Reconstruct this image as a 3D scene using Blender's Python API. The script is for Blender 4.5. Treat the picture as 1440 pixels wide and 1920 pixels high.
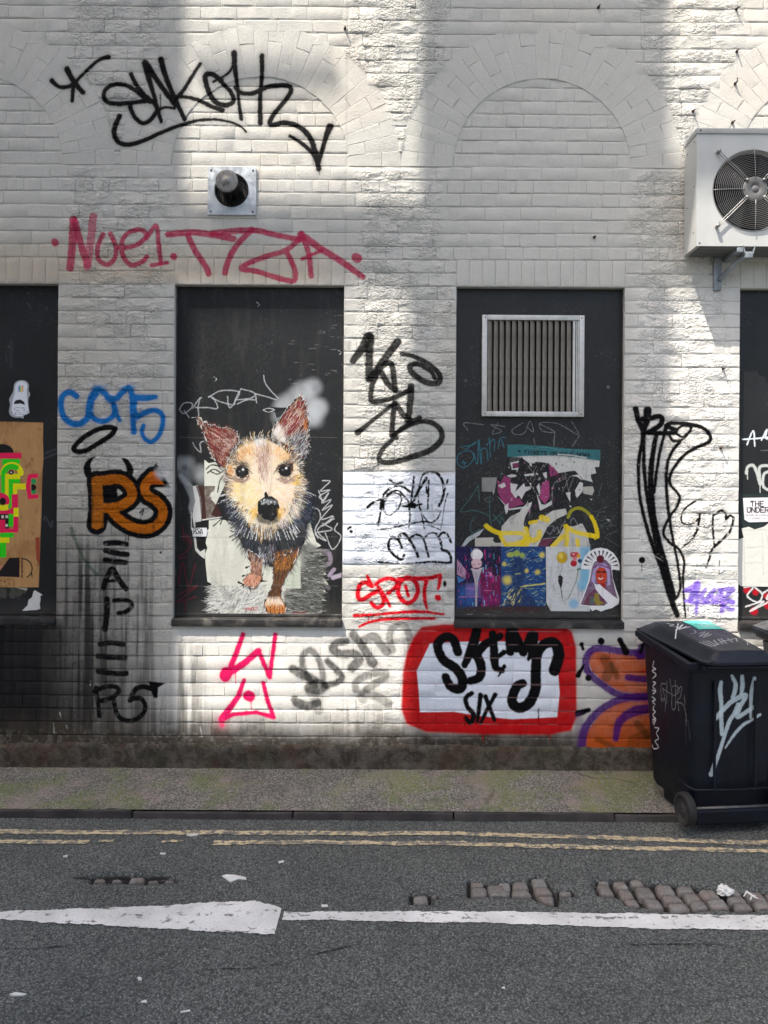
import bpy, bmesh, math, random
import numpy as np
from mathutils import Vector, Matrix
random.seed(7); RNG = np.random.default_rng(7)
for _o in list(bpy.data.objects): bpy.data.objects.remove(_o)
S = bpy.context.scene
COL = S.collection

# ------------------------------------------------------------------ camera
ROLL = math.radians(0.37)
HC, DW, F = 1.835, 5.0, 1390.0           # eye height, distance to the wall, focal length in photo pixels (1440 x 1920)
VX, VY = 735.0, 930.0                    # where the wall's normal meets the photo
cam = bpy.data.cameras.new('camera'); cam_o = bpy.data.objects.new('camera', cam); COL.objects.link(cam_o)
cam.sensor_fit = 'AUTO'; cam.sensor_width = 36.0; cam.lens = F / 1920 * 36.0
cam.shift_x = (720 - VX) / 1920; cam.shift_y = (VY - 960) / 1920
cam.clip_start = 0.05; cam.clip_end = 500
cam_o.matrix_world = Matrix.Translation((0, -DW, HC)) @ Matrix.Rotation(math.pi / 2, 4, 'X') @ Matrix.Rotation(ROLL, 4, 'Z')
S.camera = cam_o
S.render.resolution_x, S.render.resolution_y = 768, 1024

# ------------------------------------------------------------------ sky, sun, exposure
SUN_DIR = Vector((-0.207, -0.20, 0.563)).normalized()      # towards the sun
sun_el = math.asin(SUN_DIR.z); sun_az = math.atan2(SUN_DIR.x, SUN_DIR.y)
world = bpy.data.worlds.new('World'); S.world = world; world.use_nodes = True
nt = world.node_tree; nt.nodes.clear()
wo = nt.nodes.new('ShaderNodeOutputWorld'); bg = nt.nodes.new('ShaderNodeBackground'); sk = nt.nodes.new('ShaderNodeTexSky')
sk.sky_type = 'NISHITA'; sk.sun_disc = False; sk.sun_elevation = sun_el; sk.sun_rotation = sun_az
sk.air_density = 1.0; sk.dust_density = 4.0; sk.ozone_density = 0.6
bg.inputs[1].default_value = 0.13
nt.links.new(sk.outputs[0], bg.inputs[0]); nt.links.new(bg.outputs[0], wo.inputs[0])
sl = bpy.data.lights.new('sun', 'SUN'); sl.energy = 3.9; sl.angle = math.radians(0.3); sl.color = (1.0, 0.955, 0.89)
so = bpy.data.objects.new('sun', sl); COL.objects.link(so); so.location = SUN_DIR * 40
so.rotation_euler = (-SUN_DIR).to_track_quat('-Z', 'Y').to_euler()
S.view_settings.view_transform = 'Standard'; S.view_settings.look = 'None'
S.view_settings.exposure = 1.24; S.view_settings.gamma = 1.0; S.view_settings.use_curve_mapping = False
S.view_settings.use_white_balance = True; S.view_settings.white_balance_temperature = 6850
S.cycles.max_bounces = 6; S.cycles.diffuse_bounces = 4; S.cycles.glossy_bounces = 3
S.cycles.use_denoising = True

# ------------------------------------------------------------------ photo pixel -> place
CR, SR = math.cos(ROLL), math.sin(ROLL)
def ray(px, py):
    dx, dy = (px - VX) / F, (py - VY) / F
    return Vector((dx * CR + dy * SR, 1.0, dx * SR - dy * CR))
def W(px, py, y=0.0):                    # on the vertical plane at depth y -> (x, z)
    d = ray(px, py); t = y + DW
    return (d.x * t, HC + d.z * t)
def G(px, py, z=0.0):                    # on the ground plane at height z -> (x, y)
    d = ray(px, py); t = (z - HC) / d.z
    return (d.x * t, t - DW)
def at(px, py, p, n):                    # on any plane
    d = ray(px, py); o = Vector((0, -DW, HC)); p, n = Vector(p), Vector(n)
    return o + d * ((p - o).dot(n) / d.dot(n))

# ------------------------------------------------------------------ objects
def link(o, parent=None):
    COL.objects.link(o)
    if parent is not None: o.parent = parent
    return o
def tag(o, label=None, cat=None, group=None, kind=None):
    if label: o['label'] = label
    if cat: o['category'] = cat
    if group: o['group'] = group
    if kind: o['kind'] = kind
    return o
def thing(name, label, cat, loc=(0, 0, 0), group=None, rz=0.0):
    o = bpy.data.objects.new(name, None); o.location = loc; o.rotation_euler = (0, 0, rz); o.empty_display_size = 0.05
    link(o); return tag(o, label, cat, group)
def mesh_obj(name, bm, mat, parent=None, smooth=False, loc=None):
    me = bpy.data.meshes.new(name); bm.normal_update(); bm.to_mesh(me); bm.free()
    for m in (mat if isinstance(mat, (list, tuple)) else [mat]): me.materials.append(m)
    if smooth: me.polygons.foreach_set('use_smooth', [True] * len(me.polygons))
    o = bpy.data.objects.new(name, me)
    if loc is not None: o.location = loc
    return link(o, parent)
def sharp(o, deg=35):
    me = o.data; me.polygons.foreach_set('use_smooth', [True] * len(me.polygons)); me.set_sharp_from_angle(angle=math.radians(deg)); return o
def box(bm, c, d, bev=0.0, rot=None, mi=0):
    r = bmesh.ops.create_cube(bm, size=1.0)
    vs = r['verts']
    bmesh.ops.scale(bm, vec=d, verts=vs)
    if bev > 0:
        es = list({e for v in vs for e in v.link_edges})
        g = bmesh.ops.bevel(bm, geom=es, offset=bev, segments=2, affect='EDGES', profile=0.6)
        vs = list({v for f in g['faces'] for v in f.verts} | {v for v in vs if v.is_valid})
    if rot is not None: bmesh.ops.rotate(bm, verts=vs, cent=(0, 0, 0), matrix=rot)
    bmesh.ops.translate(bm, vec=c, verts=vs)
    for f in {f for v in vs for f in v.link_faces}: f.material_index = mi
    return vs
def tube(bm, pts, r, seg=6, caps=True):
    pts = [Vector(p) for p in pts]; rings = []
    for i, p in enumerate(pts):
        t = (pts[min(i + 1, len(pts) - 1)] - pts[max(i - 1, 0)]).normalized()
        a = Vector((0, 0, 1)) if abs(t.z) < 0.9 else Vector((1, 0, 0))
        u = t.cross(a).normalized(); v = t.cross(u)
        rr = r[i] if isinstance(r, (list, tuple)) else r
        rings.append([bm.verts.new(p + (u * math.cos(k * 2 * math.pi / seg) + v * math.sin(k * 2 * math.pi / seg)) * rr) for k in range(seg)])
    for a, b in zip(rings, rings[1:]):
        for k in range(seg): bm.faces.new((a[k], a[(k + 1) % seg], b[(k + 1) % seg], b[k]))
    if caps: bm.faces.new(rings[0][::-1]); bm.faces.new(rings[-1])
def ring_y(bm, c, R, r, n=56, seg=6):     # a wire ring facing -y
    vs = []
    for i in range(n):
        a = i * 2 * math.pi / n; row = []
        for k in range(seg):
            b = k * 2 * math.pi / seg; rr = R + r * math.cos(b)
            row.append(bm.verts.new((c[0] + rr * math.cos(a), c[1] + r * math.sin(b), c[2] + rr * math.sin(a))))
        vs.append(row)
    for i in range(n):
        for k in range(seg): bm.faces.new((vs[i][k], vs[i][(k + 1) % seg], vs[(i + 1) % n][(k + 1) % seg], vs[(i + 1) % n][k]))
def lathe_y(bm, c, prof, n=40):           # prof: (radius, y) along the y axis
    rows = [[bm.verts.new((c[0] + r * math.cos(i * 2 * math.pi / n), c[1] + y, c[2] + r * math.sin(i * 2 * math.pi / n))) for i in range(n)] for r, y in prof]
    for a, b in zip(rows, rows[1:]):
        for i in range(n): bm.faces.new((a[i], a[(i + 1) % n], b[(i + 1) % n], b[i]))
    return rows
def sheet(bm, pts3, back):                # flat polygon with thickness
    vs = [bm.verts.new(p) for p in pts3]; f = bm.faces.new(vs)
    r = bmesh.ops.extrude_face_region(bm, geom=[f])
    bmesh.ops.translate(bm, vec=back, verts=[v for v in r['geom'] if isinstance(v, bmesh.types.BMVert)])
    bmesh.ops.recalc_face_normals(bm, faces=bm.faces[:]); bmesh.ops.triangulate(bm, faces=[f for f in bm.faces if len(f.verts) > 4])
# ------------------------------------------------------------------ painting flat print: pigment, and some painted light on the wall, into textures made here
def lin(c):
    c = np.asarray(c, float) / 255.0
    return np.where(c <= 0.04045, c / 12.92, ((c + 0.055) / 1.055) ** 2.4)
def blur_up(a, h, w):                     # smooth upsampling of a small random grid
    gh, gw = a.shape
    y = np.linspace(0, gh - 1.001, h); x = np.linspace(0, gw - 1.001, w)
    y0 = y.astype(int); x0 = x.astype(int); fy = (y - y0); fx = (x - x0)
    fy = (fy * fy * (3 - 2 * fy))[:, None]; fx = (fx * fx * (3 - 2 * fx))[None, :]
    A = a[y0][:, x0]; B = a[y0][:, x0 + 1]; Cc = a[y0 + 1][:, x0]; D = a[y0 + 1][:, x0 + 1]
    return (A * (1 - fx) + B * fx) * (1 - fy) + (Cc * (1 - fx) + D * fx) * fy
def fbm(h, w, cx, cy=None, octv=4, seed=0):
    r = np.random.default_rng(seed); cy = cy or cx; out = np.zeros((h, w)); amp = 1.0; tot = 0
    for _ in range(octv):
        out += amp * blur_up(r.random((max(2, int(h / cy)) + 2, max(2, int(w / cx)) + 2)), h, w); tot += amp
        amp *= 0.55; cx = max(2, cx / 2); cy = max(2, cy / 2)
    return out / tot
def sstep(a, b, x):
    t = np.clip((x - a) / (b - a), 0, 1); return t * t * (3 - 2 * t)
def catmull(p, n=9, closed=False):
    p = np.asarray(p, float)
    if len(p) < 3 and not closed: return p
    q = np.vstack([p[-1], p, p[0], p[1]]) if closed else np.vstack([2 * p[0] - p[1], p, 2 * p[-1] - p[-2]])
    out = []
    t = np.linspace(0, 1, n, endpoint=False)[:, None]
    for i in range(len(q) - 3):
        a, b, c, d = q[i:i + 4]
        out.append(0.5 * ((2 * b) + (c - a) * t + (2 * a - 5 * b + 4 * c - d) * t ** 2 + (3 * b - a - 3 * c + d) * t ** 3))
    out.append(q[-2:-1]); return np.vstack(out)

class Canvas:
    def __init__(s, x0, z0, x1, z1, ppm, base, y=0.0):
        s.x0, s.z0, s.x1, s.z1, s.ppm, s.y = x0, z0, x1, z1, ppm, y
        s.w, s.h = int((x1 - x0) * ppm), int((z1 - z0) * ppm)
        s.a = np.empty((s.h, s.w, 4), np.float32); s.a[..., :3] = base; s.a[..., 3] = 1.0
        s.k = ppm * (DW + y) / F          # canvas pixels per photo pixel
        s.n = fbm(s.h, s.w, 4, octv=2, seed=3) - 0.5
        s.brk = None
        s.proj = lambda px, py: W(px, py, s.y)
    def P(s, pts):
        return np.array([[(q[0] - s.x0) * s.ppm, (q[1] - s.z0) * s.ppm] for q in (s.proj(*p) for p in pts)])
    def win(s, lo, hi):
        x0, y0 = np.maximum(np.floor(lo).astype(int), 0); x1, y1 = np.ceil(hi).astype(int) + 1
        return x0, y0, min(x1, s.w), min(y1, s.h)
    def mix(s, sl, cov, col):
        s.a[sl][..., :3] = s.a[sl][..., :3] * (1 - cov[..., None]) + np.asarray(col, np.float32) * cov[..., None]
    def sdf(s, P, R, m):
        x0, y0, x1, y1 = s.win(P.min(0) - R.max() - m, P.max(0) + R.max() + m)
        if x1 <= x0 or y1 <= y0: return None
        sd = np.full((y1 - y0, x1 - x0), 1e6, np.float32)
        for i in range(max(1, len(P) - 1)):
            a, b = P[i], P[min(i + 1, len(P) - 1)]; ra, rb = R[i], R[min(i + 1, len(P) - 1)]; rm = max(ra, rb) + m
            u0, v0, u1, v1 = s.win(np.minimum(a, b) - rm, np.maximum(a, b) + rm)
            if u1 <= u0 or v1 <= v0: continue
            X = np.arange(u0, u1)[None, :] - a[0]; Y = np.arange(v0, v1)[:, None] - a[1]; d = b - a; L = d @ d
            t = np.clip((X * d[0] + Y * d[1]) / L, 0, 1) if L > 1e-9 else np.zeros((v1 - v0, u1 - u0))
            q = np.hypot(X - t * d[0], Y - t * d[1]) - (ra + (rb - ra) * t)
            w = sd[v0 - y0:v1 - y0, u0 - x0:u1 - x0]; np.minimum(w, q, out=w)
        return sd, (slice(y0, y1), slice(x0, x1))
    def stroke(s, pts, w, col, a=1.0, soft=1.0, spray=0.0, closed=False, sp=True, brk=0.0, rough=1.0, conv=None, streak=0.0):
        if conv: pts = [conv(*p) for p in pts]
        P = s.P(pts)
        if sp: P = catmull(P, closed=closed)
        elif closed: P = np.vstack([P, P[:1]])
        n = len(P); wv = np.interp(np.linspace(0, 1, n), np.linspace(0, 1, len(w)), w) if isinstance(w, (list, tuple)) else np.full(n, float(w))
        R = wv * 0.5 * s.k; so_ = soft * s.k; m = so_ * 2 + spray * s.k * 3
        r = s.sdf(P, R, m)
        if r is None: return
        sd, sl = r; sd = sd + s.n[sl] * rough * s.k * 1.6
        cov = 1 - sstep(-so_, so_, sd)
        if spray > 0:
            sprk = np.random.default_rng(int(P[0, 0] * 7 + P[0, 1])).random(sd.shape)
            cov = np.maximum(cov, 0.42 * np.exp(-np.maximum(sd, 0) / (spray * s.k)) * (0.45 + 0.55 * sprk) * (sd < m))
        if streak > 0: cov = cov * (1 - streak * fbm(*sd.shape, 5, 9, 3, seed=int(P[0, 0])))
        if brk > 0 and s.brk is not None: cov = cov * (1 - brk * s.brk[sl])
        s.mix(sl, np.clip(cov * a, 0, 1), lin(col))
    def mask(s, pts, conv=None, sp=False):
        if conv: pts = [conv(*p) for p in pts]
        P = s.P(pts)
        if sp: P = catmull(P, closed=True)[:-1]
        x0, y0, x1, y1 = s.win(P.min(0) - 2, P.max(0) + 2)
        if x1 <= x0 or y1 <= y0: return None
        acc = np.zeros((y1 - y0, x1 - x0), np.float32)
        for ox, oy in ((-.25, -.25), (.25, -.25), (-.25, .25), (.25, .25)):
            X = np.arange(x0, x1)[None, :] + ox; Y = np.arange(y0, y1)[:, None] + oy; ins = np.zeros(acc.shape, bool)
            for i in range(len(P)):
                a, b = P[i], P[(i + 1) % len(P)]
                if a[1] == b[1]: continue
                ins ^= ((a[1] > Y) != (b[1] > Y)) & (X < (b[0] - a[0]) * (Y - a[1]) / (b[1] - a[1]) + a[0])
            acc += ins * 0.25
        return acc, (slice(y0, y1), slice(x0, x1)), P
    def poly(s, pts, col, a=1.0, soft=0.0, conv=None, sp=False, tex=0.0):
        r = s.mask(pts, conv, sp)
        if r is None: return
        acc, sl, P = r
        if soft > 0:
            Q = np.vstack([P, P[:1]]); q = s.sdf(Q, np.zeros(len(Q)), soft * s.k * 2.5)
            sd, s2 = q; full = np.zeros(sd.shape); oy, ox = sl[0].start - s2[0].start, sl[1].start - s2[1].start
            full[max(oy, 0):max(oy, 0) + acc.shape[0], max(ox, 0):max(ox, 0) + acc.shape[1]] = acc[:full.shape[0] - max(oy, 0), :full.shape[1] - max(ox, 0)]
            sgn = np.where(full > 0.5, -1, 1) * np.minimum(sd, 1e4); acc = 1 - sstep(-soft * s.k, soft * s.k, sgn); sl = s2
        if tex > 0: acc = acc * (1 - tex * fbm(*acc.shape, 14, 14, 4, seed=len(pts)))
        s.mix(sl, acc * a, lin(col))
    def blob(s, x, y, r, col, a=1.0, soft=2.0, conv=None, ry=None):
        if conv: x, y = conv(x, y)
        c = s.P([(x, y)])[0]; rx = r * s.k; ryy = (ry or r) * s.k; m = soft * s.k
        x0, y0, x1, y1 = s.win(c - max(rx, ryy) - m, c + max(rx, ryy) + m)
        if x1 <= x0 or y1 <= y0: return
        X = (np.arange(x0, x1)[None, :] - c[0]) / rx; Y = (np.arange(y0, y1)[:, None] - c[1]) / ryy
        sl = (slice(y0, y1), slice(x0, x1)); sd = (np.hypot(X, Y) - 1) * min(rx, ryy) + s.n[sl] * s.k
        s.mix(sl, np.clip((1 - sstep(-m, m, sd)) * a, 0, 1), lin(col))
    def lines(s, segs, w, cols, a=0.9):    # many short straight hairs; segs in photo px
        for (p, q), c in zip(segs, cols):
            P = s.P([p, q]); r = s.sdf(P, np.array([w * .5 * s.k, w * .18 * s.k]), 1.5)
            if r is None: continue
            sd, sl = r; s.mix(sl, np.clip(0.5 - sd, 0, 1) * a, lin(c))
    def text(s, txt, x, y, h, w, lw, col, a=1.0, gap=0.25, slope=0.0, brk=0.0):   # plain capitals of straight strokes
        for ch in txt:
            for st in GLYPH.get(ch, []):
                s.stroke([(x + u * w, y - v * h + (x + u * w - x) * slope) for u, v in st], lw, col, a, 0.3, sp=False, rough=0.2, closed=False, brk=brk)
            x += w * (1 + gap); y += w * (1 + gap) * slope
    def image(s, name):
        im = bpy.data.images.new(name, s.w, s.h, alpha=True, float_buffer=True)
        im.colorspace_settings.name = 'Non-Color'; im.alpha_mode = 'CHANNEL_PACKED'
        im.pixels.foreach_set(np.ascontiguousarray(s.a, np.float32).ravel()); im.update(); return im
GLYPH = {
 'A': [[(0, 0), (.5, 1), (1, 0)], [(.2, .4), (.8, .4)]], 'C': [[(1, .8), (.7, 1), (.2, 1), (0, .7), (0, .3), (.2, 0), (.7, 0), (1, .2)]],
 'D': [[(0, 0), (0, 1), (.6, 1), (1, .7), (1, .3), (.6, 0), (0, 0)]], 'E': [[(1, 1), (0, 1), (0, 0), (1, 0)], [(0, .5), (.8, .5)]],
 'F': [[(1, 1), (0, 1), (0, 0)], [(0, .5), (.8, .5)]], 'G': [[(1, .8), (.7, 1), (.2, 1), (0, .7), (0, .3), (.2, 0), (.8, 0), (1, .2), (1, .5), (.6, .5)]],
 'H': [[(0, 0), (0, 1)], [(1, 0), (1, 1)], [(0, .5), (1, .5)]], 'I': [[(.5, 0), (.5, 1)]], 'K': [[(0, 0), (0, 1)], [(1, 1), (0, .45), (1, 0)]],
 'L': [[(0, 1), (0, 0), (1, 0)]], 'M': [[(0, 0), (0, 1), (.5, .4), (1, 1), (1, 0)]], 'N': [[(0, 0), (0, 1), (1, 0), (1, 1)]],
 'O': [[(.2, 0), (0, .3), (0, .7), (.2, 1), (.8, 1), (1, .7), (1, .3), (.8, 0), (.2, 0)]], 'P': [[(0, 0), (0, 1), (.8, 1), (1, .8), (.8, .5), (0, .5)]],
 'R': [[(0, 0), (0, 1), (.8, 1), (1, .8), (.8, .5), (0, .5)], [(.5, .5), (1, 0)]], 'S': [[(1, .85), (.7, 1), (.2, 1), (0, .75), (.3, .52), (.8, .45), (1, .22), (.7, 0), (.2, 0), (0, .15)]],
 'T': [[(0, 1), (1, 1)], [(.5, 1), (.5, 0)]], 'U': [[(0, 1), (0, .25), (.25, 0), (.75, 0), (1, .25), (1, 1)]], 'W': [[(0, 1), (.25, 0), (.5, .7), (.75, 0), (1, 1)]],
 '!': [[(.5, 1), (.5, .35)], [(.5, .1), (.5, .0)]], '*': [[(.2, .2), (.5, .9), (.8, .2), (.1, .62), (.9, .62), (.2, .2)]],
}
def crop(ox, oy, k): return lambda x, y: (ox + x / k, oy + y / k)
# ------------------------------------------------------------------ measured layout of the wall (metres)
COURSE = 0.0895
zL = W(485, 534.5)[1]; zST = W(485, 1158)[1]; zSB = W(485, 1174)[1]; zPL = W(600, 1397)[1]
OPEN = [(W(-212, 850)[0], W(107, 850)[0]), (W(325.5, 850)[0], W(643.5, 850)[0]), (W(854, 850)[0], W(1170, 850)[0]), (W(1386, 850)[0], W(1704, 850)[0])]
zSPR = zL + COURSE * round((W(1020, 303)[1] - zL) / COURSE); R_IN, R_OUT = 0.600, 0.950
ARCH = [0.5 * (a + b) for a, b in OPEN]
WX, WZ1 = 4.2, 6.0
REC = 0.055                                # how far the boards sit back

# ------------------------------------------------------------------ paint on the bricks
wc = Canvas(-WX, 0.0, WX, WZ1, 300, lin((207, 205, 199)))
hh, ww = wc.h, wc.w
gx = (np.arange(ww) / wc.ppm - WX)[None, :]; gz = (np.arange(hh) / wc.ppm)[:, None]
def PX(x): return VX + x * F / DW          # rough photo px of a wall x (roll ignored), for stain placement
gpx = PX(gx) + 0 * gz; gpy = VY + (HC - gz) * F / DW + 0 * gx
n1 = fbm(hh, ww, 240, octv=5, seed=11); n2 = fbm(hh, ww, 40, octv=4, seed=12); nst = fbm(hh, ww, 9, 260, 4, seed=13); n3 = fbm(hh, ww, 6, octv=3, seed=14)
# joints: where a marker skips
ph = (gz - zL) / COURSE; fr = np.abs(ph - np.round(ph)) * COURSE
wc.brk = (np.clip(1 - fr / 0.008, 0, 1) * np.clip(n2 * 3.0 - 0.6, 0, 1) + 0.8 * (n3 > 0.70) + 0 * gx).astype(np.float32)
A = wc.a[..., :3]
A *= (0.90 + 0.2 * (n1 - 0.5) + 0.10 * (n2 - 0.5) + 0.05 * (n3 - 0.5))[..., None]
def tint(mask, col, a=1.0): wc.mix((slice(None), slice(None)), np.clip(mask * a, 0, 1), lin(col))
tint(sstep(0.5, 0.75, n1) * 0.35, (196, 188, 172))
# orange reflected light painted in as a warm tint: left pier, window heads
tint(sstep(390, 130, gpx) * sstep(330, 520, gpy) * (0.6 + 0.6 * (n2 - .5)), (178, 168, 152), 0.55)
tint(sstep(430, 500, gpy) * sstep(545, 520, gpy) * sstep(700, 560, gpx) * (0.5 + n1), (196, 176, 150), 0.55)
tint(sstep(560, 900, gpy) * sstep(1000, 700, gpy) * sstep(340, 300, gpx), (196, 190, 178), 0.25)
tint(sstep(700, 760, gpx) * sstep(1290, 1240, gpx) * sstep(640, 500, gpy), (190, 190, 184), 0.45)  # greyer across the shaded band, its shade put into the colour
# repainted patches, and areas where sunlight is painted in
def rect(x0, x1, y0, y1, e=6): return sstep(x0 - e, x0 + e, gpx + (n2 - .5) * 20) * sstep(x1 + e, x1 - e, gpx + (n2 - .5) * 20) * sstep(y0 - e, y0 + e, gpy + (n2 - .5) * 16) * sstep(y1 + e, y1 - e, gpy + (n2 - .5) * 16)
tint(rect(630, 870, 886, 1060), (226, 231, 240), 0.95)
tint(rect(330, 770, 1180, 1345, 18), (232, 229, 222), 0.75)  # sunlit lower wall, brightness painted into the colour
tint(rect(1284, 1400, 1092, 1156, 5), (236, 234, 232), 0.9)
tint(rect(1190, 1400, 540, 1090, 30), (226, 224, 220), 0.5)  # sunlight on the right pier painted in as paler colour
tint(rect(1090, 1230, 1200, 1330, 14), (206, 204, 200), 0.6)
# soot, damp and road dirt
left = sstep(345, 150, gpx)
tint(left * sstep(860, 1120, gpy) * (0.55 + 0.6 * nst), (112, 108, 102), 0.9)
tint(left * sstep(1010, 1330, gpy) * (0.40 + 1.0 * nst), (70, 66, 62), 0.9)
tint(sstep(960, 1120, gpy) * sstep(340, 250, gpx) * sstep(0.42, 0.66, nst), (60, 57, 54), 0.7)
tint(sstep(150, 60, gpx + 120 * (nst - .5)) * sstep(1150, 1195, gpy), (26, 26, 29), 0.93)
tint(sstep(330, 335, gpx) * sstep(430, 335, gpx) * sstep(1180, 1260, gpy) * sstep(.35, .6, nst), (88, 84, 78), 0.75)
tint(sstep(105, 140, gpx) * sstep(210, 150, gpx) * sstep(1000, 1130, gpy) * sstep(.38, .58, nst), (44, 44, 46), 0.75)
tint(sstep(1325, 1392, gpy + 40 * (n2 - .5) + 30 * (nst - .5)) * (0.65 + 0.5 * n2), (74, 66, 56), 0.92)
tint(sstep(1372, 1400, gpy + 20 * (n2 - .5)), (74, 66, 56), 0.6)
tint(sstep(1365, 1382, gpy) * sstep(1420, 1395, gpy) * sstep(.56, .7, n3), (150, 144, 132), 0.55)
tint(sstep(740, 790, gpx) * sstep(1110, 1060, gpx) * sstep(1366, 1392, gpy), (30, 24, 22), 0.6)
tint(sstep(560, 760, gpx) * sstep(1130, 1400, gpy) * sstep(900, 700, gpx) * sstep(.5, .7, nst), (140, 134, 126), 0.35)
tint(sstep(1240, 1290, gpy) * sstep(345, 330, gpx) * sstep(.60, .66, n3) * sstep(.5, .7, n1), (170, 168, 164), 0.35)   # flakes
tint(sstep(648, 644, gpx) * sstep(640, 648, gpx), (120, 116, 110), 0.3)
tint(sstep(870, 885, gpy) * sstep(905, 888, gpy) * sstep(845, 860, gpx) * sstep(.5, .62, n2), (90, 88, 84), 0.3)
# roughness-of-face mask in alpha: hacked old brick in the piers and spandrels, smooth infill under the arches
inwin = np.zeros((hh, ww))
for cx in ARCH: inwin = np.maximum(inwin, sstep(R_IN + 0.09, R_IN - 0.03, np.abs(gx - cx) + 0.25 * (n1 - .5)) + 0 * gz)
r_am = np.clip(sstep(0.26, 0.72, fbm(hh, ww, 46, 24, 4, seed=21)) * (1 - 0.93 * inwin), 0, 1)
for cx in ARCH:
    rr = np.hypot(gx - cx, gz - zSPR); r_am *= 1 - 0.9 * (sstep(R_OUT + .02, R_OUT - .02, rr) * (gz > zSPR - 0.02))
r_am *= 1 - 0.75 * sstep(1150, 1190, gpy)
r_am *= 1 - 0.55 * rect(100, 330, 960, 1180)
wc.a[..., 3] = np.maximum(r_am, 0.02)
ROUGH = r_am

BK = (9, 9, 11)
def brush(col, soft=1.2, spray=2.2, **kw):
    def f(pts, w, conv=None, a=1.0, **k2):
        kk = dict(soft=soft, spray=spray); kk.update(kw); kk.update(k2)
        wc.stroke(pts, [x * 1.13 / KS[0] for x in w] if isinstance(w, (list, tuple)) else w * 1.13 / KS[0], col, a, conv=conv, **kk)
    return f
KS = [1.0]
# --- big black tag, top left
KS[0] = 3.0; c1 = crop(0, 0, 3); c2 = crop(480, 0, 3); b = brush(BK, 1.1, 3.0)
for p, w in [([(290, 455), (315, 480), (345, 492), (385, 488), (430, 455), (480, 405), (540, 350), (580, 328), (608, 322)], [26, 22, 22, 18, 22, 26]),
             ([(376, 390), (395, 430), (425, 475), (465, 522)], [32, 28, 26]), ([(414, 470), (408, 520), (405, 570)], [24, 18]),
             ([(735, 418), (760, 470), (800, 525), (840, 560), (872, 590), (880, 625), (850, 670), (810, 695), (775, 680), (745, 640), (730, 600)], 24),
             ([(870, 568), (800, 572), (700, 582), (620, 580), (585, 555), (590, 510), (630, 480), (690, 478), (750, 503), (800, 542), (845, 575)], 24),
             ([(815, 355), (835, 440), (865, 540), (905, 685)], [36, 30, 22, 20]), ([(830, 370), (880, 450), (930, 520), (985, 592)], [30, 26]),
             ([(903, 335), (930, 430), (975, 540), (1037, 672)], [32, 26, 24]), ([(1125, 360), (1080, 430), (1030, 510), (985, 562)], [18, 24]),
             ([(1000, 545), (1060, 550), (1130, 570), (1190, 600), (1248, 618)], [18, 22, 26]), ([(890, 622), (930, 605), (980, 612)], 15),
             ([(672, 655), (650, 700), (640, 750), (665, 800), (720, 815), (800, 795), (900, 750), (1000, 710), (1100, 680), (1200, 672), (1290, 685), (1350, 710), (1382, 742)], [26, 26, 24, 20, 14, 12]),
             ([(1245, 455), (1195, 420), (1155, 425), (1160, 480), (1190, 550), (1230, 585), (1280, 590), (1312, 562), (1290, 510), (1235, 455)], [26, 28, 22]),
             ([(1200, 460), (1240, 440), (1285, 410), (1315, 360)], 14), ([(1315, 300), (1320, 380), (1335, 500), (1345, 600), (1355, 668)], [32, 24, 18, 22])]: b(p, w, c1)
for p, w in [([(-120, 490), (-90, 520), (-40, 528), (0, 518), (60, 490), (130, 480), (185, 485), (192, 520), (150, 580), (100, 640), (75, 690), (95, 702), (150, 690), (210, 700), (270, 735), (310, 790), (330, 850), (345, 890)], [20, 26, 26, 24, 28, 30]),
             ([(32, 315), (32, 420), (22, 540), (22, 692)], [26, 22, 26]), ([(190, 765), (240, 795), (290, 835), (330, 880), (352, 950)], [18, 22, 28]),
             ([(415, 712), (395, 760), (375, 830), (355, 900), (350, 960)], [38, 26, 24, 14])]: b(p, w, c2)
# --- red marker tag across
KS[0] = 1.0; r = brush((176, 40, 78), 0.7, 0.6, streak=0.25)
for p, w in [([(102, 454), (103, 456)], 12), ([(137, 412), (135, 460), (131, 502)], 13), ([(140, 415), (150, 455), (164, 497)], 12),
             ([(193, 440), (184, 460), (183, 485), (200, 497), (214, 485), (216, 460), (206, 438)], 8), ([(222, 465), (240, 464), (262, 456), (274, 441), (262, 431), (240, 437), (228, 455), (230, 480), (245, 497), (265, 492), (275, 482)], 8),
             ([(274, 447), (292, 424), (297, 460), (301, 495)], 8), ([(284, 498), (313, 493)], 7), ([(325, 481), (326, 482)], 11),
             ([(315, 440), (360, 436), (400, 441), (437, 448)], 11), ([(352, 442), (365, 470), (385, 500), (391, 514)], 10), ([(398, 438), (470, 432), (512, 440), (562, 450)], [11, 9]),
             ([(472, 431), (445, 458), (428, 488), (421, 512)], 10), ([(562, 448), (535, 470), (505, 479), (470, 492), (452, 504), (480, 509), (515, 520), (549, 527), (553, 510), (544, 487), (536, 472)], 9),
             ([(565, 438), (578, 475), (583, 518)], 9), ([(563, 440), (600, 466), (640, 491), (679, 519)], [12, 10]), ([(566, 486), (604, 470)], 6), ([(667, 483), (670, 485)], 15)]: r(p, w)
brush((190, 80, 105), 0.8, 0.6)([(174, 406), (170, 450), (163, 500)], 13, a=0.75)
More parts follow.
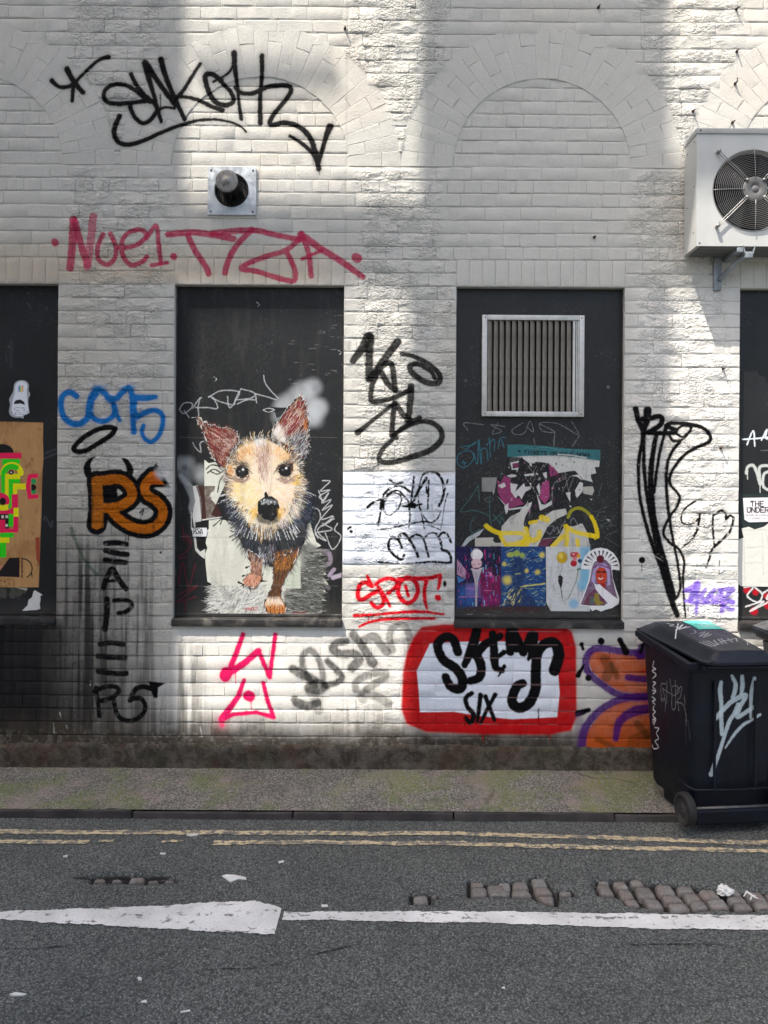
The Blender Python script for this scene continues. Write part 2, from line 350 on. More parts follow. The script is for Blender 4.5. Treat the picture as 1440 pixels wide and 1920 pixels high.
# --- blue tag
KS[0] = 3.0; c4 = crop(0, 480, 3); bl = brush((14, 108, 178), 1.6, 2.6)
for p, w in [([(430, 790), (390, 768), (350, 790), (340, 850), (360, 910), (410, 945), (460, 940), (493, 905), (500, 850), (515, 790), (545, 752), (582, 770), (612, 800)], [30, 32, 34, 28]),
             ([(540, 775), (508, 830), (512, 900), (560, 930), (612, 920), (642, 880), (635, 830), (600, 795)], 28), ([(620, 802), (655, 800), (692, 762), (726, 745), (742, 800), (746, 900), (750, 990)], 30),
             ([(640, 850), (655, 890), (672, 926)], [28, 20]), ([(745, 795), (810, 800), (872, 795)], [30, 34, 26]), ([(765, 800), (758, 850), (768, 895)], 20),
             ([(768, 908), (820, 880), (870, 870), (907, 890), (915, 940), (892, 1010), (850, 1046), (812, 1028), (796, 985), (806, 955)], [30, 24, 22])]: bl(p, w, c4)
for p in ([(525, 742), (585, 742)], [(690, 745), (745, 742)]): brush((40, 120, 185), 5, 4)(p, 24, c4, a=0.55)
# --- halo, horns, orange letters
bk = brush(BK, 0.7, 0.8)
bk([(640, 970), (600, 965), (530, 985), (460, 1030), (415, 1080), (430, 1100), (480, 1095), (560, 1050), (620, 1010), (642, 982)], 26, c4, closed=True)
for q in ([(540, 1130), (500, 1140), (470, 1180), (470, 1220), (490, 1255), (530, 1250), (515, 1220), (508, 1180), (520, 1150)], [(680, 1140), (715, 1145), (745, 1190), (745, 1230), (720, 1260), (690, 1245), (708, 1210), (700, 1175)]):
    wc.poly(q, BK, conv=c4, sp=True, soft=0.6)
KS[0] = 1.0; OR = (196, 104, 16)
bowl = [(180, 903), (222, 899), (243, 913), (246, 934), (222, 950), (196, 953)]
leg = [(208, 957), (225, 975), (250, 989), (278, 992), (299, 979), (305, 957), (293, 940), (275, 928), (272, 910), (286, 893)]
stem = [(181, 902), (184, 950), (181, 984)]
for q, w in ((stem, 34), (bowl, 32), (leg, 32)): bk(q, w)
wc.poly([(256, 915), (292, 869), (319, 916)], BK, soft=0.6)
for q, w in ((stem, 18), (bowl, 18), (leg, 17)): wc.stroke(q, w, OR, 1, 0.7, rough=1.2, streak=0.25)
wc.poly([(270, 908), (290, 882), (307, 909)], (205, 98, 20)); wc.poly([(171, 896), (192, 894), (194, 990), (171, 991)], (170, 100, 30), 0.5)
wc.poly([(190, 911), (218, 911), (220, 934), (193, 936)], BK, soft=0.5)
for x, y0, y1 in ((199, 934, 948), (203, 934, 950), (207, 934, 944), (285, 985, 996), (288, 985, 1000), (240, 1003, 1016), (258, 1003, 1010), (235, 1003, 1014)): wc.stroke([(x, y0), (x, y1)], 1.6, BK, 0.9, 0.4)
bk([(262, 962), (268, 956), (266, 966)], 2.4)
wc.blob(303, 886, 13, (205, 203, 200), 0.75, 6); wc.blob(316, 918, 9, (190, 188, 186), 0.5, 5); wc.stroke([(298, 880), (312, 880), (312, 892), (298, 892)], 4, (214, 212, 210), .6, 1.5)
# --- vertical letters
KS[0] = 3.0; c7 = crop(0, 960, 3); v = brush((9, 9, 11), 0.8, 0.5, brk=0.3)
for p, w in [([(592, 177), (650, 175), (708, 182)], 28), ([(592, 218), (650, 232), (714, 240)], 28), ([(590, 272), (640, 280), (704, 285)], 28),
             ([(580, 428), (600, 370), (630, 322), (660, 370), (705, 434)], 28), ([(606, 392), (665, 384)], 16), ([(600, 492), (600, 570), (590, 660)], 30),
             ([(640, 500), (690, 495), (735, 510), (735, 540), (700, 565), (665, 570)], 22), ([(562, 745), (620, 738), (692, 745)], 26), ([(550, 812), (620, 818), (700, 820)], 28), ([(552, 897), (640, 910), (708, 910)], 28),
             ([(540, 990), (550, 1080), (556, 1150)], 22), ([(530, 1010), (590, 985), (650, 985), (666, 1010), (630, 1045), (560, 1065)], 24), ([(640, 1060), (650, 1120), (680, 1165), (740, 1175), (800, 1140), (815, 1090), (790, 1050), (740, 1055), (728, 1062)], 24),
             ([(735, 1050), (760, 1000), (800, 985), (850, 995)], 26)]: v(p, w, c7)
wc.poly([(832, 952), (928, 965), (888, 990), (885, 1048), (862, 1046), (848, 1008)], (9, 9, 11), conv=c7, soft=0.8)
for p, w in [([(560, 960), (555, 760)], 34), ([(690, 760), (680, 1080)], 36), ([(600, 960), (596, 1100)], 20)]: brush((50, 48, 46), 4, 2)(p, w, c7, a=0.30)
brush((28, 74, 54), 1.5, 1)([(400, 95), (430, 180), (480, 280), (545, 355)], [22, 12, 18], c7, a=0.6)
for x, y, q in ((530, 215, 14), (690, 200, 10), (685, 466, 15), (770, 205, 8), (560, 606, 5), (945, 1192, 6)): wc.blob(x, y, q / 3 * 1.6, (150, 144, 136) if q > 6 else (50, 40, 36), 0.45, 2, conv=c7)
wc.blob(902, 228, 2, (20, 20, 20), 1, .5, conv=c7)
for p in ([(945, 610), (925, 660)], [(955, 640), (935, 690)], [(508, 950), (506, 975)], [(300, 1190), (303, 1250)], [(335, 1130), (340, 1155)], [(1085, 810), (1075, 870)], [(1125, 1210), (1135, 1265)], [(370, 1200), (378, 1220)], [(820, 650), (822, 672)]): wc.stroke([c7(*q) for q in p], 1.6, (215, 214, 210), .6, .4)
# --- pink angular tag
KS[0] = 1.0; pk = brush((216, 24, 92), 1.1, 1.6)
for p, w in [([(455, 1190), (444, 1222), (431, 1254)], [8, 10]), ([(484, 1221), (455, 1246), (424, 1265)], [11, 13]), ([(484, 1220), (495, 1246), (505, 1270)], 8), ([(516, 1190), (511, 1225), (505, 1270)], 7.5),
             ([(457, 1276), (446, 1307), (416, 1348)], [7, 12]), ([(493, 1281), (500, 1310), (512, 1344)], 7.5), ([(416, 1350), (437, 1340), (480, 1336), (512, 1345)], [8, 6, 8]), ([(465, 1305), (468, 1306)], 18)]: pk(p, w, sp=False)
pk([(424, 1262), (422, 1268)], 20, spray=5); brush((216, 40, 100), 3, 7)([(414, 1350), (416, 1360)], 10, a=0.8); pk([(470, 1314), (471, 1330)], 1.5, spray=0)
# --- faded black tag
KS[0] = 3.0; c8 = crop(480, 960, 3); fd = brush((16, 15, 16), 2.6, 3.0, streak=0.35)
for p, w, a in [([(205, 885), (270, 920), (340, 948)], [44, 52, 30], .85), ([(330, 980), (290, 930), (262, 870), (262, 810), (300, 778), (345, 820), (372, 900), (375, 960)], 32, .55), ([(400, 840), (440, 880), (482, 930), (450, 962), (385, 978)], 34, .75),
                ([(300, 990), (345, 985), (380, 985)], [56, 84, 50], .7), ([(300, 1010), (335, 1060), (352, 1118)], 46, .35), ([(215, 1055), (235, 1075), (285, 1092), (345, 1075)], [40, 50, 40], .72),
                ([(505, 728), (450, 740), (432, 775), (480, 800), (545, 800), (580, 830), (540, 878)], [40, 44, 50], .82), ([(545, 690), (600, 760), (655, 850)], [44, 40, 52], .6), ([(605, 725), (660, 700), (700, 745), (735, 790)], 44, .5),
                ([(765, 780), (750, 700), (780, 640), (830, 640), (862, 700), (872, 775)], 38, .42), ([(765, 728), (855, 722)], 22, .4), ([(560, 1000), (560, 960), (620, 920), (722, 905), (716, 935), (620, 1000)], 38, .48), ([(600, 1022), (680, 1040), (745, 1078)], 44, .42), ([(590, 1040), (600, 1058)], 42, .35)]: fd(p, w, c8, a=min(.95, a * 1.55))
for x in (330, 352, 371): fd([(x, 1000), (x + 2, 1110)], 5, c8, a=.3)
# --- SPOT
KS[0] = 6.195; cs = crop(640, 870, 6.195); rd = brush((206, 14, 34), 0.7, 1.4)
for p, w in [([(300, 1310), (325, 1365), (350, 1425)], [34, 44]), ([(345, 1415), (275, 1380), (215, 1410), (188, 1500), (205, 1572), (262, 1570), (340, 1520), (420, 1478)], 48), ([(430, 1440), (470, 1520), (488, 1600), (460, 1655), (400, 1668), (345, 1615)], 44),
             ([(400, 1400), (460, 1352), (560, 1332), (640, 1368), (620, 1440), (540, 1502)], 42), ([(445, 1450), (500, 1540), (560, 1652)], [34, 40, 32]), ([(770, 1322), (855, 1370), (885, 1470), (850, 1570), (770, 1620), (690, 1570), (655, 1470), (690, 1370)], 48),
             ([(742, 1420), (760, 1480), (775, 1535)], 36), ([(660, 1335), (850, 1335), (1000, 1330), (1145, 1300)], [34, 50, 46, 40]), ([(990, 1350), (962, 1480), (970, 1600), (990, 1680)], [44, 40, 28]), ([(1142, 1300), (1140, 1380), (1122, 1452)], [44, 30]),
             ([(1115, 1553), (1125, 1560)], 58), ([(150, 1765), (400, 1752), (700, 1725), (950, 1720), (1182, 1748)], [36, 30, 36, 20]), ([(208, 1892), (320, 1842), (500, 1808), (800, 1797), (1080, 1797)], [24, 34, 30])]: rd(p, w, cs, closed=(len(p) == 8 and w == 48 and p[0][0] == 770))
# --- two lines of black marker capitals
mk = brush((9, 9, 11), 0.5, 0.0, brk=0.85, rough=1.3)
for p, w in [([(300, 505), (370, 450), (450, 412)], [34, 22]), ([(480, 370), (540, 300), (640, 255), (720, 270), (790, 322)], 26), ([(500, 402), (560, 340), (650, 310), (720, 370), (780, 442)], 22), ([(475, 400), (465, 520)], 44), ([(455, 560), (425, 712)], 24),
             ([(600, 342), (680, 362), (690, 440), (650, 530), (560, 598), (500, 560), (493, 470), (540, 380)], 16), ([(560, 190), (630, 228), (712, 220)], 20), ([(840, 155), (825, 300), (800, 480)], 22), ([(985, 165), (900, 300), (820, 470)], [26, 34, 20]),
             ([(720, 495), (820, 490), (925, 470)], 24), ([(800, 482), (838, 486)], 62), ([(785, 520), (795, 620), (780, 742)], 20), ([(895, 280), (905, 240), (950, 125), (1040, 92), (1130, 130), (1185, 250), (1180, 380), (1132, 492)], [12, 20, 30, 24]),
             ([(1235, 180), (1210, 260), (1165, 400)], 18), ([(1235, 340), (1200, 460), (1175, 640), (1150, 762)], 10), ([(890, 330), (900, 470), (960, 620), (1030, 680), (1110, 640), (1155, 550)], 13), ([(1015, 190), (1000, 522)], 18), ([(985, 270), (990, 340)], 18),
             ([(420, 765), (580, 745), (780, 700), (940, 672), (1050, 690)], 16), ([(900, 500), (940, 640), (960, 752)], 14), ([(1000, 712), (1090, 742), (1150, 770)], 10), ([(70, 760), (105, 733)], 24), ([(105, 786), (110, 788)], 32),
             ([(700, 972), (660, 890), (600, 855), (555, 890), (545, 970), (565, 1010), (630, 1080), (700, 1112), (727, 1060)], 28), ([(660, 870), (690, 820), (740, 820), (800, 900), (860, 1010), (890, 1080)], 30), ([(800, 860), (860, 828), (920, 840), (960, 900), (990, 1000), (1012, 1080)], 26),
             ([(955, 875), (990, 835)], 22), ([(1000, 815), (1060, 802), (1110, 815)], 18), ([(1110, 830), (1150, 900), (1170, 1000), (1220, 1012), (1260, 1060), (1272, 1120), (1240, 1150), (1050, 1140), (900, 1152), (650, 1162), (430, 1140)], [26, 30, 24, 20]), ([(1125, 855), (1170, 802), (1220, 810), (1250, 860), (1272, 912)], 26)]:
    mk(p, w, cs, closed=(len(p) == 8 and w == 16))
wc.blob(833.5, 1095, 3.2, BK, 1, .8, ry=6); wc.blob(845, 1113, 9, (130, 124, 116), 0.5, 4)
# --- black hand style on the pier between the two windows
KS[0] = 3.0; c5 = crop(480, 480, 3); t = brush((9, 9, 11), 0.9, 1.0, streak=0.12)
for p, w in [([(545, 590), (598, 520), (630, 458)], [34, 44, 52]), ([(638, 460), (635, 560), (635, 692)], [50, 38, 40]), ([(795, 485), (730, 570), (645, 682)], [40, 36, 32]), ([(640, 690), (700, 630), (748, 602), (768, 640), (780, 750)], 30), ([(705, 660), (740, 720), (782, 757)], 30),
             ([(690, 650), (652, 730), (645, 810), (680, 820), (770, 800), (870, 752)], 26), ([(870, 735), (868, 800), (858, 900), (850, 925)], [36, 30]), ([(785, 830), (820, 885), (862, 922)], [26, 34]), ([(778, 830), (768, 920), (762, 1010)], 28), ([(570, 995), (650, 930), (760, 842)], [30, 20, 20]),
             ([(920, 910), (850, 950), (780, 1005), (790, 1025)], 24), ([(765, 1012), (870, 950), (960, 932), (1030, 970), (1042, 1030), (985, 1090), (880, 1130), (780, 1160), (712, 1160), (690, 1138), (710, 1090), (770, 1030)], [22, 26, 32, 30, 26, 22]),
             ([(820, 552), (880, 565), (970, 610), (1030, 670), (1022, 715), (950, 710), (880, 660), (866, 620), (910, 610), (980, 648), (1005, 690)], [22, 26, 32, 28, 22])]: t(p, w, c5)
# --- red frame with white ground and black block letters
RF = [(790, 1176), (830, 1171), (1050, 1171), (1072, 1184), (1080, 1215), (1081, 1345), (1070, 1370), (1030, 1378), (900, 1377), (800, 1373), (762, 1358), (752, 1330), (755, 1260), (762, 1225), (775, 1195)]
wc.poly([(x + (5 if x < 900 else -2) * 0, y) for x, y in RF], (196, 8, 18), 0.35, soft=9); wc.poly(RF, (186, 5, 14), 1.0, soft=2.6, tex=0.06)
IN = [(806, 1207), (860, 1204), (960, 1203), (1050, 1202), (1052, 1240), (1046, 1265), (1049, 1300), (1044, 1345), (960, 1349), (900, 1343), (850, 1335), (787, 1336), (785, 1300), (781, 1258), (790, 1240)]
wc.poly(IN, (222, 230, 240), 1.0, soft=1.0, tex=0.06)
ch = brush((9, 9, 11), 0.8, 0.8); KS[0] = 3.0; c9 = crop(960, 960, 3)
for p, w in [([(1135, 790), (1108, 718), (1060, 705), (1020, 750), (1050, 830), (1120, 880), (1160, 940), (1148, 995), (1095, 985), (1065, 930)], [44, 46, 50, 42]), ([(1240, 672), (1215, 760), (1172, 862)], [48, 52, 34]), ([(1372, 700), (1290, 745), (1235, 805)], [36, 48]), ([(1240, 800), (1265, 870), (1255, 930), (1205, 952)], [44, 48, 40]),
             ([(1330, 690), (1338, 780), (1345, 870), (1385, 895)], [40, 44, 26]), ([(1340, 830), (1395, 790)], 26), ([(1395, 870), (1362, 925)], [22, 8]), ([(1425, 700), (1430, 790)], [50, 40])]: ch(p, w, c8)
for p, w in [([(0, 668), (20, 770)], [60, 40]), ([(18, 690), (62, 790)], [40, 44]), ([(112, 700), (60, 790)], [56, 40]), ([(118, 700), (112, 780), (92, 832)], [56, 44, 16]), ([(238, 890), (262, 800), (238, 740), (182, 745), (142, 800), (132, 900), (130, 1000), (90, 1080), (32, 1102), (-2, 1060), (25, 985), (58, 965)], [60, 56, 50, 52, 54, 50, 44])]: ch(p, w, c9)
for p, w in [([(1212, 1020), (1178, 1050), (1190, 1100), (1222, 1140), (1208, 1188), (1178, 1160)], 24), ([(1262, 1032), (1245, 1178)], [26, 18]), ([(1345, 1028), (1300, 1110), (1262, 1190)], [22, 18]), ([(1290, 1040), (1340, 1172)], [24, 20])]: ch(p, w, c8)
# --- orange and purple letters by the bins
OG = (196, 84, 14); PU = (74, 22, 112)
for q in ([(440, 780), (600, 800), (820, 812), (960, 830), (960, 1020), (720, 1030), (600, 1010), (520, 960), (450, 900), (428, 840)], [(960, 1050), (760, 1055), (600, 1070), (490, 1140), (420, 1240), (400, 1372), (960, 1350)]): wc.poly(q, OG, conv=c9, soft=1.2, tex=0.25)
pu = brush(PU, 1.6, 3.0, streak=0.15)
for p, w in [([(960, 800), (760, 800), (620, 785), (470, 770), (415, 830), (430, 905), (510, 975), (610, 1032), (760, 1045), (960, 1040)], [34, 36, 34]), ([(760, 1040), (620, 1052), (490, 1120), (410, 1220), (385, 1345)], [40, 36, 44]), ([(960, 1110), (800, 1108), (690, 1122), (605, 1180), (582, 1275)], [44, 50, 30]), ([(650, 932), (720, 940), (960, 960)], 32), ([(740, 770), (725, 800)], 60)]: pu(p, w, c9)
wc.poly([(960, 880), (820, 860), (700, 900), (960, 930)], (196, 52, 12), .8, conv=c9, soft=2); wc.poly([(960, 1215), (800, 1200), (660, 1260), (640, 1330), (960, 1300)], (120, 60, 18), .7, conv=c9, soft=3, tex=.6)
for p, w in [([(520, 830), (545, 880), (530, 930)], 50), ([(560, 860), (590, 930)], 30), ([(700, 1190), (760, 1260)], 34), ([(480, 1280), (560, 1320)], 26)]: brush((66, 44, 18), 2.5, 2)(p, w, c9, a=.55)
for x, y, q in ((390, 745, 13), (500, 728, 20), (605, 722, 16), (428, 935, 18)): wc.blob(x, y, q / 3, BK, 1, .8, conv=c9)
for p, w in [([(605, 720), (640, 790)], [24, 34]), ([(720, 790), (740, 745)], 20), ([(390, 745), (400, 775)], 14), ([(370, 920), (405, 860)], [26, 10]), ([(370, 1135), (430, 1115)], [34, 22])]: ch(p, w, c9)
wc.stroke([(1085, 1345), (1090, 1395)], 14, (90, 50, 110), .4, 4, 4)
# --- tall black drawing by the right-hand pier
KS[0] = 4.364; cr = crop(1170, 740, 4.364); d = brush((9, 9, 11), 0.8, 1.6)
for p, w in [([(95, 122), (115, 210), (150, 290)], [44, 36]), ([(190, 130), (182, 220), (160, 290), (148, 400), (125, 500), (117, 650), (130, 850), (170, 1030), (230, 1230), (300, 1400), (350, 1560), (400, 1720), (435, 1808)], [60, 44, 30, 26, 26, 34, 44, 40]),
             ([(165, 300), (160, 450), (165, 650), (190, 850), (225, 1050), (280, 1300), (340, 1500), (390, 1700)], 28), ([(262, 330), (240, 450), (220, 600), (217, 750), (230, 900), (247, 1050), (290, 1250), (340, 1450), (392, 1660)], [32, 40, 44, 44, 46, 60, 66]), ([(322, 340), (290, 480), (262, 650), (245, 800)], 24),
             ([(150, 200), (230, 190), (288, 180), (312, 210), (280, 260), (200, 310)], 40), ([(160, 310), (300, 318), (420, 312)], 36), ([(335, 290), (362, 240), (460, 235), (560, 248), (650, 280), (702, 340), (690, 390), (600, 430), (500, 490), (420, 580), (375, 670), (380, 740), (430, 800), (455, 850), (430, 920), (380, 990), (332, 1080), (325, 1150), (380, 1220), (450, 1270), (490, 1370), (482, 1500), (490, 1700), (503, 1825)], [34, 30, 30, 26, 24, 22, 22, 22, 20, 14]),
             ([(368, 330), (400, 380), (470, 370), (530, 310), (545, 262), (470, 260), (422, 310), (470, 348), (512, 330)], 22), ([(452, 390), (390, 470), (352, 570), (345, 700), (352, 850), (372, 1030), (402, 1200), (440, 1400), (460, 1560), (442, 1640), (418, 1670)], [26, 26, 20, 22]), ([(345, 260), (420, 290)], 34)]: d(p, w, cr)
brush((40, 40, 40), 0.5, 0)([(480, 380), (540, 450)], 6, cr, a=.8); wc.stroke([cr(215, 1300), cr(320, 1365)], 1.2, (190, 188, 184), .6, .5)
g = brush((9, 9, 11), 0.5, 0.0, brk=0.85, rough=1.3)
for p, w in [([(660, 872), (600, 866), (520, 915), (475, 970), (470, 1040), (500, 1062), (560, 1055), (612, 1008)], [20, 12, 10]), ([(590, 975), (640, 972), (692, 976)], 16), ([(620, 980), (600, 1100), (550, 1190), (478, 1252)], [20, 14]), ([(730, 985), (725, 1100), (735, 1240)], 16), ([(730, 992), (790, 952), (830, 970), (832, 1020)], 20), ([(832, 1020), (870, 990), (892, 1030), (850, 1140), (730, 1255), (700, 1330), (670, 1420)], [18, 18, 22, 14]), ([(780, 1360), (775, 1462)], 8), ([(690, 1300), (715, 1275)], 10)]: g(p, w, cr)
wc.blob(145, 1355, 6.2, (9, 9, 11), 1, .6, conv=cr); wc.stroke([cr(145, 1370), cr(143, 1440)], 1.4, (9, 9, 11), 1, .4)
lv = brush((128, 98, 206), 1.6, 1.6)
for p, w in [([(505, 1605), (560, 1575), (600, 1540)], [30, 40, 30]), ([(530, 1690), (600, 1545), (590, 1790)], [26, 40, 24]), ([(515, 1605), (590, 1615), (545, 1690)], 34), ([(660, 1600), (635, 1650), (665, 1690), (695, 1650)], 34), ([(735, 1600), (712, 1650), (740, 1690), (765, 1650)], 34), ([(795, 1600), (800, 1690), (800, 1780)], 36), ([(780, 1600), (890, 1595), (830, 1660), (890, 1700)], 34), ([(505, 1690), (600, 1705), (890, 1700)], 26), ([(800, 1720), (870, 1760), (890, 1755)], 30)]: lv(p, w, cr, a=.85)

# chips, skips and drips that let older paint show through the tags
tint(sstep(.69, .75, n3) * np.clip(ROUGH * 1.3, 0, 1) * sstep(.46, .64, n2), (206, 202, 194), 0.12)
tint((fr < .0035) * sstep(.42, .60, n2) * rect(752, 1084, 1172, 1378, 3), (222, 176, 176), 0.30)
tint((fr < .0045) * left * sstep(880, 1150, gpy) * sstep(.35, .6, n2), (30, 28, 27), 0.6)
tint(left * sstep(950, 1250, gpy) * sstep(.60, .70, n3), (40, 38, 36), 0.4)
for x, y0, y1, w_, col in ((300, 178, 206, 1.8, BK), (598, 316, 328, 2.0, BK), (441, 1262, 1284, 1.6, (216, 24, 92)), (745, 1040, 1056, 1.4, BK), (822, 250, 251, 1, BK), (870, 1345, 1362, 1.8, (120, 6, 12)), (1009, 1330, 1352, 2, BK), (708, 862, 880, 1.8, BK), (905, 1376, 1392, 1.8, (170, 8, 16)), (1030, 1376, 1388, 1.8, (170, 8, 16)), (690, 1155, 1168, 1.6, (196, 14, 34)), (1290, 1140, 1152, 2, BK)):
    wc.stroke([(x, y0), (x + .5, y1)], [w_ * 1.6, w_ * .7], col, .85, .5)
# ------------------------------------------------------------------ paint and paper on the four boards
def board_canvas(i, ppm):
    a, b = OPEN[i]
    c = Canvas(a - 0.02, zST - 0.03, b + 0.02, zL + 0.02, ppm, lin((28, 30, 32)), y=REC)
    n = fbm(c.h, c.w, 120, octv=5, seed=40 + i); m = fbm(c.h, c.w, 8, octv=3, seed=50 + i); v = fbm(c.h, c.w, 14, 420, 4, seed=60 + i)
    c.a[..., :3] *= (0.75 + 0.5 * n + 0.3 * (v - .5))[..., None]
    c.mix((slice(None), slice(None)), sstep(.70, .80, m) * sstep(.5, .7, n) * 0.25, lin((120, 120, 118)))
    c.mix((slice(None), slice(None)), sstep(0.16, 0.02, np.linspace(0, 1, c.h)[:, None] * 2.0) * (0.3 + 0.5 * n) * 0.5, lin((92, 88, 82)))
    return c
bc = [board_canvas(0, 560), board_canvas(1, 760), board_canvas(2, 760), board_canvas(3, 600)]
# ===== board 1 (left edge): brown paper poster with neon shapes, white sticker
c = bc[0]; k = crop(0, 700, 4.0)
PO = [(-560, 362), (-300, 366), (0, 364), (145, 366), (322, 372), (320, 520), (324, 640), (316, 760), (312, 900), (308, 1080), (300, 1240), (296, 1400), (288, 1606), (100, 1606), (-200, 1604), (-560, 1600)]
c.poly(PO, (186, 140, 90), conv=k)
r_ = c.mask(PO, k); acc, sl, _ = r_
nn = fbm(*acc.shape, 60, 90, 5, seed=5); n0 = fbm(*acc.shape, 7, 60, 3, seed=6)
c.mix(sl, acc * sstep(.45, .75, nn) * .55, lin((140, 88, 48))); c.mix(sl, acc * sstep(.55, .8, n0) * .4, lin((206, 168, 116))); c.mix(sl, acc * sstep(.62, .8, fbm(*acc.shape, 22, 30, 4, seed=9)) * .5, lin((116, 70, 36)))
NP, NG, NY, NB = (240, 20, 84), (20, 214, 20), (238, 232, 10), (14, 12, 14)
def rc(x0, y0, x1, y1, col): c.poly([(x0, y0), (x1, y0), (x1, y1), (x0, y1)], col, conv=k)
def arc(cx, cy, r, w, a0, a1, col): c.stroke([k(cx + r * math.cos(math.radians(t)), cy + r * math.sin(math.radians(t))) for t in np.linspace(a0, a1, 14)], w / 4, col, 1, .4, rough=.2)
c.poly([(-70, 600)] + [(10 + 92 * math.cos(math.radians(t)), 598 + 66 * math.sin(math.radians(t))) for t in range(180, 361, 12)], NB, conv=k)
rc(-120, 598, 160, 640, NP); rc(15, 645, 145, 690, NG); arc(88, 755, 66, 44, 180, 355, NY); rc(8, 740, 36, 905, NG); arc(88, 762, 62, 40, 180, 300, NG)
rc(36, 755, 66, 990, NY); rc(64, 795, 150, 826, NG); rc(64, 755, 150, 795, NY); rc(64, 820, 96, 1010, NG); rc(96, 828, 192, 908, NY); rc(128, 872, 200, 910, (186, 140, 90))
c.blob(82, 745, 4.6, NB, 1, .5, conv=k); c.blob(82, 745, 1.4, (240, 240, 230), 1, .4, conv=k)
arc(5, 965, 45, 44, 180, 360, NP); rc(-120, 990, 60, 1040, NY); c.blob(20, 962, 6, NB, 1, .4, conv=k, ry=7)
arc(60, 1000, 50, 46, 0, 100, NP); rc(86, 908, 134, 1010, NP); rc(-120, 1030, 70, 1056, NP); rc(100, 1010, 138, 1090, NY); rc(-60, 1056, 66, 1170, NB); rc(64, 1056, 98, 1150, NG)
for x in (8, 40): rc(x, 1066, x + 20, 1088, (210, 206, 190))
for x in (-40, 40): rc(x, 1132, x + 18, 1152, (210, 206, 190))
rc(-120, 1098, 38, 1200, NP); rc(38, 1166, 134, 1194, NP); rc(98, 1076, 136, 1180, NP); rc(0, 1198, 100, 1232, NG); rc(-80, 1232, 70, 1272, NY); rc(-60, 1272, 44, 1382, NG)
c.poly([(70, 1384), (145, 1384), (145, 1530), (-40, 1524), (0, 1480)], (22, 12, 16), conv=k); c.poly([(-20, 1420), (20, 1450), (-20, 1490)], (196, 130, 110), conv=k)
arc(165, 1465, 74, 9, -90, 60, (30, 14, 12)); c.stroke([k(165, 1388), k(163, 1530)], 2, (30, 14, 12)); c.stroke([k(235, 1500), k(240, 1530)], 2, (30, 14, 12))
c.stroke([k(0, 1560), k(30, 1540), k(30, 1570), k(60, 1545), k(100, 1555), k(105, 1600)], 1.0, (90, 52, 24), .8, .3)
c.stroke([k(270, 770), k(222, 772), k(208, 850), k(222, 930), k(272, 924)], 8, NP, 1, .5, sp=False); c.blob(250, 812, 5, (24, 150, 80), 1, .5, conv=k); c.blob(250, 888, 4.6, (24, 150, 80), 1, .5, conv=k)
c.poly([(232, 835)] + [(245 + 26 * math.cos(math.radians(t)), 857 + 24 * math.sin(math.radians(t))) for t in range(-90, 91, 15)] + [(232, 880)], NB, conv=k)
c.poly([(262, 1232), (296, 1230), (294, 1440), (272, 1400)], (150, 36, 24), .85, conv=k, soft=1)
ST = [(105, 85), (125, 62), (160, 54), (195, 62), (214, 90), (212, 130), (224, 160), (210, 200), (214, 270), (218, 300), (180, 318), (172, 340), (150, 334), (112, 334), (80, 320), (66, 290), (74, 235), (68, 195), (96, 140)]
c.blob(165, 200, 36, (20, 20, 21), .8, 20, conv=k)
c.poly(ST, (170, 172, 176), conv=k, sp=True); c.poly([(115, 92), (140, 66), (180, 66), (202, 94), (198, 140), (206, 230), (212, 290), (170, 320), (120, 320), (88, 296), (92, 220), (108, 150)], (226, 228, 236), conv=k, sp=True)
for j, cc in enumerate([(60, 120, 190), (90, 170, 110), (226, 210, 90), (226, 140, 70)]): c.stroke([k(140 + 9 * j, 140), k(142 + 9 * j, 95)], 2.0, cc, .9, .4)
c.poly([(98, 232), (115, 205), (150, 198), (178, 215), (186, 240), (150, 228), (125, 232)], (28, 28, 32), conv=k)
for p in ([(108, 260), (180, 262), (178, 312), (112, 306), (108, 260)], [(120, 280), (166, 282)], [(124, 294), (160, 296)], [(85, 290), (108, 316)], [(205, 285), (170, 325)]): c.stroke([k(*q) for q in p], .8, (60, 60, 64), .8, .3, sp=False)
SC = [(250, 1635), (262, 1628), (278, 1640), (298, 1650), (316, 1664), (300, 1672), (302, 1700), (296, 1730), (300, 1768), (270, 1776), (230, 1778), (190, 1782), (162, 1782), (205, 1740), (212, 1700), (238, 1680)]
c.poly(SC, (218, 218, 214), conv=k, tex=.12); r_ = c.mask([(-200, 1606), (205, 1608), (190, 1650), (120, 1690), (-200, 1690)], k)
c.mix(r_[1], r_[0] * .6 * sstep(.35, .65, fbm(*r_[0].shape, 16, octv=4, seed=2)), lin((96, 94, 84))); c.poly([(110, 1606), (205, 1612), (196, 1632), (150, 1618)], (190, 180, 165), .8, conv=k)
for p in ([(340, 600), (440, 560)], [(330, 640), (430, 600), (450, 610)], [(325, 1100), (340, 1080), (380, 1150), (390, 1110)]): c.stroke([k(*q) for q in p], 3, (86, 88, 92), .5, 2)
c.stroke([(20, 640), (20, 690)], 5, (74, 76, 80), .3, 4)
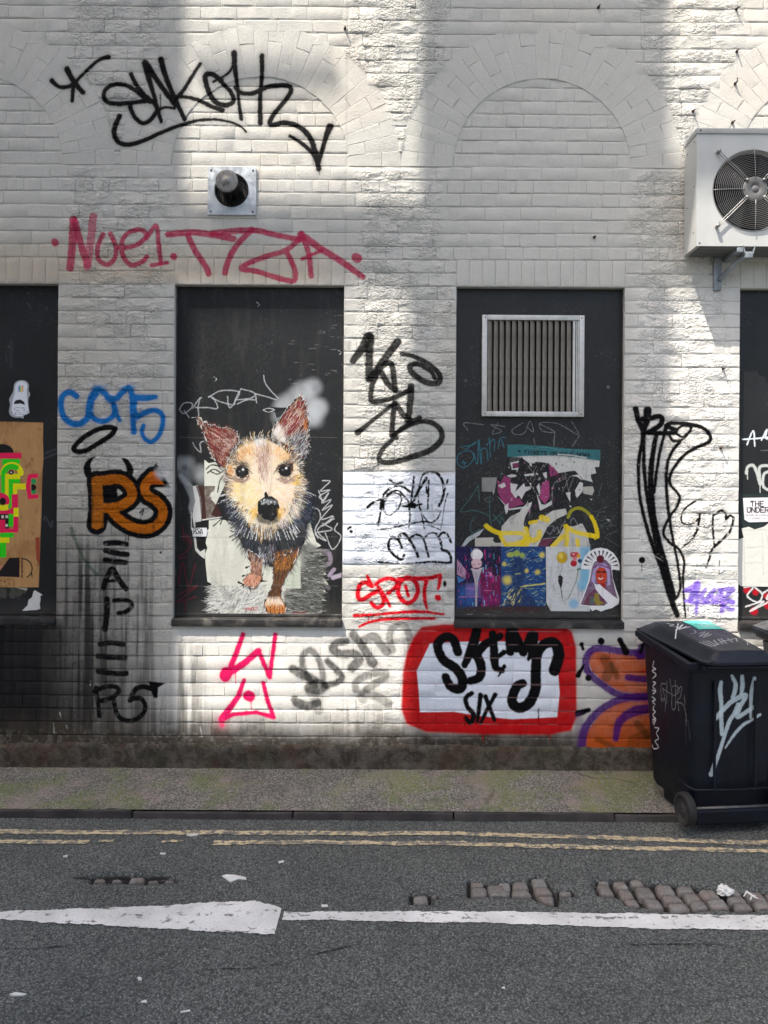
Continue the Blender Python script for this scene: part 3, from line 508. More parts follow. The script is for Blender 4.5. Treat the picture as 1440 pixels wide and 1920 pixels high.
# ===== board 2: dog
c = bc[1]; k1 = crop(320, 690, 4.364); k2 = crop(320, 920, 4.364); rr = np.random.default_rng(5)
for _ in range(26):
    x, y = rr.uniform(540, 640), rr.uniform(590, 720); L = rr.uniform(4, 16)
    c.stroke([(x, y), (x + L, y + rr.uniform(-1, 1))], .7, (150, 152, 156), .5, .3, sp=False)
for x, y in ((404, 710), (484, 570), (637, 660)): c.stroke([(x - 3, y - 3), (x + 2, y + 1), (x - 1, y + 5)], 1, (190, 192, 196), .8, .4)
for x, y, r0, a in ((1160, 160, 16, .9), (1080, 200, 20, .85), (1010, 250, 18, .7), (1180, 340, 20, .9), (1215, 320, 15, .8), (1130, 400, 19, .85), (900, 330, 15, .75), (930, 290, 16, .7), (880, 400, 12, .7), (1100, 300, 24, .6), (1190, 430, 12, .6)): c.blob(x, y, r0, (200, 206, 212), a * .5, 9, conv=k1)
c.blob(1180, 170, 5, (120, 126, 132), .45, 4, conv=k1)
for x, y, r0, a in ((110, 800, 17, .6), (75, 780, 12, .5), (150, 770, 10, .5), (235, 850, 13, .75), (250, 900, 12, .6), (130, 900, 10, .55)): c.blob(x, y, r0, (186, 190, 194), a * .55, 8, conv=k1)
c.blob(112, 815, 5, (60, 62, 66), .6, 4, conv=k1)
c.stroke([k1(80, 880), k1(140, 960), k1(190, 1060), k2(170, 140), k2(165, 180)], [8, 14, 12, 3], (186, 190, 194), .6, 3)
sc = lambda pts, kk, w=2.2, col=(186, 190, 196), a=.8: c.stroke([kk(*q) for q in pts], w, col, a, .5, streak=.4)
for p in ([(70, 340), (105, 292), (165, 285), (175, 320), (110, 372), (72, 345)], [(110, 350), (150, 405)], [(180, 330), (225, 262), (250, 243)], [(238, 250), (224, 320), (230, 390)], [(200, 325), (300, 325), (382, 330), (350, 250), (310, 235)], [(310, 240), (400, 190), (500, 185), (560, 202), (540, 250), (490, 325), (470, 300), (465, 235)], [(340, 250), (420, 282), (490, 300)], [(575, 170), (530, 255), (520, 300)], [(575, 172), (680, 205), (702, 285)], [(530, 262), (640, 252), (690, 230)], [(545, 295), (620, 262), (690, 262)], [(690, 212), (780, 235), (862, 262)], [(760, 62), (772, 122), (820, 190), (880, 250)], [(180, 612), (200, 650), (245, 688), (240, 620), (265, 600)]): sc(p, k1)
for p in ([(1240, 922), (1300, 930), (1225, 1005), (1300, 1000), (1215, 1050), (1250, 1091)],): sc(p, k1, 2.0, (220, 222, 226))
for p in ([(1210, 0), (1245, 85), (1290, 20), (1235, 100), (1310, 75), (1240, 160), (1320, 120), (1230, 235), (1330, 210), (1240, 290), (1335, 230), (1200, 320), (1270, 410), (1180, 350), (1320, 320), (1240, 270)], [(1362, 270), (1340, 322), (1392, 380), (1322, 480), (1262, 345)], [(1155, 140), (1210, 160), (1222, 230), (1180, 320), (1205, 390)]): sc(p, k2, 2.0, (214, 216, 220))
c.stroke([k2(1220, 620), k2(1300, 590), k2(1290, 510), k2(1220, 495)], 8.5, (150, 138, 154), .8, 1.5); c.stroke([k2(1295, 695), k2(1335, 645)], 7, (176, 160, 184), .8, 1.5); c.stroke([k2(1325, 712), k2(1400, 690)], 8, (186, 174, 196), .85, 1.5); c.stroke([k2(1250, 760), k2(1290, 800)], 7, (130, 122, 134), .6, 2)
for p in ([(100, 290), (106, 410)], [(130, 360), (165, 450), (66, 552), (130, 540)], [(62, 770), (98, 590), (145, 790), (200, 600)], [(48, 860), (215, 780), (58, 912), (205, 868)], [(122, 900), (120, 1000)]): sc(p, k2, 2.2, (116, 18, 44), .75)
c.stroke([k2(120, 380), k2(150, 420)], 9, (100, 14, 34), .4, 5)
# torn white paper behind the dog
PAPER = [(275, 760), (300, 758), (320, 780), (450, 700), (900, 700), (1030, 780)]
TP = [k1(275, 752), k1(310, 780), k1(420, 760), k1(470, 900), k2(330, 200), k2(430, 240), k2(700, 300), k2(1090, 290), k2(1130, 220), k2(1160, 330), k2(1190, 420), k2(1230, 450), k2(1190, 470), k2(1240, 530), k2(1200, 545), k2(1262, 600), k2(1215, 610), k2(1275, 690), k2(1235, 690), k2(1290, 770), k2(1235, 770), k2(1268, 830), k2(1225, 840), k2(1262, 900), k2(1225, 905), k2(1240, 960), k2(1232, 1004), k2(1000, 1012), k2(700, 1010), k2(420, 1010), k2(390, 985), k2(340, 960), k2(375, 945), k2(300, 925), k2(350, 910), k2(292, 900), k2(345, 880), k2(318, 862), k2(360, 856), k2(300, 830), k2(350, 820), k2(330, 760), k2(300, 745), k2(285, 600), k2(280, 520), k2(300, 470), k2(276, 400), k2(300, 330), k1(275, 1000)]
c.poly(TP, (214, 216, 206), tex=.05)
r_ = c.mask(TP); gr = fbm(*r_[0].shape, 26, 120, 5, seed=15); yy = np.linspace(0, 1, r_[0].shape[0])[:, None]
c.mix(r_[1], r_[0] * sstep(.36, .62, gr + .25 * (0.32 - yy)) * .28, lin((164, 166, 156)))
c.poly([k2(*q) for q in [(1060, 470), (1130, 420), (1210, 470), (1250, 650), (1260, 800), (1220, 1000), (930, 1005), (920, 830), (1062, 800), (1062, 575)]], (92, 94, 92), .8, soft=4)
c.poly([k2(*q) for q in [(330, 860), (480, 860), (700, 900), (760, 1005), (430, 1005)]], (176, 178, 170), .6, soft=5)
# grey painted fur along the bottom and right side of the paper
sg, cl = [], []
for _ in range(2300):
    u = rr.random()
    if u < .55: x, y = rr.uniform(930, 1240), rr.uniform(480, 1000); ang = rr.normal(0.15, .35)
    else: x, y = rr.uniform(330, 780), rr.uniform(770, 1000); ang = rr.normal(2.9 if x < 420 else 2.3, .5)
    if y < 620 and x < 1090: continue
    L = rr.uniform(25, 90); p = k2(x, y); q = k2(x + L * math.cos(ang), y + L * math.sin(ang) * .8)
    g_ = rr.choice([30, 46, 62, 84, 112, 150, 190], p=[.12, .18, .22, .19, .14, .09, .06]) if u < .55 else rr.choice([60, 120, 170, 200, 220], p=[.08, .15, .25, .27, .25])
    sg.append((p, q)); cl.append((g_, g_ + 2, g_ - 1))
c.lines(sg, 1.5, cl, .7)
for p in ([(360, 740), (430, 790), (480, 850), (530, 900)], [(480, 860), (600, 800), (700, 760)]): c.stroke([k2(*q) for q in p], 1, (120, 122, 116), .6, .5)
c.poly([k2(*q) for q in [(990, 600), (1060, 575), (1062, 800), (930, 800), (930, 700)]], (196, 204, 188), .9)
# left scraps
c.poly([k1(180, 968), k1(222, 962), k2(250, 60), k2(255, 180), k2(246, 310), k2(190, 300), k2(176, 200), k2(200, 90)], (196, 198, 200), tex=.1)
c.poly([k1(110, 968), k1(180, 968), k2(200, 90), k2(165, 180), k1(150, 1060)], (122, 126, 128), .8)
BRP = [k1(205, 965), k1(362, 966), k1(352, 1000), k1(330, 1010), k1(312, 1050), k1(335, 1060), k2(320, 60), k2(385, 130), k2(400, 165), k2(420, 200), k2(400, 222), k2(255, 245), k2(246, 180), k1(235, 1060)]
c.poly(BRP, (62, 26, 20), tex=.4); c.poly([k2(255, 236), k2(420, 212), k2(420, 222), k2(258, 248)], (210, 210, 206))
c.poly([k2(200, 260), k2(312, 240), k2(312, 310), k2(300, 330), k2(280, 475), k2(210, 470)], (18, 18, 19)); c.poly([k2(185, 370), k2(205, 372), k2(215, 470), k2(240, 500), k2(282, 478), k2(276, 560), k2(236, 528), k2(200, 490)], (212, 212, 208), .9)
for x0, L in ((168, 140), (185, 60), (205, 40)): c.stroke([k2(x0, 180), k2(x0 + 2, 180 + L)], 2, (206, 208, 208), .8, .6)
LB = [k2(174, 306), k2(292, 304), k2(302, 330), k2(292, 376), k2(182, 374)]
c.poly(LB, (216, 220, 226)); lb = k2(186, 334); c.text('SPCA', lb[0], lb[1], 5.2, 3.5, 1.2, (20, 22, 28)); lb = k2(186, 358); c.text('FARM', lb[0], lb[1], 4.6, 3.6, 1.2, (20, 22, 28)); c.stroke([k2(186, 368), k2(262, 368)], .8, (60, 62, 70), .8, .3, sp=False)
for p in ([(350, 290), (420, 230), (405, 275)], [(470, 170), (450, 210), (462, 250), (490, 275), (520, 262)], [(430, 90), (440, 40), (490, 10)], [(480, 380), (540, 345), (490, 330)], [(500, 410), (560, 370)], [(440, 130), (415, 100), (430, 60)]): c.stroke([k2(*q) for q in p], 2.2, (16, 18, 20), .95, .4)
for p in ([(290, 830), (330, 795), (380, 800)], [(300, 860), (350, 830), (400, 850)], [(385, 1015), (400, 930), (430, 880)], [(330, 850), (380, 870), (420, 850)]): c.stroke([k1(*q) for q in p], 2.4, (18, 18, 20), .95, .4)
c.poly([k2(390, 800), k2(470, 820), k2(520, 870), k2(440, 900)], (140, 142, 136), .5, soft=4)
# --- the dog itself
DK = (17, 19, 23)
def cut(pts, amp, seed, step=5.0):         # ragged fur outline: points in photo px
    q = np.random.default_rng(seed); out = []
    P = np.array(pts + pts[:1], float)
    for a, b in zip(P, P[1:]):
        L = np.hypot(*(b - a)); n = max(1, int(L / step)); nrm = np.array([(b - a)[1], -(b - a)[0]]) / max(L, 1e-6)
        for j in range(n):
            out.append(tuple(a + (b - a) * j / n + nrm * q.uniform(-.2, 1) * amp * (1 if j % 2 else -.35)))
    return out
EARL = [k1(*q) for q in [(215, 400), (262, 440), (330, 468), (430, 490), (520, 505), (556, 560), (560, 610), (500, 690), (470, 760), (456, 830), (400, 820), (360, 760), (322, 690), (300, 610), (270, 540), (245, 480)]]
EARR = [k1(*q) for q in [(1062, 222), (1100, 300), (1122, 400), (1128, 480), (1122, 600), (1108, 720), (1050, 760), (980, 720), (900, 640), (836, 600), (830, 530), (860, 470), (900, 400), (950, 330), (1000, 280)]]
HEAD = [k1(*q) for q in [(476, 790), (520, 715), (580, 650), (680, 606), (770, 592), (830, 604), (915, 662), (990, 735), (1036, 800), (1060, 870), (1085, 950), (1080, 1050)]] + [k2(*q) for q in [(1060, 120), (1000, 220), (900, 262), (780, 270), (650, 268), (560, 190), (500, 90), (480, 0)]] + [k1(470, 950), k1(462, 850)]
CHEST = [k2(*q) for q in [(520, 0), (1120, 0), (1150, 60), (1150, 180), (1120, 290), (1100, 400), (1060, 470), (1030, 560), (980, 640), (840, 620), (750, 590), (640, 520), (580, 440), (540, 360), (520, 250), (480, 120)]]
LEGL = [k2(*q) for q in [(620, 470), (760, 560), (745, 640), (752, 720), (700, 795), (640, 790), (592, 762), (600, 715), (655, 660), (650, 580)]]
LEGR = [k2(*q) for q in [(840, 580), (1050, 470), (985, 640), (935, 720), (905, 800), (900, 870), (945, 960), (940, 995), (880, 1012), (800, 1000), (762, 925), (800, 850), (838, 740)]]
for q, s_ in ((EARL, 1), (EARR, 2), (CHEST, 3), (LEGL, 4), (LEGR, 5)): c.poly(cut(q, 4.5, s_), (208, 210, 206)); c.poly(cut(q, 3.2, s_ + 20), DK)
c.poly([k1(*q) for q in [(285, 520), (340, 490), (440, 500), (530, 520), (545, 590), (480, 690), (452, 790), (390, 780), (340, 660)]], (122, 44, 40), soft=1.2, tex=.35)
c.poly([k1(*q) for q in [(1050, 250), (1085, 330), (1105, 420), (1080, 470), (1000, 540), (920, 590), (850, 540), (880, 460), (950, 350)]], (128, 40, 44), soft=1.2, tex=.35)
c.poly([k1(*q) for q in [(1080, 440), (1118, 420), (1118, 500), (1095, 520)]], (196, 120, 60), .8, soft=1.5); c.poly([k1(*q) for q in [(840, 500), (900, 520), (940, 600), (850, 620)]], (226, 222, 214), .85, soft=2.5)
c.poly([k1(*q) for q in [(940, 610), (1040, 520), (1090, 560), (1090, 690), (1030, 720)]], (40, 38, 48), .9, soft=2)
c.poly(LEGL, (150, 104, 84), .85, soft=1.5, tex=.3); c.poly([k2(*q) for q in [(592, 762), (600, 715), (660, 680), (730, 700), (745, 740), (700, 790), (640, 788)]], (222, 150, 120), soft=1.0, tex=.2)
c.poly(LEGR, (104, 66, 38), .85, soft=1.5, tex=.35); c.poly([k2(*q) for q in [(790, 880), (900, 875), (945, 960), (940, 992), (880, 1010), (800, 998), (765, 930)]], (206, 140, 80), soft=1.0, tex=.2); c.poly([k2(*q) for q in [(790, 870), (900, 868), (920, 920), (780, 925)]], (230, 218, 204), .9, soft=2)
c.poly([k2(*q) for q in [(860, 520), (1060, 460), (1030, 560), (980, 640), (860, 640)]], (190, 112, 40), .8, soft=3, tex=.5); c.poly([k2(*q) for q in [(640, 290), (850, 270), (820, 350), (740, 390), (680, 340)]], (206, 160, 96), .75, soft=3, tex=.5)
def fur(pts, n, dirf, pal, L, w, a=.85):
    r2 = c.mask(pts)
    ys, xs = np.nonzero(r2[0] > .5); pick = rr.integers(0, len(xs), int(n * 1.9)); sg, cl = [], []
    inv = F / (DW + c.y)
    for j in pick:
        X = c.x0 + (xs[j] + r2[1][1].start) / c.ppm; Z = c.z0 + (ys[j] + r2[1][0].start) / c.ppm
        px, py = VX + inv * (X * CR + (Z - HC) * SR), VY - inv * ((Z - HC) * CR - X * SR)
        an = dirf(px, py) + rr.normal(0, .28); l = L * rr.uniform(.5, 1.4)
        sg.append(((px, py), (px + l * math.cos(an), py + l * math.sin(an)))); cl.append(pal(px, py))
    c.lines(sg, w * .8, cl, a * .72)
def pick(*cs):
    return lambda x, y: tuple(np.clip(np.array(cs[rr.integers(len(cs))]) + rr.normal(0, 8, 3), 0, 255))
fc = k1(770, 960)
rad = lambda x, y: math.atan2(y - fc[1], x - fc[0])
fur(EARL, 420, lambda x, y: math.atan2(-1, -.8), pick((120, 40, 36), (90, 26, 28), (150, 66, 56), (60, 22, 24), (200, 170, 150)), 9, 1.3)
fur(EARR, 420, lambda x, y: math.atan2(-1, .55), pick((124, 34, 40), (92, 24, 30), (156, 66, 58), (60, 20, 26), (190, 150, 110), (220, 214, 206)), 10, 1.3)
fur([k1(*q) for q in [(930, 600), (1040, 530), (1110, 560), (1100, 740), (1030, 740)]], 260, lambda x, y: math.atan2(-1, .7), pick((30, 30, 38), (60, 58, 70), (210, 210, 214), (20, 20, 24), (150, 150, 160)), 10, 1.3)
fur([k1(*q) for q in [(830, 500), (900, 500), (940, 610), (840, 620)]], 120, lambda x, y: -1.2, pick((236, 232, 226), (214, 206, 200)), 11, 1.3)
def cpal(x, y):
    t = rr.random(); side = abs(x - fc[0])
    if y < 862 and side < 22: b = [(150, 110, 96), (226, 200, 176), (200, 150, 120), (240, 226, 206)]
    elif y < 868: b = [(230, 190, 130), (240, 214, 160), (214, 160, 92), (244, 236, 220), (226, 196, 150)]
    elif y > 905 and x < fc[0]: b = [(236, 206, 96), (240, 226, 160), (244, 240, 226), (224, 180, 60)]
    elif y > 905: b = [(240, 200, 180), (244, 226, 206), (236, 190, 90), (246, 240, 232)]
    else: b = [(240, 226, 190), (246, 238, 220), (232, 200, 140), (220, 190, 160)]
    v = b[rr.integers(len(b))]; return tuple(np.clip(np.array(v) + rr.normal(0, 7, 3), 0, 255))
fur(CHEST, 1500, lambda x, y: math.atan2(y - (fc[1] - 20), (x - fc[0]) * 1.3), pick((20, 23, 30), (30, 35, 46), (12, 13, 16), (44, 50, 62), (24, 24, 26), (18, 20, 24), (26, 34, 52), (96, 102, 112)), 14, 1.2)
fur([k2(*q) for q in [(700, 440), (860, 440), (850, 560), (740, 560)]], 90, lambda x, y: 1.7, pick((206, 212, 224), (30, 32, 40), (110, 90, 80)), 12, 1.2)
fur([k2(*q) for q in [(860, 500), (1070, 440), (1000, 620), (860, 640)]], 220, lambda x, y: 2.0, pick((206, 126, 40), (150, 84, 30), (230, 160, 80), (60, 36, 20), (96, 58, 28)), 11, 1.3)
fur(LEGR, 260, lambda x, y: 1.7, pick((110, 70, 40), (60, 38, 24), (160, 104, 60), (30, 24, 20)), 9, 1.2); fur(LEGL, 160, lambda x, y: 1.9, pick((170, 120, 96), (90, 60, 50), (214, 180, 160)), 8, 1.2)
c.poly(cut(HEAD, 4, 6), (232, 214, 186), soft=1.2, tex=.12)
c.poly([k1(*q) for q in [(480, 770), (560, 680), (700, 640), (860, 650), (1000, 740), (1030, 800), (900, 770), (760, 900), (650, 800), (520, 800)]], (222, 178, 124), .26, soft=8)
c.poly([k1(*q) for q in [(640, 760), (700, 700), (830, 700), (880, 760), (800, 1000), (720, 1000)]], (236, 222, 206), .7, soft=7)
c.poly([k1(*q) for q in [(500, 900), (700, 900), (720, 1091), (560, 1091)]], (240, 226, 160), .5, soft=8); c.poly([k1(*q) for q in [(820, 930), (1040, 930), (1030, 1091), (860, 1091)]], (240, 212, 190), .6, soft=8)
c.poly([k2(*q) for q in [(1000, 60), (1130, 0), (1150, 120), (1040, 210), (960, 200)]], (30, 42, 66), .9, soft=3)
fur(HEAD, 1500, lambda x, y: rad(x, y) + .25 * math.sin(y * .2), cpal, 10, 1.15, .7)
fur([k1(*q) for q in [(680, 600), (780, 590), (790, 650), (700, 660)]], 60, lambda x, y: -1.6, pick((176, 200, 214), (226, 232, 236)), 9, 1.4)
fur([k1(*q) for q in [(700, 720), (800, 720), (790, 880), (730, 880)]], 130, lambda x, y: -1.5, pick((110, 76, 74), (150, 110, 100), (226, 206, 190)), 10, 1.2, .7)
for p in [[(600, 745), (640, 785)], [(640, 730), (665, 790)], [(680, 735), (690, 788)]]: c.stroke([k2(*q) for q in p], 1, (90, 44, 36), .8, .4)
for p in [[(590, 700), (620, 690)], [(615, 630), (650, 618)], [(555, 750), (600, 770)], [(590, 770), (600, 800)], [(640, 790), (655, 825)], [(740, 740), (790, 740)]]: c.stroke([k2(*q) for q in p], [4, 1], DK, 1, .5)
fur([k2(*q) for q in [(780, 880), (900, 880), (930, 930), (770, 930)]], 80, lambda x, y: 1.5, pick((240, 232, 222), (226, 190, 150)), 8, 1.2); fur([k2(*q) for q in [(775, 930), (935, 930), (935, 1000), (800, 1000)]], 120, lambda x, y: 1.5, pick((206, 120, 50), (226, 150, 84), (150, 80, 36)), 7, 1.2)
for x in (815, 850, 888, 915): c.stroke([k2(x, 945), k2(x + 4, 1003)], 1.4, (70, 34, 18), .9, .4)
fur([k2(*q) for q in [(480, 20), (640, 220), (620, 340), (540, 330)]], 170, lambda x, y: 2.35, pick((150, 154, 160), (30, 34, 44), (20, 22, 28), (206, 210, 220)), 13, 1.3)
fur([k2(*q) for q in [(1000, 120), (1110, 60), (1130, 200), (980, 300), (900, 270)]], 170, lambda x, y: 0.7, pick((130, 138, 150), (30, 40, 66), (50, 66, 100), (20, 24, 34)), 14, 1.3)
fur([k2(*q) for q in [(640, 270), (880, 265), (840, 360), (740, 400)]], 150, lambda x, y: 1.6, pick((214, 160, 90), (236, 214, 170), (40, 36, 34), (236, 226, 206)), 10, 1.3)
fur([k1(*q) for q in [(1030, 800), (1090, 930), (1080, 1060), (1000, 1080), (1010, 930)]] , 110, lambda x, y: .5, pick((230, 228, 224), (40, 50, 74), (226, 200, 160), (90, 110, 140)), 11, 1.1)
for q_ in ([(1010, 20), (1130, 0), (1150, 120), (1120, 250), (1010, 250), (1020, 130)], [(480, 40), (540, 90), (590, 190), (640, 270), (560, 300), (510, 180)]):
    fur([k2(*q) for q in q_], 200, lambda x, y: math.atan2(y - fc[1] + 12, x - fc[0]), pick((16, 20, 30), (36, 46, 66), (20, 22, 26), (50, 62, 86), (24, 26, 30)), 15, 1.3)
fur([k2(*q) for q in [(560, 280), (1110, 280), (1060, 470), (960, 520), (640, 500)]], 420, lambda x, y: math.atan2(1, (x - fc[0]) * .012), pick((14, 16, 20), (26, 30, 40), (44, 52, 66), (18, 18, 20), (80, 84, 90)), 15, 1.2)
for _ in range(70):
    an = rr.uniform(.15, 3.0); r0 = rr.uniform(60, 84); x, y = fc[0] + r0 * math.cos(an), fc[1] - 8 + r0 * .95 * math.sin(an); L_ = rr.uniform(8, 20)
    c.stroke([(x, y), (x + L_ * math.cos(an + .15), y + L_ * math.sin(an + .15))], .8, (216, 220, 226), .65, .3, sp=False)
fur([k1(*q) for q in [(600, 620), (760, 600), (930, 680), (900, 760), (760, 720), (640, 760)]], 160, rad, pick((246, 240, 228), (240, 226, 206), (214, 160, 110), (236, 190, 130)), 11, 1.1)
fur([k1(*q) for q in [(640, 860), (900, 860), (960, 1060), (560, 1060)]], 220, rad, pick((248, 242, 230), (246, 230, 214), (240, 222, 190)), 11, 1.1)
for q_, n_ in (([(500, 60), (620, 200), (760, 270), (900, 265), (1020, 190), (1060, 60), (1030, 40), (960, 190), (780, 235), (640, 190)], 260), ([(470, 860), (500, 960), (480, 1060), (440, 960)], 0)):
    if n_: fur([k2(*q) for q in q_], n_, lambda x, y: math.atan2(y - fc[1] + 30, (x - fc[0])), pick((236, 224, 200), (244, 238, 226), (226, 196, 140), (206, 206, 206), (60, 64, 74)), 14, 1.0)
for _ in range(160):
    an = rr.uniform(-2.9, -.25) if rr.random() < .45 else rr.uniform(.0, 3.14); rx_, ry_ = 66, 74; cx_, cy_ = k1(770, 880); x, y = cx_ + rx_ * math.cos(an), cy_ + ry_ * math.sin(an); L_ = rr.uniform(5, 15); a2 = an + rr.normal(0, .3)
    c.stroke([(x, y), (x + L_ * .5 * math.cos(a2), y + L_ * .5 * math.sin(a2)), (x + L_ * math.cos(a2 + .2), y + L_ * math.sin(a2 + .2))], [1.3, .5], [(236, 222, 192), (244, 240, 230), (222, 184, 124), (24, 26, 32)][rr.integers(4)], .8, .3)
for q_, cc in (([(560, 690), (640, 640), (680, 700), (600, 760), (540, 780)], [(222, 160, 92), (206, 132, 66), (240, 206, 160)]), ([(860, 650), (940, 700), (1000, 750), (930, 760), (860, 730)], [(226, 164, 96), (210, 140, 74), (244, 220, 180)]), ([(1000, 860), (1050, 880), (1040, 960), (980, 960)], [(230, 170, 90), (236, 210, 120)]), ([(480, 800), (510, 800), (520, 900), (480, 900)], [(206, 130, 70), (226, 180, 120)])):
    fur([k1(*q) for q in q_], 70, rad, pick(*cc), 10, 1.2)
for q_ in ([(556, 540), (566, 610), (500, 700), (470, 780), (458, 860), (500, 760), (560, 640)], [(826, 560), (836, 610), (900, 650), (850, 612)], [(1020, 730), (1060, 760), (1075, 860), (1040, 800)], [(455, 850), (480, 880), (476, 960), (450, 940)]):
    fur([k1(*q) for q in q_], 60, lambda x, y: rad(x, y) + .5, pick((20, 20, 24), (40, 30, 30), (70, 50, 44), (226, 222, 214)), 9, 1.2)
for q, s_ in ((EARL, 81), (EARR, 82), (LEGL, 83), (LEGR, 84)):
    pc = cut(q, 4, s_, 4.5)
    for a_p, b_p in zip(pc, pc[1:]):
        if rr.random() < .7: c.stroke([a_p, b_p], 1.0, DK if rr.random() < .55 else (222, 224, 224), .9, .3, sp=False)
for q_ in ([(330, 520), (500, 640)], [(350, 600), (520, 600)], [(900, 560), (1060, 330)], [(860, 560), (1000, 430)], [(980, 560), (1090, 400)], [(400, 700), (520, 560)]):
    for j in range(5):
        x, y = rr.normal(0, 14, 2); p0, p1 = q_; c.stroke([k1(p0[0] + x, p0[1] + y), k1((p0[0] + p1[0]) / 2 + x + 10, (p0[1] + p1[1]) / 2 + y), k1(p1[0] + x, p1[1] + y)], .7, (214, 190, 180), .55, .3)
# eyes, nose
for (ex, ey, rx, ry, tl) in ((585, 852, 12.6, 12.2, 0), (938, 840, 13.2, 12.0, 1)):
    X, Y = k1(ex, ey); c.blob(X, Y, rx + 2.5, (66, 44, 42), .4, 3, ry=ry + 2.5); c.blob(X, Y, rx, (10, 10, 12), 1, 1, ry=ry)
    if tl: c.poly([k1(*q) for q in [(870, 850), (910, 800), (960, 770), (1000, 780), (1000, 850), (960, 890)]], (10, 10, 12), soft=1)
    c.blob(X + 1.5, Y - 4.5, 2.2, (226, 230, 236), 1, .8); c.blob(X - 5, Y - 1, 1.6, (120, 124, 130), .8, .8)
    for j in range(16):
        an = rr.uniform(0.2, 2.9); c.stroke([(X + rx * math.cos(an), Y + ry * math.sin(an)), (X + (rx + 6) * math.cos(an), Y + (ry + 6) * math.sin(an))], .9, (232, 216, 196), .8, .3, sp=False)
for q_, cc in (([(500, 800), (540, 770), (620, 775), (650, 800), (600, 790), (540, 800)], (70, 44, 38)), ([(840, 870), (880, 800), (950, 752), (1010, 752), (1020, 790), (960, 775), (900, 815)], (54, 36, 34)), ([(500, 880), (530, 930), (600, 950), (650, 900), (600, 915), (540, 900)], (128, 84, 84)), ([(860, 910), (930, 950), (1010, 930), (1020, 880), (960, 915), (900, 900)], (136, 96, 100))):
    c.poly([k1(*q) for q in q_], cc, .75, soft=3); fur([k1(*q) for q in q_], 45, rad, pick(cc, (40, 26, 24), (220, 200, 180)), 7, 1.0, .8)
c.poly([k2(*q) for q in [(690, 190), (760, 170), (840, 170), (905, 190), (890, 255), (800, 282), (715, 258)]], (20, 20, 24), .8, soft=3)
NO = [k2(*q) for q in [(780, 5), (800, 45), (850, 60), (885, 110), (880, 190), (840, 245), (770, 240), (720, 190), (708, 120), (735, 70), (765, 50)]]
for (ex, ey) in ((585, 852), (938, 840)):
    X, Y = k1(ex, ey)
    for j in range(34):
        an = rr.uniform(0, 6.28); r0 = rr.uniform(10.5, 15); a2 = an + rr.normal(0, .5); L_ = rr.uniform(3, 8)
        c.stroke([(X + r0 * math.cos(an), Y + r0 * .9 * math.sin(an)), (X + (r0 + L_) * math.cos(a2), Y + (r0 + L_) * .9 * math.sin(a2))], [1.2, .5], [(14, 12, 14), (70, 46, 42), (236, 220, 196), (150, 100, 80), (20, 16, 18)][rr.integers(5)], .8, .3, sp=False)
    c.poly([(X - 15, Y - 7), (X - 4, Y - 13), (X + 9, Y - 13), (X + 16, Y - 6), (X + 8, Y - 9.5), (X - 4, Y - 9)], (30, 22, 22), .8, soft=1.2)
fur([k1(*q) for q in [(705, 640), (800, 640), (820, 760), (790, 960), (730, 960), (690, 760)]], 150, lambda x, y: -1.55 + (x - fc[0]) * .02, pick((120, 84, 80), (150, 104, 94), (236, 216, 200), (190, 140, 120), (226, 206, 190)), 10, 1.0)
for q_ in ([(470, 870), (520, 880), (520, 1010), (480, 1060)], [(1020, 840), (1075, 900), (1080, 1050), (1000, 1060)], [(500, 740), (560, 690), (560, 760), (520, 800)], [(960, 700), (1010, 740), (1020, 800), (970, 770)]):
    fur([k1(*q) for q in q_], 55, rad, pick((120, 92, 70), (160, 116, 70), (90, 84, 90), (236, 226, 206), (50, 46, 50)), 11, 1.1)
c.poly(cut(NO, 2, 9), (12, 13, 16), soft=.6); c.poly([k2(*q) for q in [(740, 95), (790, 70), (860, 82), (872, 106), (800, 100), (750, 112)]], (150, 154, 160), .6, soft=3)
for _ in range(26):
    x, y = rr.uniform(735, 870), rr.uniform(72, 112); c.blob(*k2(x, y), rr.uniform(.5, 1.3), (206, 210, 214), .7, .8)
for q_ in ((752, 175), (845, 170)): c.blob(*k2(*q_), 4, (4, 4, 5), .9, 2); c.blob(k2(*q_)[0] - 2, k2(*q_)[1] + 5, 1.4, (120, 124, 130), .5, 1)
for x, a in ((690, .9), (905, .85)): c.poly([k2(*q) for q in [(x - 32, 150), (x + 12, 140), (x + 20, 200), (x - 25, 250)]], (232, 176, 36), a * .8, soft=2.5, tex=.4)
for _ in range(40):
    x, y = k2(rr.uniform(560, 1040), rr.uniform(275, 350)); an = math.atan2(y - fc[1] + 10, x - fc[0]); c.stroke([(x, y), (x + 16 * math.cos(an), y + 16 * math.sin(an))], .9, (222, 224, 228), .8, .3, sp=False)
for q, s_ in ((EARL, 1), (EARR, 2), (HEAD, 6)):
    for (x, y) in cut(q, 5, s_ + 50, 9): c.stroke([(x, y), (x + rr.normal(0, 3), y + rr.normal(0, 3))], .9, (224, 226, 226), .85, .3, sp=False)
for p in [[(755, 345), (800, 360), (900, 345), (940, 330)], [(820, 325), (930, 335)]]: c.stroke([k1(*q) for q in p], 3, DK, .95, .8)
c.poly([k1(*q) for q in [(840, 330), (930, 325), (950, 330), (900, 400), (865, 410)]], DK, .95, soft=1); c.stroke([k1(755, 342), k1(800, 330), k1(850, 345), k1(800, 362), k1(755, 345)], 1.1, (206, 210, 212), .9, .3)
lb = k2(600, 978); c.text('IMASET', lb[0], lb[1], 5.0, 3.6, 1.1, (176, 20, 40), .9); c.stroke([k2(1000, 1002), k2(1110, 998)], 3, (120, 24, 34), .7, 1.5)
c.a[..., :3] *= np.float32(0.80); c.mix((slice(None), slice(None)), sstep(.56, .74, fbm(c.h, c.w, 30, 200, 5, seed=301)) * .16, lin((70, 68, 64)))
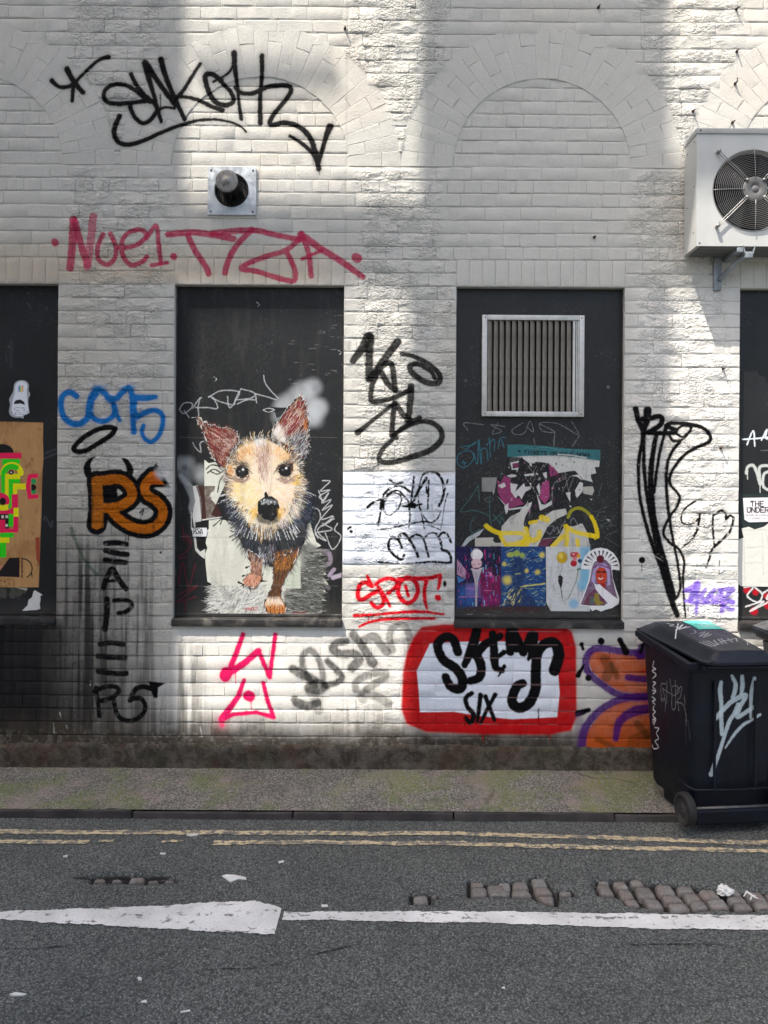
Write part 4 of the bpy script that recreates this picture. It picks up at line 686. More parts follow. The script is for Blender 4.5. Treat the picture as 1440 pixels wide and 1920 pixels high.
for y_ in (820, 1006, 1098):
    c.stroke([(336, y_), (420, y_ + 2), (520, y_ - 1), (632, y_ + 1)], 1.0, (120, 118, 112), .35, .6)
# ===== board 3: torn bills, yellow tag, four small posters, cut-out sticker
c = bc[2]; k = crop(845, 820, 4.2985); k4 = crop(845, 1010, 4.2985); kk = crop(960, 480, 3)
for p in ([(60, 940), (0, 980), (20, 1005), (70, 995), (100, 930), (120, 990), (80, 960)], [(155, 945), (240, 990), (170, 985), (160, 940), (260, 945), (370, 1005), (335, 930)], [(-40, 960), (-120, 950), (-60, 985), (-110, 1000), (-80, 940)], [(-160, 950), (-270, 940), (-250, 980)], [(240, 990), (235, 1070)], [(380, 1010), (340, 1070)], [(120, 1030), (128, 1060)]): c.stroke([kk(*q) for q in p], 1.3, (150, 152, 152), .55, .4)
for p in ([(90, 120), (160, 110), (185, 170), (120, 240), (60, 220), (55, 150), (100, 115)], [(75, 80), (180, 60), (200, 40), (120, 100)], [(85, 205), (130, 205)], [(100, 185), (110, 225)], [(185, 130), (215, 215), (225, 20), (245, 215), (250, 100), (290, 100), (300, 190)], [(310, 0), (320, 160)], [(290, 60), (350, 20), (350, 110)], [(380, 90), (400, 10), (440, 0)], [(405, 20), (430, 80)]): c.stroke([k(*q) for q in p], 1.7, (36, 112, 130), .8, .4)
for p in ([(222, 390), (150, 500), (80, 600), (190, 590), (280, 620), (320, 650)], [(222, 390), (232, 520)], [(310, 480), (315, 640), (325, 710)], [(330, 680), (430, 600)], [(340, 620), (400, 700)], [(395, 700), (410, 640), (440, 700)], [(185, 645), (155, 720), (180, 770), (240, 740)], [(180, 770), (120, 830)]): c.stroke([k(*q) for q in p], 1.8, (52, 96, 94), .75, .6)
for p in ([(1220, 370), (1180, 500)], [(1110, 560), (1160, 600), (1270, 550)], [(1240, 600), (1190, 610), (1180, 660), (1230, 670), (1250, 630)], [(1240, 650), (1280, 670), (1210, 720), (1330, 710)], [(1325, 620), (1270, 720)], [(1360, 750), (1250, 800), (1340, 870)], [(1200, 700), (1240, 770)]): c.stroke([k(*q) for q in p], 1.0, (96, 108, 106), .6, .4)
c.stroke([k(300, 480), k(275, 500), k(300, 525), k(340, 505), k(320, 475)], 2, (70, 76, 76), .7, .6)
TEAL = [(455, 60), (560, 58), (700, 68), (820, 78), (950, 92), (1100, 100), (1205, 100), (1205, 190), (1100, 176), (1000, 162), (850, 150), (700, 150), (580, 152), (520, 158), (455, 160)]
WHT = [(470, 165), (520, 158), (580, 150), (700, 146), (850, 140), (1000, 160), (1200, 190), (1195, 240), (1160, 240), (1172, 290), (1128, 300), (1130, 330), (1145, 362), (1060, 340), (1030, 300), (1000, 270), (950, 275), (870, 290), (820, 240), (780, 212), (700, 202), (640, 222), (600, 190), (570, 160), (545, 190), (490, 195), (480, 235), (465, 225)]
c.poly(WHT, (196, 196, 192), conv=k, tex=.12); c.poly(TEAL, (46, 112, 118), conv=k, tex=.35)
for p in ([(560, 64), (650, 90), (760, 80), (880, 110)], [(700, 70), (900, 100), (1100, 104)]): c.stroke([k(*q) for q in p], .8, (80, 150, 154), .6, .4)
tx = k(590, 134); c.text('TICKETS ON SALE NOW!', tx[0], tx[1], 6.0, 4.9, 1.5, (14, 22, 28), slope=.045, gap=.27); 
for X in ((540, 124), (1098, 158)): q = k(*X); c.text('*', q[0], q[1], 5.5, 5.5, 1.2, (14, 22, 28))
c.stroke([k(860, 138), k(980, 148), k(1090, 166)], 2.4, (196, 196, 192), .8, .8)
c.stroke([k(1100, 190), k(1070, 230), k(1060, 290), k(1090, 320), k(1130, 290), k(1140, 240)], 1.0, (150, 152, 150), .8, .6)
MG = (146, 54, 104)
PIECES3 = []
def scrap(pts, col, t=.15, a=1.0): c.poly(pts, col, a, conv=k, tex=t)
BODY3 = [(455, 165), (560, 158), (640, 215), (700, 195), (790, 210), (860, 290), (1000, 270), (1060, 360), (1060, 470), (960, 530), (820, 600), (700, 600), (560, 620), (440, 600), (370, 470), (365, 340), (440, 300)]
scrap(BODY3, (24, 25, 28), .2)
scrap([(375, 340), (400, 370), (430, 310), (480, 330), (500, 470), (545, 480), (590, 540), (470, 572), (410, 510), (378, 440)], MG, .3); scrap([(790, 220), (830, 240), (872, 296), (800, 320)], MG, .3); scrap([(735, 365), (792, 350), (796, 480), (760, 540), (715, 490)], (166, 62, 116), .3); scrap([(495, 205), (545, 195), (545, 245), (510, 250)], (120, 50, 84), .3)
for q in ([(480, 205), (550, 190), (545, 205), (495, 212), (500, 255), (548, 245), (540, 262), (490, 262)], [(380, 390), (430, 365), (445, 395), (410, 412)], [(450, 310), (490, 298), (530, 305), (520, 320), (480, 325)], [(590, 300), (668, 290), (670, 312), (600, 314)], [(480, 370), (540, 380), (520, 440), (590, 370), (600, 400), (655, 395), (640, 420), (600, 440), (570, 500), (550, 470), (520, 490), (485, 440)], [(690, 400), (712, 370), (722, 430), (715, 470)], [(690, 450), (730, 540), (760, 545), (815, 510), (812, 545), (720, 592), (712, 560)], [(740, 290), (772, 280), (776, 330), (756, 330)], [(925, 448), (964, 440), (962, 525), (945, 490)], [(1000, 430), (1040, 360), (1066, 370), (1060, 440), (1015, 490)], [(970, 310), (1030, 300), (1060, 350), (1020, 320)], [(345, 400), (352, 440), (340, 465)], [(560, 590), (600, 545), (655, 520), (640, 570), (600, 600), (575, 680)], [(430, 560), (465, 530), (460, 600), (445, 622)], [(370, 470), (470, 575), (590, 560), (590, 572), (470, 590)]): scrap(q, (206, 204, 202), .2)
for p in ([(600, 320), (700, 470)], [(640, 340), (690, 230)], [(620, 230), (680, 300)], [(820, 560), (830, 380), (940, 300)], [(900, 440), (960, 310)], [(940, 460), (990, 320)], [(960, 480), (920, 300)], [(800, 540), (820, 420)], [(840, 370), (930, 330), (1000, 310)], [(660, 370), (700, 260)], [(720, 270), (750, 220)]): c.stroke([k(*q) for q in p], .8, (150, 146, 146), .7, .3)
c.poly([(250, 325), (372, 323), (365, 380), (352, 440), (250, 438)], (140, 140, 136), conv=k, tex=.25); c.poly([(1055, 400), (1145, 396), (1155, 430), (1140, 468), (1070, 455)], (176, 174, 166), conv=k, tex=.15); c.poly([(1118, 495), (1140, 498), (1136, 510)], (206, 206, 206), conv=k); c.poly([(1245, 660), (1285, 662), (1280, 682)], (150, 160, 162), conv=k)
LOW3 = [(410, 718), (480, 640), (520, 620), (560, 600), (605, 545), (650, 545), (600, 640), (585, 700), (625, 785), (640, 700), (760, 632), (820, 592), (930, 574), (938, 620), (850, 660), (780, 720), (740, 800), (700, 880), (404, 882), (405, 790)]
scrap(LOW3, (196, 194, 186), .15); scrap([(800, 882), (870, 800), (920, 710), (985, 720), (1060, 695), (1100, 770), (1122, 882)], (190, 188, 182), .15); scrap([(195, 812), (345, 808), (340, 835), (360, 852), (404, 850), (404, 882), (195, 882)], (188, 184, 174), .15); scrap([(85, 880), (130, 810), (270, 735), (230, 790), (150, 840), (110, 882)], (180, 186, 186), .2)
scrap([(740, 800), (790, 710), (900, 640), (920, 710), (860, 800), (780, 850)], (26, 27, 32), .2); scrap([(700, 880), (740, 820), (830, 820), (780, 882)], (110, 40, 70), .4)
YL = (226, 196, 10); y_ = lambda p, w=8: c.stroke([k(*q) for q in p], w, YL, .95, .8, streak=.15)
y_([(285, 715), (340, 752), (400, 772), (500, 772), (575, 778), (600, 810), (580, 850), (560, 882)], [9, 8, 8]); y_([(400, 790), (420, 830), (450, 882)]); y_([(450, 870), (520, 862), (580, 840)], 10); y_([(605, 740), (620, 800), (660, 832), (705, 812), (715, 765)], 10); y_([(640, 690), (690, 680)], 7); y_([(735, 650), (775, 664)], 12); y_([(600, 860), (620, 820)], 14)
c.stroke([k(*q) for q in [(945, 645), (975, 590), (1040, 572), (1105, 610), (1140, 660)]], 6, (150, 146, 20), .9, .8); y_([(1135, 640), (1165, 710), (1178, 790), (1110, 790)], [7, 9]); y_([(1180, 800), (1080, 782), (1000, 762), (925, 718)], [9, 8]); y_([(930, 720), (935, 800), (930, 882)], 9); y_([(905, 800), (860, 840), (820, 880)], [10, 8]); y_([(1020, 830), (1025, 878)], 8); c.stroke([k(1155, 800), k(1165, 822)], 3, YL, .8, .8)
for p in ([(770, 740), (780, 720), (830, 720), (800, 780), (770, 760)], [(830, 760), (860, 720), (870, 770), (890, 720)], [(960, 700), (985, 650), (1020, 700)], [(740, 820), (860, 805)]): c.stroke([k(*q) for q in p], 1.2, (150, 156, 158), .7, .4)
for _ in range(110):
    x, y = rr.uniform(380, 1060), rr.uniform(200, 600); s0 = rr.uniform(3, 16); n_ = rr.integers(4, 7); an = np.sort(rr.uniform(0, 6.28, n_)); el = rr.uniform(.4, 2.2); cc = [(206, 204, 200), (150, 148, 146), (120, 44, 84), (20, 20, 22), (90, 34, 66), (30, 30, 34), (176, 120, 150)][rr.integers(7)]
    c.poly([(x + s0 * math.cos(t) * rr.uniform(.4, 1.2), y + s0 * el * math.sin(t) * rr.uniform(.4, 1.2)) for t in an], cc, .85, conv=k)
for _ in range(70):
    x, y = rr.uniform(400, 1110), rr.uniform(600, 880); an = rr.normal(-.8, .7); L_ = rr.uniform(10, 50); c.stroke([k(x, y), k(x + L_ * math.cos(an), min(880, y + L_ * math.sin(an)))], rr.uniform(.6, 1.6), [(150, 146, 136), (214, 212, 206), (100, 98, 94), (60, 60, 60)][rr.integers(4)], .5, .4, sp=False)
for _ in range(60):
    x, y = rr.uniform(470, 1190), rr.uniform(150, 340); an = rr.normal(.2, .5); L_ = rr.uniform(10, 40)
    if y > 150 + (x - 470) * .05 and y < 200 + (x - 600) * .25: c.stroke([k(x, y), k(x + L_ * math.cos(an), y + L_ * math.sin(an))], .8, [(160, 158, 154), (226, 226, 222)][rr.integers(2)], .6, .4, sp=False)
# poster A: ice cream in a neon alley
def R4(x0, y0, x1, y1, col, a=1.0, soft=0): c.poly([(x0, y0), (x1, y0), (x1, y1), (x0, y1)], col, a, conv=k4, soft=soft)
PA = [(44, 64), (404, 64), (404, 546), (44, 546)]
R4(44, 64, 404, 546, (24, 20, 62)); R4(240, 240, 404, 470, (126, 14, 78), .8, 6); R4(60, 380, 200, 546, (40, 84, 150), .8, 8); R4(250, 460, 404, 546, (120, 16, 86), .8, 6); R4(44, 64, 140, 300, (30, 22, 74), .9, 4); R4(330, 64, 404, 300, (16, 16, 44), .9, 4)
c.poly([(50, 165), (120, 250), (118, 325), (50, 290)], (206, 150, 176), conv=k4, tex=.5); c.poly([(50, 300), (118, 330), (60, 360)], (70, 130, 190), .8, conv=k4)
for _ in range(170):
    x, y = rr.uniform(50, 398), rr.uniform(70, 540); cc = [(190, 20, 110), (226, 60, 150), (60, 120, 200), (30, 40, 110), (120, 200, 226), (70, 20, 90), (16, 14, 40)][rr.integers(7)]
    w_, h_ = rr.uniform(6, 26), rr.uniform(6, 50); R4(x, y, min(x + w_ * .4, 403), min(y + h_, 545), cc, rr.uniform(.3, .8))
for p in ([(280, 300), (340, 300)], [(260, 420), (330, 420)], [(70, 470), (240, 470)], [(130, 400), (200, 410)]): c.stroke([k4(*q) for q in p], 1, (236, 120, 190), .8, .5)
R4(120, 360, 240, 460, (150, 120, 190), .35, 3); c.blob(322, 285, 2.2, (250, 120, 170), 1, 1.5, conv=k4)
c.poly([(168, 250), (250, 250), (222, 330), (214, 420), (212, 546), (196, 546), (198, 420), (190, 330)], (190, 180, 186), conv=k4, tex=.2)
c.blob(210, 132, 11.2, (226, 220, 222), 1, .8, conv=k4, ry=10.5); c.blob(208, 200, 10.0, (216, 180, 186), 1, .8, conv=k4, ry=9); c.stroke([k4(168, 245), k4(210, 256), k4(250, 240)], 3, (206, 190, 196), 1, .6); c.blob(205, 112, 7, (240, 236, 238), .7, 3, conv=k4)
for p in ([(180, 210), (196, 212)], [(222, 205), (244, 200)], [(190, 235), (230, 238)]): c.stroke([k4(*q) for q in p], 1.6, (130, 60, 80), .7, .6)
for p in ([(205, 260), (204, 540)], [(180, 270), (238, 330)], [(240, 270), (186, 330)]): c.stroke([k4(*q) for q in p], .8, (130, 120, 130), .7, .3)
# poster B: plain blue and yellow painted sheet with a dark bust
R4(404, 64, 765, 546, (22, 62, 118))
for _ in range(520):
    x, y = rr.uniform(408, 760), rr.uniform(68, 540); an = 0.5 * math.sin(x / 50) + rr.normal(-.35, .3); L = rr.uniform(10, 34)
    x2, y2 = np.clip(x + L * math.cos(an), 406, 763), np.clip(y + L * math.sin(an), 66, 544)
    cc = [(16, 44, 96), (40, 96, 150), (74, 130, 166), (14, 26, 60), (150, 170, 130), (30, 76, 120)][rr.integers(6)]; c.stroke([k4(x, y), k4(x2, y2)], 1.2, cc, .75, .3, sp=False)
for x, y, q in ((735, 132, 6.5), (430, 205, 5), (455, 335, 10.5), (610, 260, 5), (470, 130, 5), (700, 270, 6)):
    c.blob(x, y, q * .75, (226, 206, 84), .8, q * .5, conv=k4)
for x in np.linspace(560, 740, 14): c.stroke([k4(x, 390 - (x - 560) * .12), k4(x + 34, 380 - (x - 560) * .12)], 2, (190, 190, 110), .7, .8)
c.poly([(480, 240), (500, 170), (550, 150), (590, 180), (600, 260), (580, 320), (560, 400), (640, 470), (700, 546), (440, 546), (470, 430), (510, 400), (490, 320)], (20, 44, 84), .7, conv=k4, soft=1.5)
for x, y, q in ((490, 130, 5), (532, 120, 6), (575, 135, 5)): c.blob(x, y, q, (150, 170, 70), .9, 1.5, conv=k4)
for p in ([(510, 225), (530, 222)], [(555, 222), (578, 220)], [(520, 285), (560, 280)]): c.stroke([k4(*q) for q in p], 1.8, (180, 190, 120) if p[0][1] > 250 else (14, 26, 56), .8, .6)
for _ in range(60):
    x = rr.uniform(415, 570); y = rr.uniform(420, 540)
    if (x - 410) > (545 - y) * .4: c.stroke([k4(x, y), k4(x + 14, y - 22)], 1.3, [(190, 184, 120), (110, 110, 60), (226, 220, 160), (60, 66, 44)][rr.integers(4)], .8, .3, sp=False)
# poster C: white sheet with balloons
PC = [(766, 66), (940, 64), (1120, 66), (1126, 300), (1122, 586), (806, 584), (786, 548), (770, 516)]
c.poly(PC, (206, 208, 208), conv=k4, tex=.22)
for _ in range(240):
    x, y = rr.uniform(780, 1040), rr.uniform(220, 520); c.stroke([k4(x, y), k4(x + rr.uniform(4, 22), y + rr.normal(0, 4))], .8, (150, 152, 154), .4, .3, sp=False)
R4(1040, 68, 1120, 420, (96, 164, 196), .85, 5); c.blob(1050, 370, 9, (120, 176, 206), .6, 5, conv=k4); c.blob(990, 525, 9, (110, 166, 200), .8, 4, conv=k4)
c.blob(896, 153, 10, (196, 160, 20), 1, .7, conv=k4, ry=11); c.blob(888, 140, 4.5, (232, 204, 90), .8, 3, conv=k4); c.stroke([k4(894, 206), k4(892, 240), k4(880, 290)], .8, (90, 84, 70), .9, .3)
c.poly([(866, 300), (885, 294), (902, 310), (902, 350), (890, 400), (902, 485), (896, 488), (884, 400), (864, 345)], (22, 22, 24), conv=k4, sp=False, soft=.5)
for x, y, q, cc in ((985, 130, 5.2, (176, 40, 60)), (1012, 130, 5, (206, 60, 70)), (990, 200, 6.2, (166, 20, 44)), (1030, 140, 4, (214, 150, 60)), (1040, 180, 4, (40, 60, 90)), (1000, 165, 4, (220, 120, 130))): c.blob(x, y, q, cc, 1, .8, conv=k4)
c.blob(988, 126, 1.6, (240, 220, 220), 1, .6, conv=k4); c.stroke([k4(1030, 240), k4(1010, 340), k4(980, 410), k4(945, 485)], 2, (110, 130, 112), .9, .8); c.stroke([k4(1020, 250), k4(1050, 240)], 3, (70, 110, 70), .9, .8); c.stroke([k4(920, 470), k4(940, 490), k4(900, 500), k4(930, 530)], 1.6, (130, 150, 136), .7, .8)
# cut-out sticker: veiled figure with a fan of white rays
SV = [(1048, 245), (1056, 196), (1080, 140), (1120, 100), (1165, 80), (1210, 74), (1260, 84), (1310, 116), (1345, 165), (1362, 215), (1362, 258), (1310, 248), (1298, 256), (1306, 320), (1330, 400), (1358, 480), (1352, 520), (1300, 560), (1250, 572), (1210, 588), (1170, 570), (1140, 584), (1110, 548), (1034, 540), (1044, 500), (1080, 420), (1110, 330), (1122, 250)]
c.poly(SV, (222, 222, 224), conv=k4)
for t in np.linspace(190, 352, 12):
    a0, a1 = math.radians(t - 3.2), math.radians(t + 3.2); o = (1208, 232)
    c.poly([(o[0] + 82 * math.cos(math.radians(t)), o[1] + 82 * math.sin(math.radians(t))), (o[0] + 140 * math.cos(a0), o[1] + 136 * math.sin(a0)), (o[0] + 140 * math.cos(a1), o[1] + 136 * math.sin(a1))], (44, 44, 48), conv=k4)
c.poly([(1135, 240), (1155, 190), (1200, 165), (1250, 172), (1290, 215), (1296, 280), (1320, 400), (1345, 485), (1300, 500), (1230, 540), (1110, 540), (1044, 530), (1085, 430), (1120, 330)], (84, 30, 84), conv=k4, tex=.3)
c.poly([(1150, 240), (1180, 205), (1240, 200), (1278, 240), (1285, 370), (1262, 380), (1260, 280), (1200, 220), (1165, 270), (1160, 370), (1130, 340)], (176, 160, 206), conv=k4, tex=.3); c.stroke([k4(1150, 235), k4(1200, 212), k4(1280, 240)], 3, (120, 40, 110), .9, .8)
c.poly([(1170, 260), (1200, 235), (1240, 240), (1256, 280), (1250, 340), (1222, 375), (1190, 365), (1172, 320)], (190, 58, 34), conv=k4, sp=True); c.poly([(1180, 360), (1245, 360), (1250, 400), (1170, 400)], (150, 30, 30), conv=k4)
for p in ([(1178, 270), (1204, 268)], [(1222, 268), (1248, 270)]): c.stroke([k4(*q) for q in p], 3, (30, 14, 18), 1, .5)
c.stroke([k4(1192, 318), k4(1206, 326), k4(1226, 318)], 1.6, (244, 226, 220), 1, .4); c.stroke([k4(1208, 280), k4(1204, 300)], 1, (120, 30, 24), .8, .4)
c.blob(1204, 164, 7.2, (92, 12, 30), 1, .8, conv=k4); c.poly([(1110, 440), (1180, 400), (1240, 480), (1240, 540), (1060, 535)], (96, 24, 50), .9, conv=k4, tex=.4)
c.poly([(1160, 440), (1190, 440), (1200, 500), (1240, 520), (1180, 540), (1150, 500)], (150, 140, 40), .9, conv=k4, soft=1, tex=.4)
for t in range(5): c.stroke([k4(1120, 470 + 14 * t), k4(1150, 480 + 10 * t)], 1.3, (50, 130, 120), .9, .4)
c.poly([(1155, 360), (1175, 372), (1196, 366), (1240, 405), (1300, 455), (1360, 498), (1350, 530), (1300, 556), (1250, 505), (1190, 440), (1165, 405)], (224, 222, 226), conv=k4)
for x in range(130, 720, 34): c.blob(x + rr.uniform(-8, 8), 566 + rr.uniform(-10, 10), rr.uniform(2, 6), (66, 10, 16), .6, 4, conv=k4)
for x, y in ((150, 612), (290, 618), (1300, 628)): c.stroke([k4(x - 20, y), k4(x + 20, y - 2)], 2, (160, 156, 148), .6, 1.5)
c.blob(1140, 726, 2.5, (140, 142, 144), .5, 2); c.blob(873, 714, 3, (90, 92, 96), .6, 2)
c.mix((slice(None), slice(None)), sstep(.55, .75, fbm(c.h, c.w, 18, 90, 5, seed=302)) * .22, lin((46, 45, 43))); c.mix((slice(None), slice(None)), sstep(.66, .78, fbm(c.h, c.w, 7, 5, 3, seed=303)) * .20 * (np.linspace(0, 1, c.h)[:, None] < .55), lin((150, 148, 142)))
# ===== board 4 (right edge)
c = bc[3]; k = crop(1370, 640, 3.557)
for p in ([(80, 655), (130, 652), (180, 648), (260, 640)], [(108, 690), (150, 598), (160, 700)], [(205, 660), (240, 590), (235, 650), (290, 600)], [(230, 640), (300, 690)]): c.stroke([k(*q) for q in p], 2.6, (214, 224, 232), .95, .5)
for p, w in [([(105, 880), (112, 840), (150, 830), (175, 880), (195, 950), (190, 850), (230, 830), (300, 840)], 5.5), ([(250, 870), (220, 890), (215, 960), (250, 990), (320, 970)], 5)]: c.stroke([k(*q) for q in p], w, (196, 202, 198), .9, 1.0, streak=.2)
for p in ([(110, 870), (112, 920)], [(195, 950), (195, 1010)]): c.stroke([k(*q) for q in p], 1.6, (196, 202, 198), .85, .5)
c.stroke([k(200, 730), k(330, 724)], 1.2, (120, 122, 124), .6, .5); c.stroke([k(130, 480), k(170, 520)], 1, (30, 30, 32), .8, .4)
c.poly([(62, 1022), (400, 1014), (400, 1200), (230, 1210), (190, 1250), (90, 1245), (66, 1215)], (34, 44, 44), conv=k); NOTE = [(80, 1046), (400, 1040), (400, 1200), (120, 1208), (90, 1190)]; c.poly(NOTE, (216, 212, 218), conv=k)
q = k(132, 1102); c.text('THE G', q[0], q[1], 9.5, 6.2, 2.0, (26, 24, 28), gap=.42); q = k(108, 1142); c.text('UNDER', q[0], q[1], 9.0, 6.2, 2.0, (26, 24, 28), gap=.36)
for p in ([(130, 1074), (146, 1066)], [(110, 1114), (126, 1108)]): c.stroke([k(*q) for q in p], 1.2, (26, 24, 28), 1, .3)
c.stroke([k(98, 1160), k(400, 1160)], 1.2, (40, 40, 44), 1, .3, sp=False); 
for x in range(120, 380, 16): c.stroke([k(x, 1180), k(x + 11, 1181)], 1.0, (90, 88, 94), .9, .3, sp=False)
OLD = [(70, 1250), (120, 1238), (160, 1256), (220, 1238), (260, 1208), (400, 1210), (400, 1640), (70, 1634), (44, 1615), (46, 1325), (86, 1310)]
c.poly(OLD, (206, 206, 200), conv=k, tex=.10)
for p in ([(90, 1262), (240, 1255)], [(95, 1378), (200, 1372)], [(95, 1480), (210, 1478)], [(88, 1330), (92, 1600)], [(210, 1270), (215, 1560)], [(235, 1260), (250, 1380)]): c.stroke([k(*q) for q in p], 1.2, (120, 118, 110), .55, 1.0, streak=.7)
for x, y, q in ((110, 1660, 7), (165, 1675, 6), (155, 1800, 7.5), (240, 1700, 6), (250, 1760, 8)): c.blob(x, y, q, (166, 12, 30), .95, 1.2, conv=k)
for p in ([(90, 1640), (150, 1640), (110, 1700), (180, 1740), (210, 1690), (160, 1640)], [(100, 1770), (220, 1735), (130, 1800), (250, 1740)], [(215, 1680), (270, 1650), (240, 1720), (320, 1700)]): c.stroke([k(*q) for q in p], 3, (206, 206, 206), .9, .7)
# ------------------------------------------------------------------ materials
class NT:
    def __init__(s, name):
        s.m = bpy.data.materials.new(name); s.m.use_nodes = True; s.t = s.m.node_tree; s.t.nodes.clear()
        s.out = s.n('ShaderNodeOutputMaterial'); s.b = s.n('ShaderNodeBsdfPrincipled'); s.l(s.b.outputs[0], s.out.inputs[0])
    def n(s, ty, **kw):
        q = s.t.nodes.new(ty)
        for k, v in kw.items(): setattr(q, k, v)
        return q
    def l(s, a, b): s.t.links.new(a, b)
    def val(s, sock, v):
        if hasattr(v, 'is_output') or isinstance(v, bpy.types.NodeSocket): s.l(v, sock)
        else: sock.default_value = v
    def math(s, op, a, b=0.0, c=0.0, clamp=False):
        q = s.n('ShaderNodeMath', operation=op, use_clamp=clamp); s.val(q.inputs[0], a); s.val(q.inputs[1], b); s.val(q.inputs[2], c); return q.outputs[0]
    def pos(s): return s.n('ShaderNodeNewGeometry').outputs['Position']
    def objpos(s): return s.n('ShaderNodeTexCoord').outputs['Object']
    def noise(s, vec, scale, det=4, rough=.55, dist=0.0, sc3=None):
        if sc3:
            mp = s.n('ShaderNodeMapping'); mp.inputs['Scale'].default_value = sc3; s.l(vec, mp.inputs[0]); vec = mp.outputs[0]
        q = s.n('ShaderNodeTexNoise'); s.l(vec, q.inputs['Vector']); q.inputs['Scale'].default_value = scale; q.inputs['Detail'].default_value = det
        q.inputs['Roughness'].default_value = rough; q.inputs['Distortion'].default_value = dist; return q.outputs[0]
    def voro(s, vec, scale, feat='F1', rnd=1.0):
        q = s.n('ShaderNodeTexVoronoi', feature=feat); s.l(vec, q.inputs['Vector']); q.inputs['Scale'].default_value = scale; q.inputs['Randomness'].default_value = rnd; return q
    def ramp(s, f, a, b, lo=0.0, hi=1.0):
        q = s.n('ShaderNodeMapRange', interpolation_type='SMOOTHSTEP'); s.l(f, q.inputs[0]); q.inputs[1].default_value = a; q.inputs[2].default_value = b; q.inputs[3].default_value = lo; q.inputs[4].default_value = hi; return q.outputs[0]
    def mix(s, f, a, b, mode='MIX'):
        q = s.n('ShaderNodeMix', data_type='RGBA', blend_type=mode); s.val(q.inputs[0], f)
        for sock, v in ((q.inputs[6], a), (q.inputs[7], b)):
            if isinstance(v, bpy.types.NodeSocket): s.l(v, sock)
            else: sock.default_value = (*v, 1) if len(v) == 3 else v
        return q.outputs[2]
    def bump(s, h, dist, strength=1.0, prev=None):
        q = s.n('ShaderNodeBump'); s.l(h, q.inputs['Height']); q.inputs['Distance'].default_value = dist; s.val(q.inputs['Strength'], strength)
        if prev is not None: s.l(prev, q.inputs['Normal'])
        return q.outputs[0]
    def fin(s, col=None, rough=None, nrm=None, metal=None, spec=None):
        for key, v in (('Base Color', col), ('Roughness', rough), ('Normal', nrm), ('Metallic', metal), ('Specular IOR Level', spec)):
            if v is None: continue
            if key == 'Base Color' and not isinstance(v, bpy.types.NodeSocket): v = (*v, 1)
            s.val(s.b.inputs[key], v)
        return s.m
    def canvas(s, cv, name, vec=None, ax=('X', 'Z')):
        sp = s.n('ShaderNodeSeparateXYZ'); s.l(vec if vec is not None else s.pos(), sp.inputs[0]); cb = s.n('ShaderNodeCombineXYZ')
        s.l(s.math('MULTIPLY_ADD', sp.outputs[ax[0]], 1 / (cv.x1 - cv.x0), -cv.x0 / (cv.x1 - cv.x0)), cb.inputs[0])
        s.l(s.math('MULTIPLY_ADD', sp.outputs[ax[1]], 1 / (cv.z1 - cv.z0), -cv.z0 / (cv.z1 - cv.z0)), cb.inputs[1])
        q = s.n('ShaderNodeTexImage', extension='EXTEND', interpolation='Cubic'); q.image = IMG.setdefault(name, None) or IMG.__setitem__(name, cv.image(name)) or IMG[name]
        s.l(cb.outputs[0], q.inputs[0]); return q
IMG = {}
def m_brick():
    s = NT('painted brick'); p = s.pos(); im = s.canvas(wc, 'wall paint'); al = im.outputs['Alpha']
    f1 = s.noise(p, 90, 5, .6); f2 = s.noise(p, 22, 5, .62, .8, (1.0, 1.0, 1.7)); f3 = s.voro(p, 34, 'DISTANCE_TO_EDGE').outputs['Distance']; f4 = s.noise(p, 320, 2)
    drip = s.noise(p, 55, 3, .5, 0.0, (1, 1, .12)); f5 = s.noise(p, 9, 3, .5)
    pits = s.ramp(s.noise(p, 46, 3, .55, .4), .60, .70)
    hr = s.math('ADD', s.math('MULTIPLY', f2, 1.25), s.math('MULTIPLY', s.ramp(f3, 0, .18), .22)); hr = s.math('SUBTRACT', hr, s.math('MULTIPLY', pits, .5))
    b = s.bump(s.math('MULTIPLY', hr, al), .013, 1.0)
    b = s.bump(s.math('ADD', f1, s.math('MULTIPLY', f4, .35)), .0030, .8, b)
    b = s.bump(s.math('ADD', drip, f5), .0035, .5, b)
    col = s.mix(s.math('MULTIPLY', s.ramp(f1, .35, .68), .14), im.outputs['Color'], (0.5, 0.49, 0.46), 'MULTIPLY')
    col = s.mix(s.math('MULTIPLY', s.ramp(s.noise(p, 5, 5, .65), .52, .70), .10), col, (.62, .58, .52), 'MULTIPLY')
    return s.fin(col, .75, b, spec=.12)
def m_board(i, paper=False):
    s = NT('painted board' if not paper else 'printed paper'); p = s.pos(); im = s.canvas(bc[i], 'board paint %d' % i)
    n = s.noise(p, 60, 4); g = s.noise(p, 12, 4, .6, .3)
    if paper:
        b = s.bump(s.noise(p, 18, 4, .6, 1.2), .004, .5); b = s.bump(s.noise(p, 240, 3), .0008, .5, b); return s.fin(im.outputs['Color'], .7, b, spec=.3)
    b = s.bump(g, .003, .35); b = s.bump(s.noise(p, 40, 3, .5, 0, (1, 1, .1)), .0012, .4, b)
    return s.fin(im.outputs['Color'], s.ramp(n, .3, .7, .38, .55), b, spec=.32)
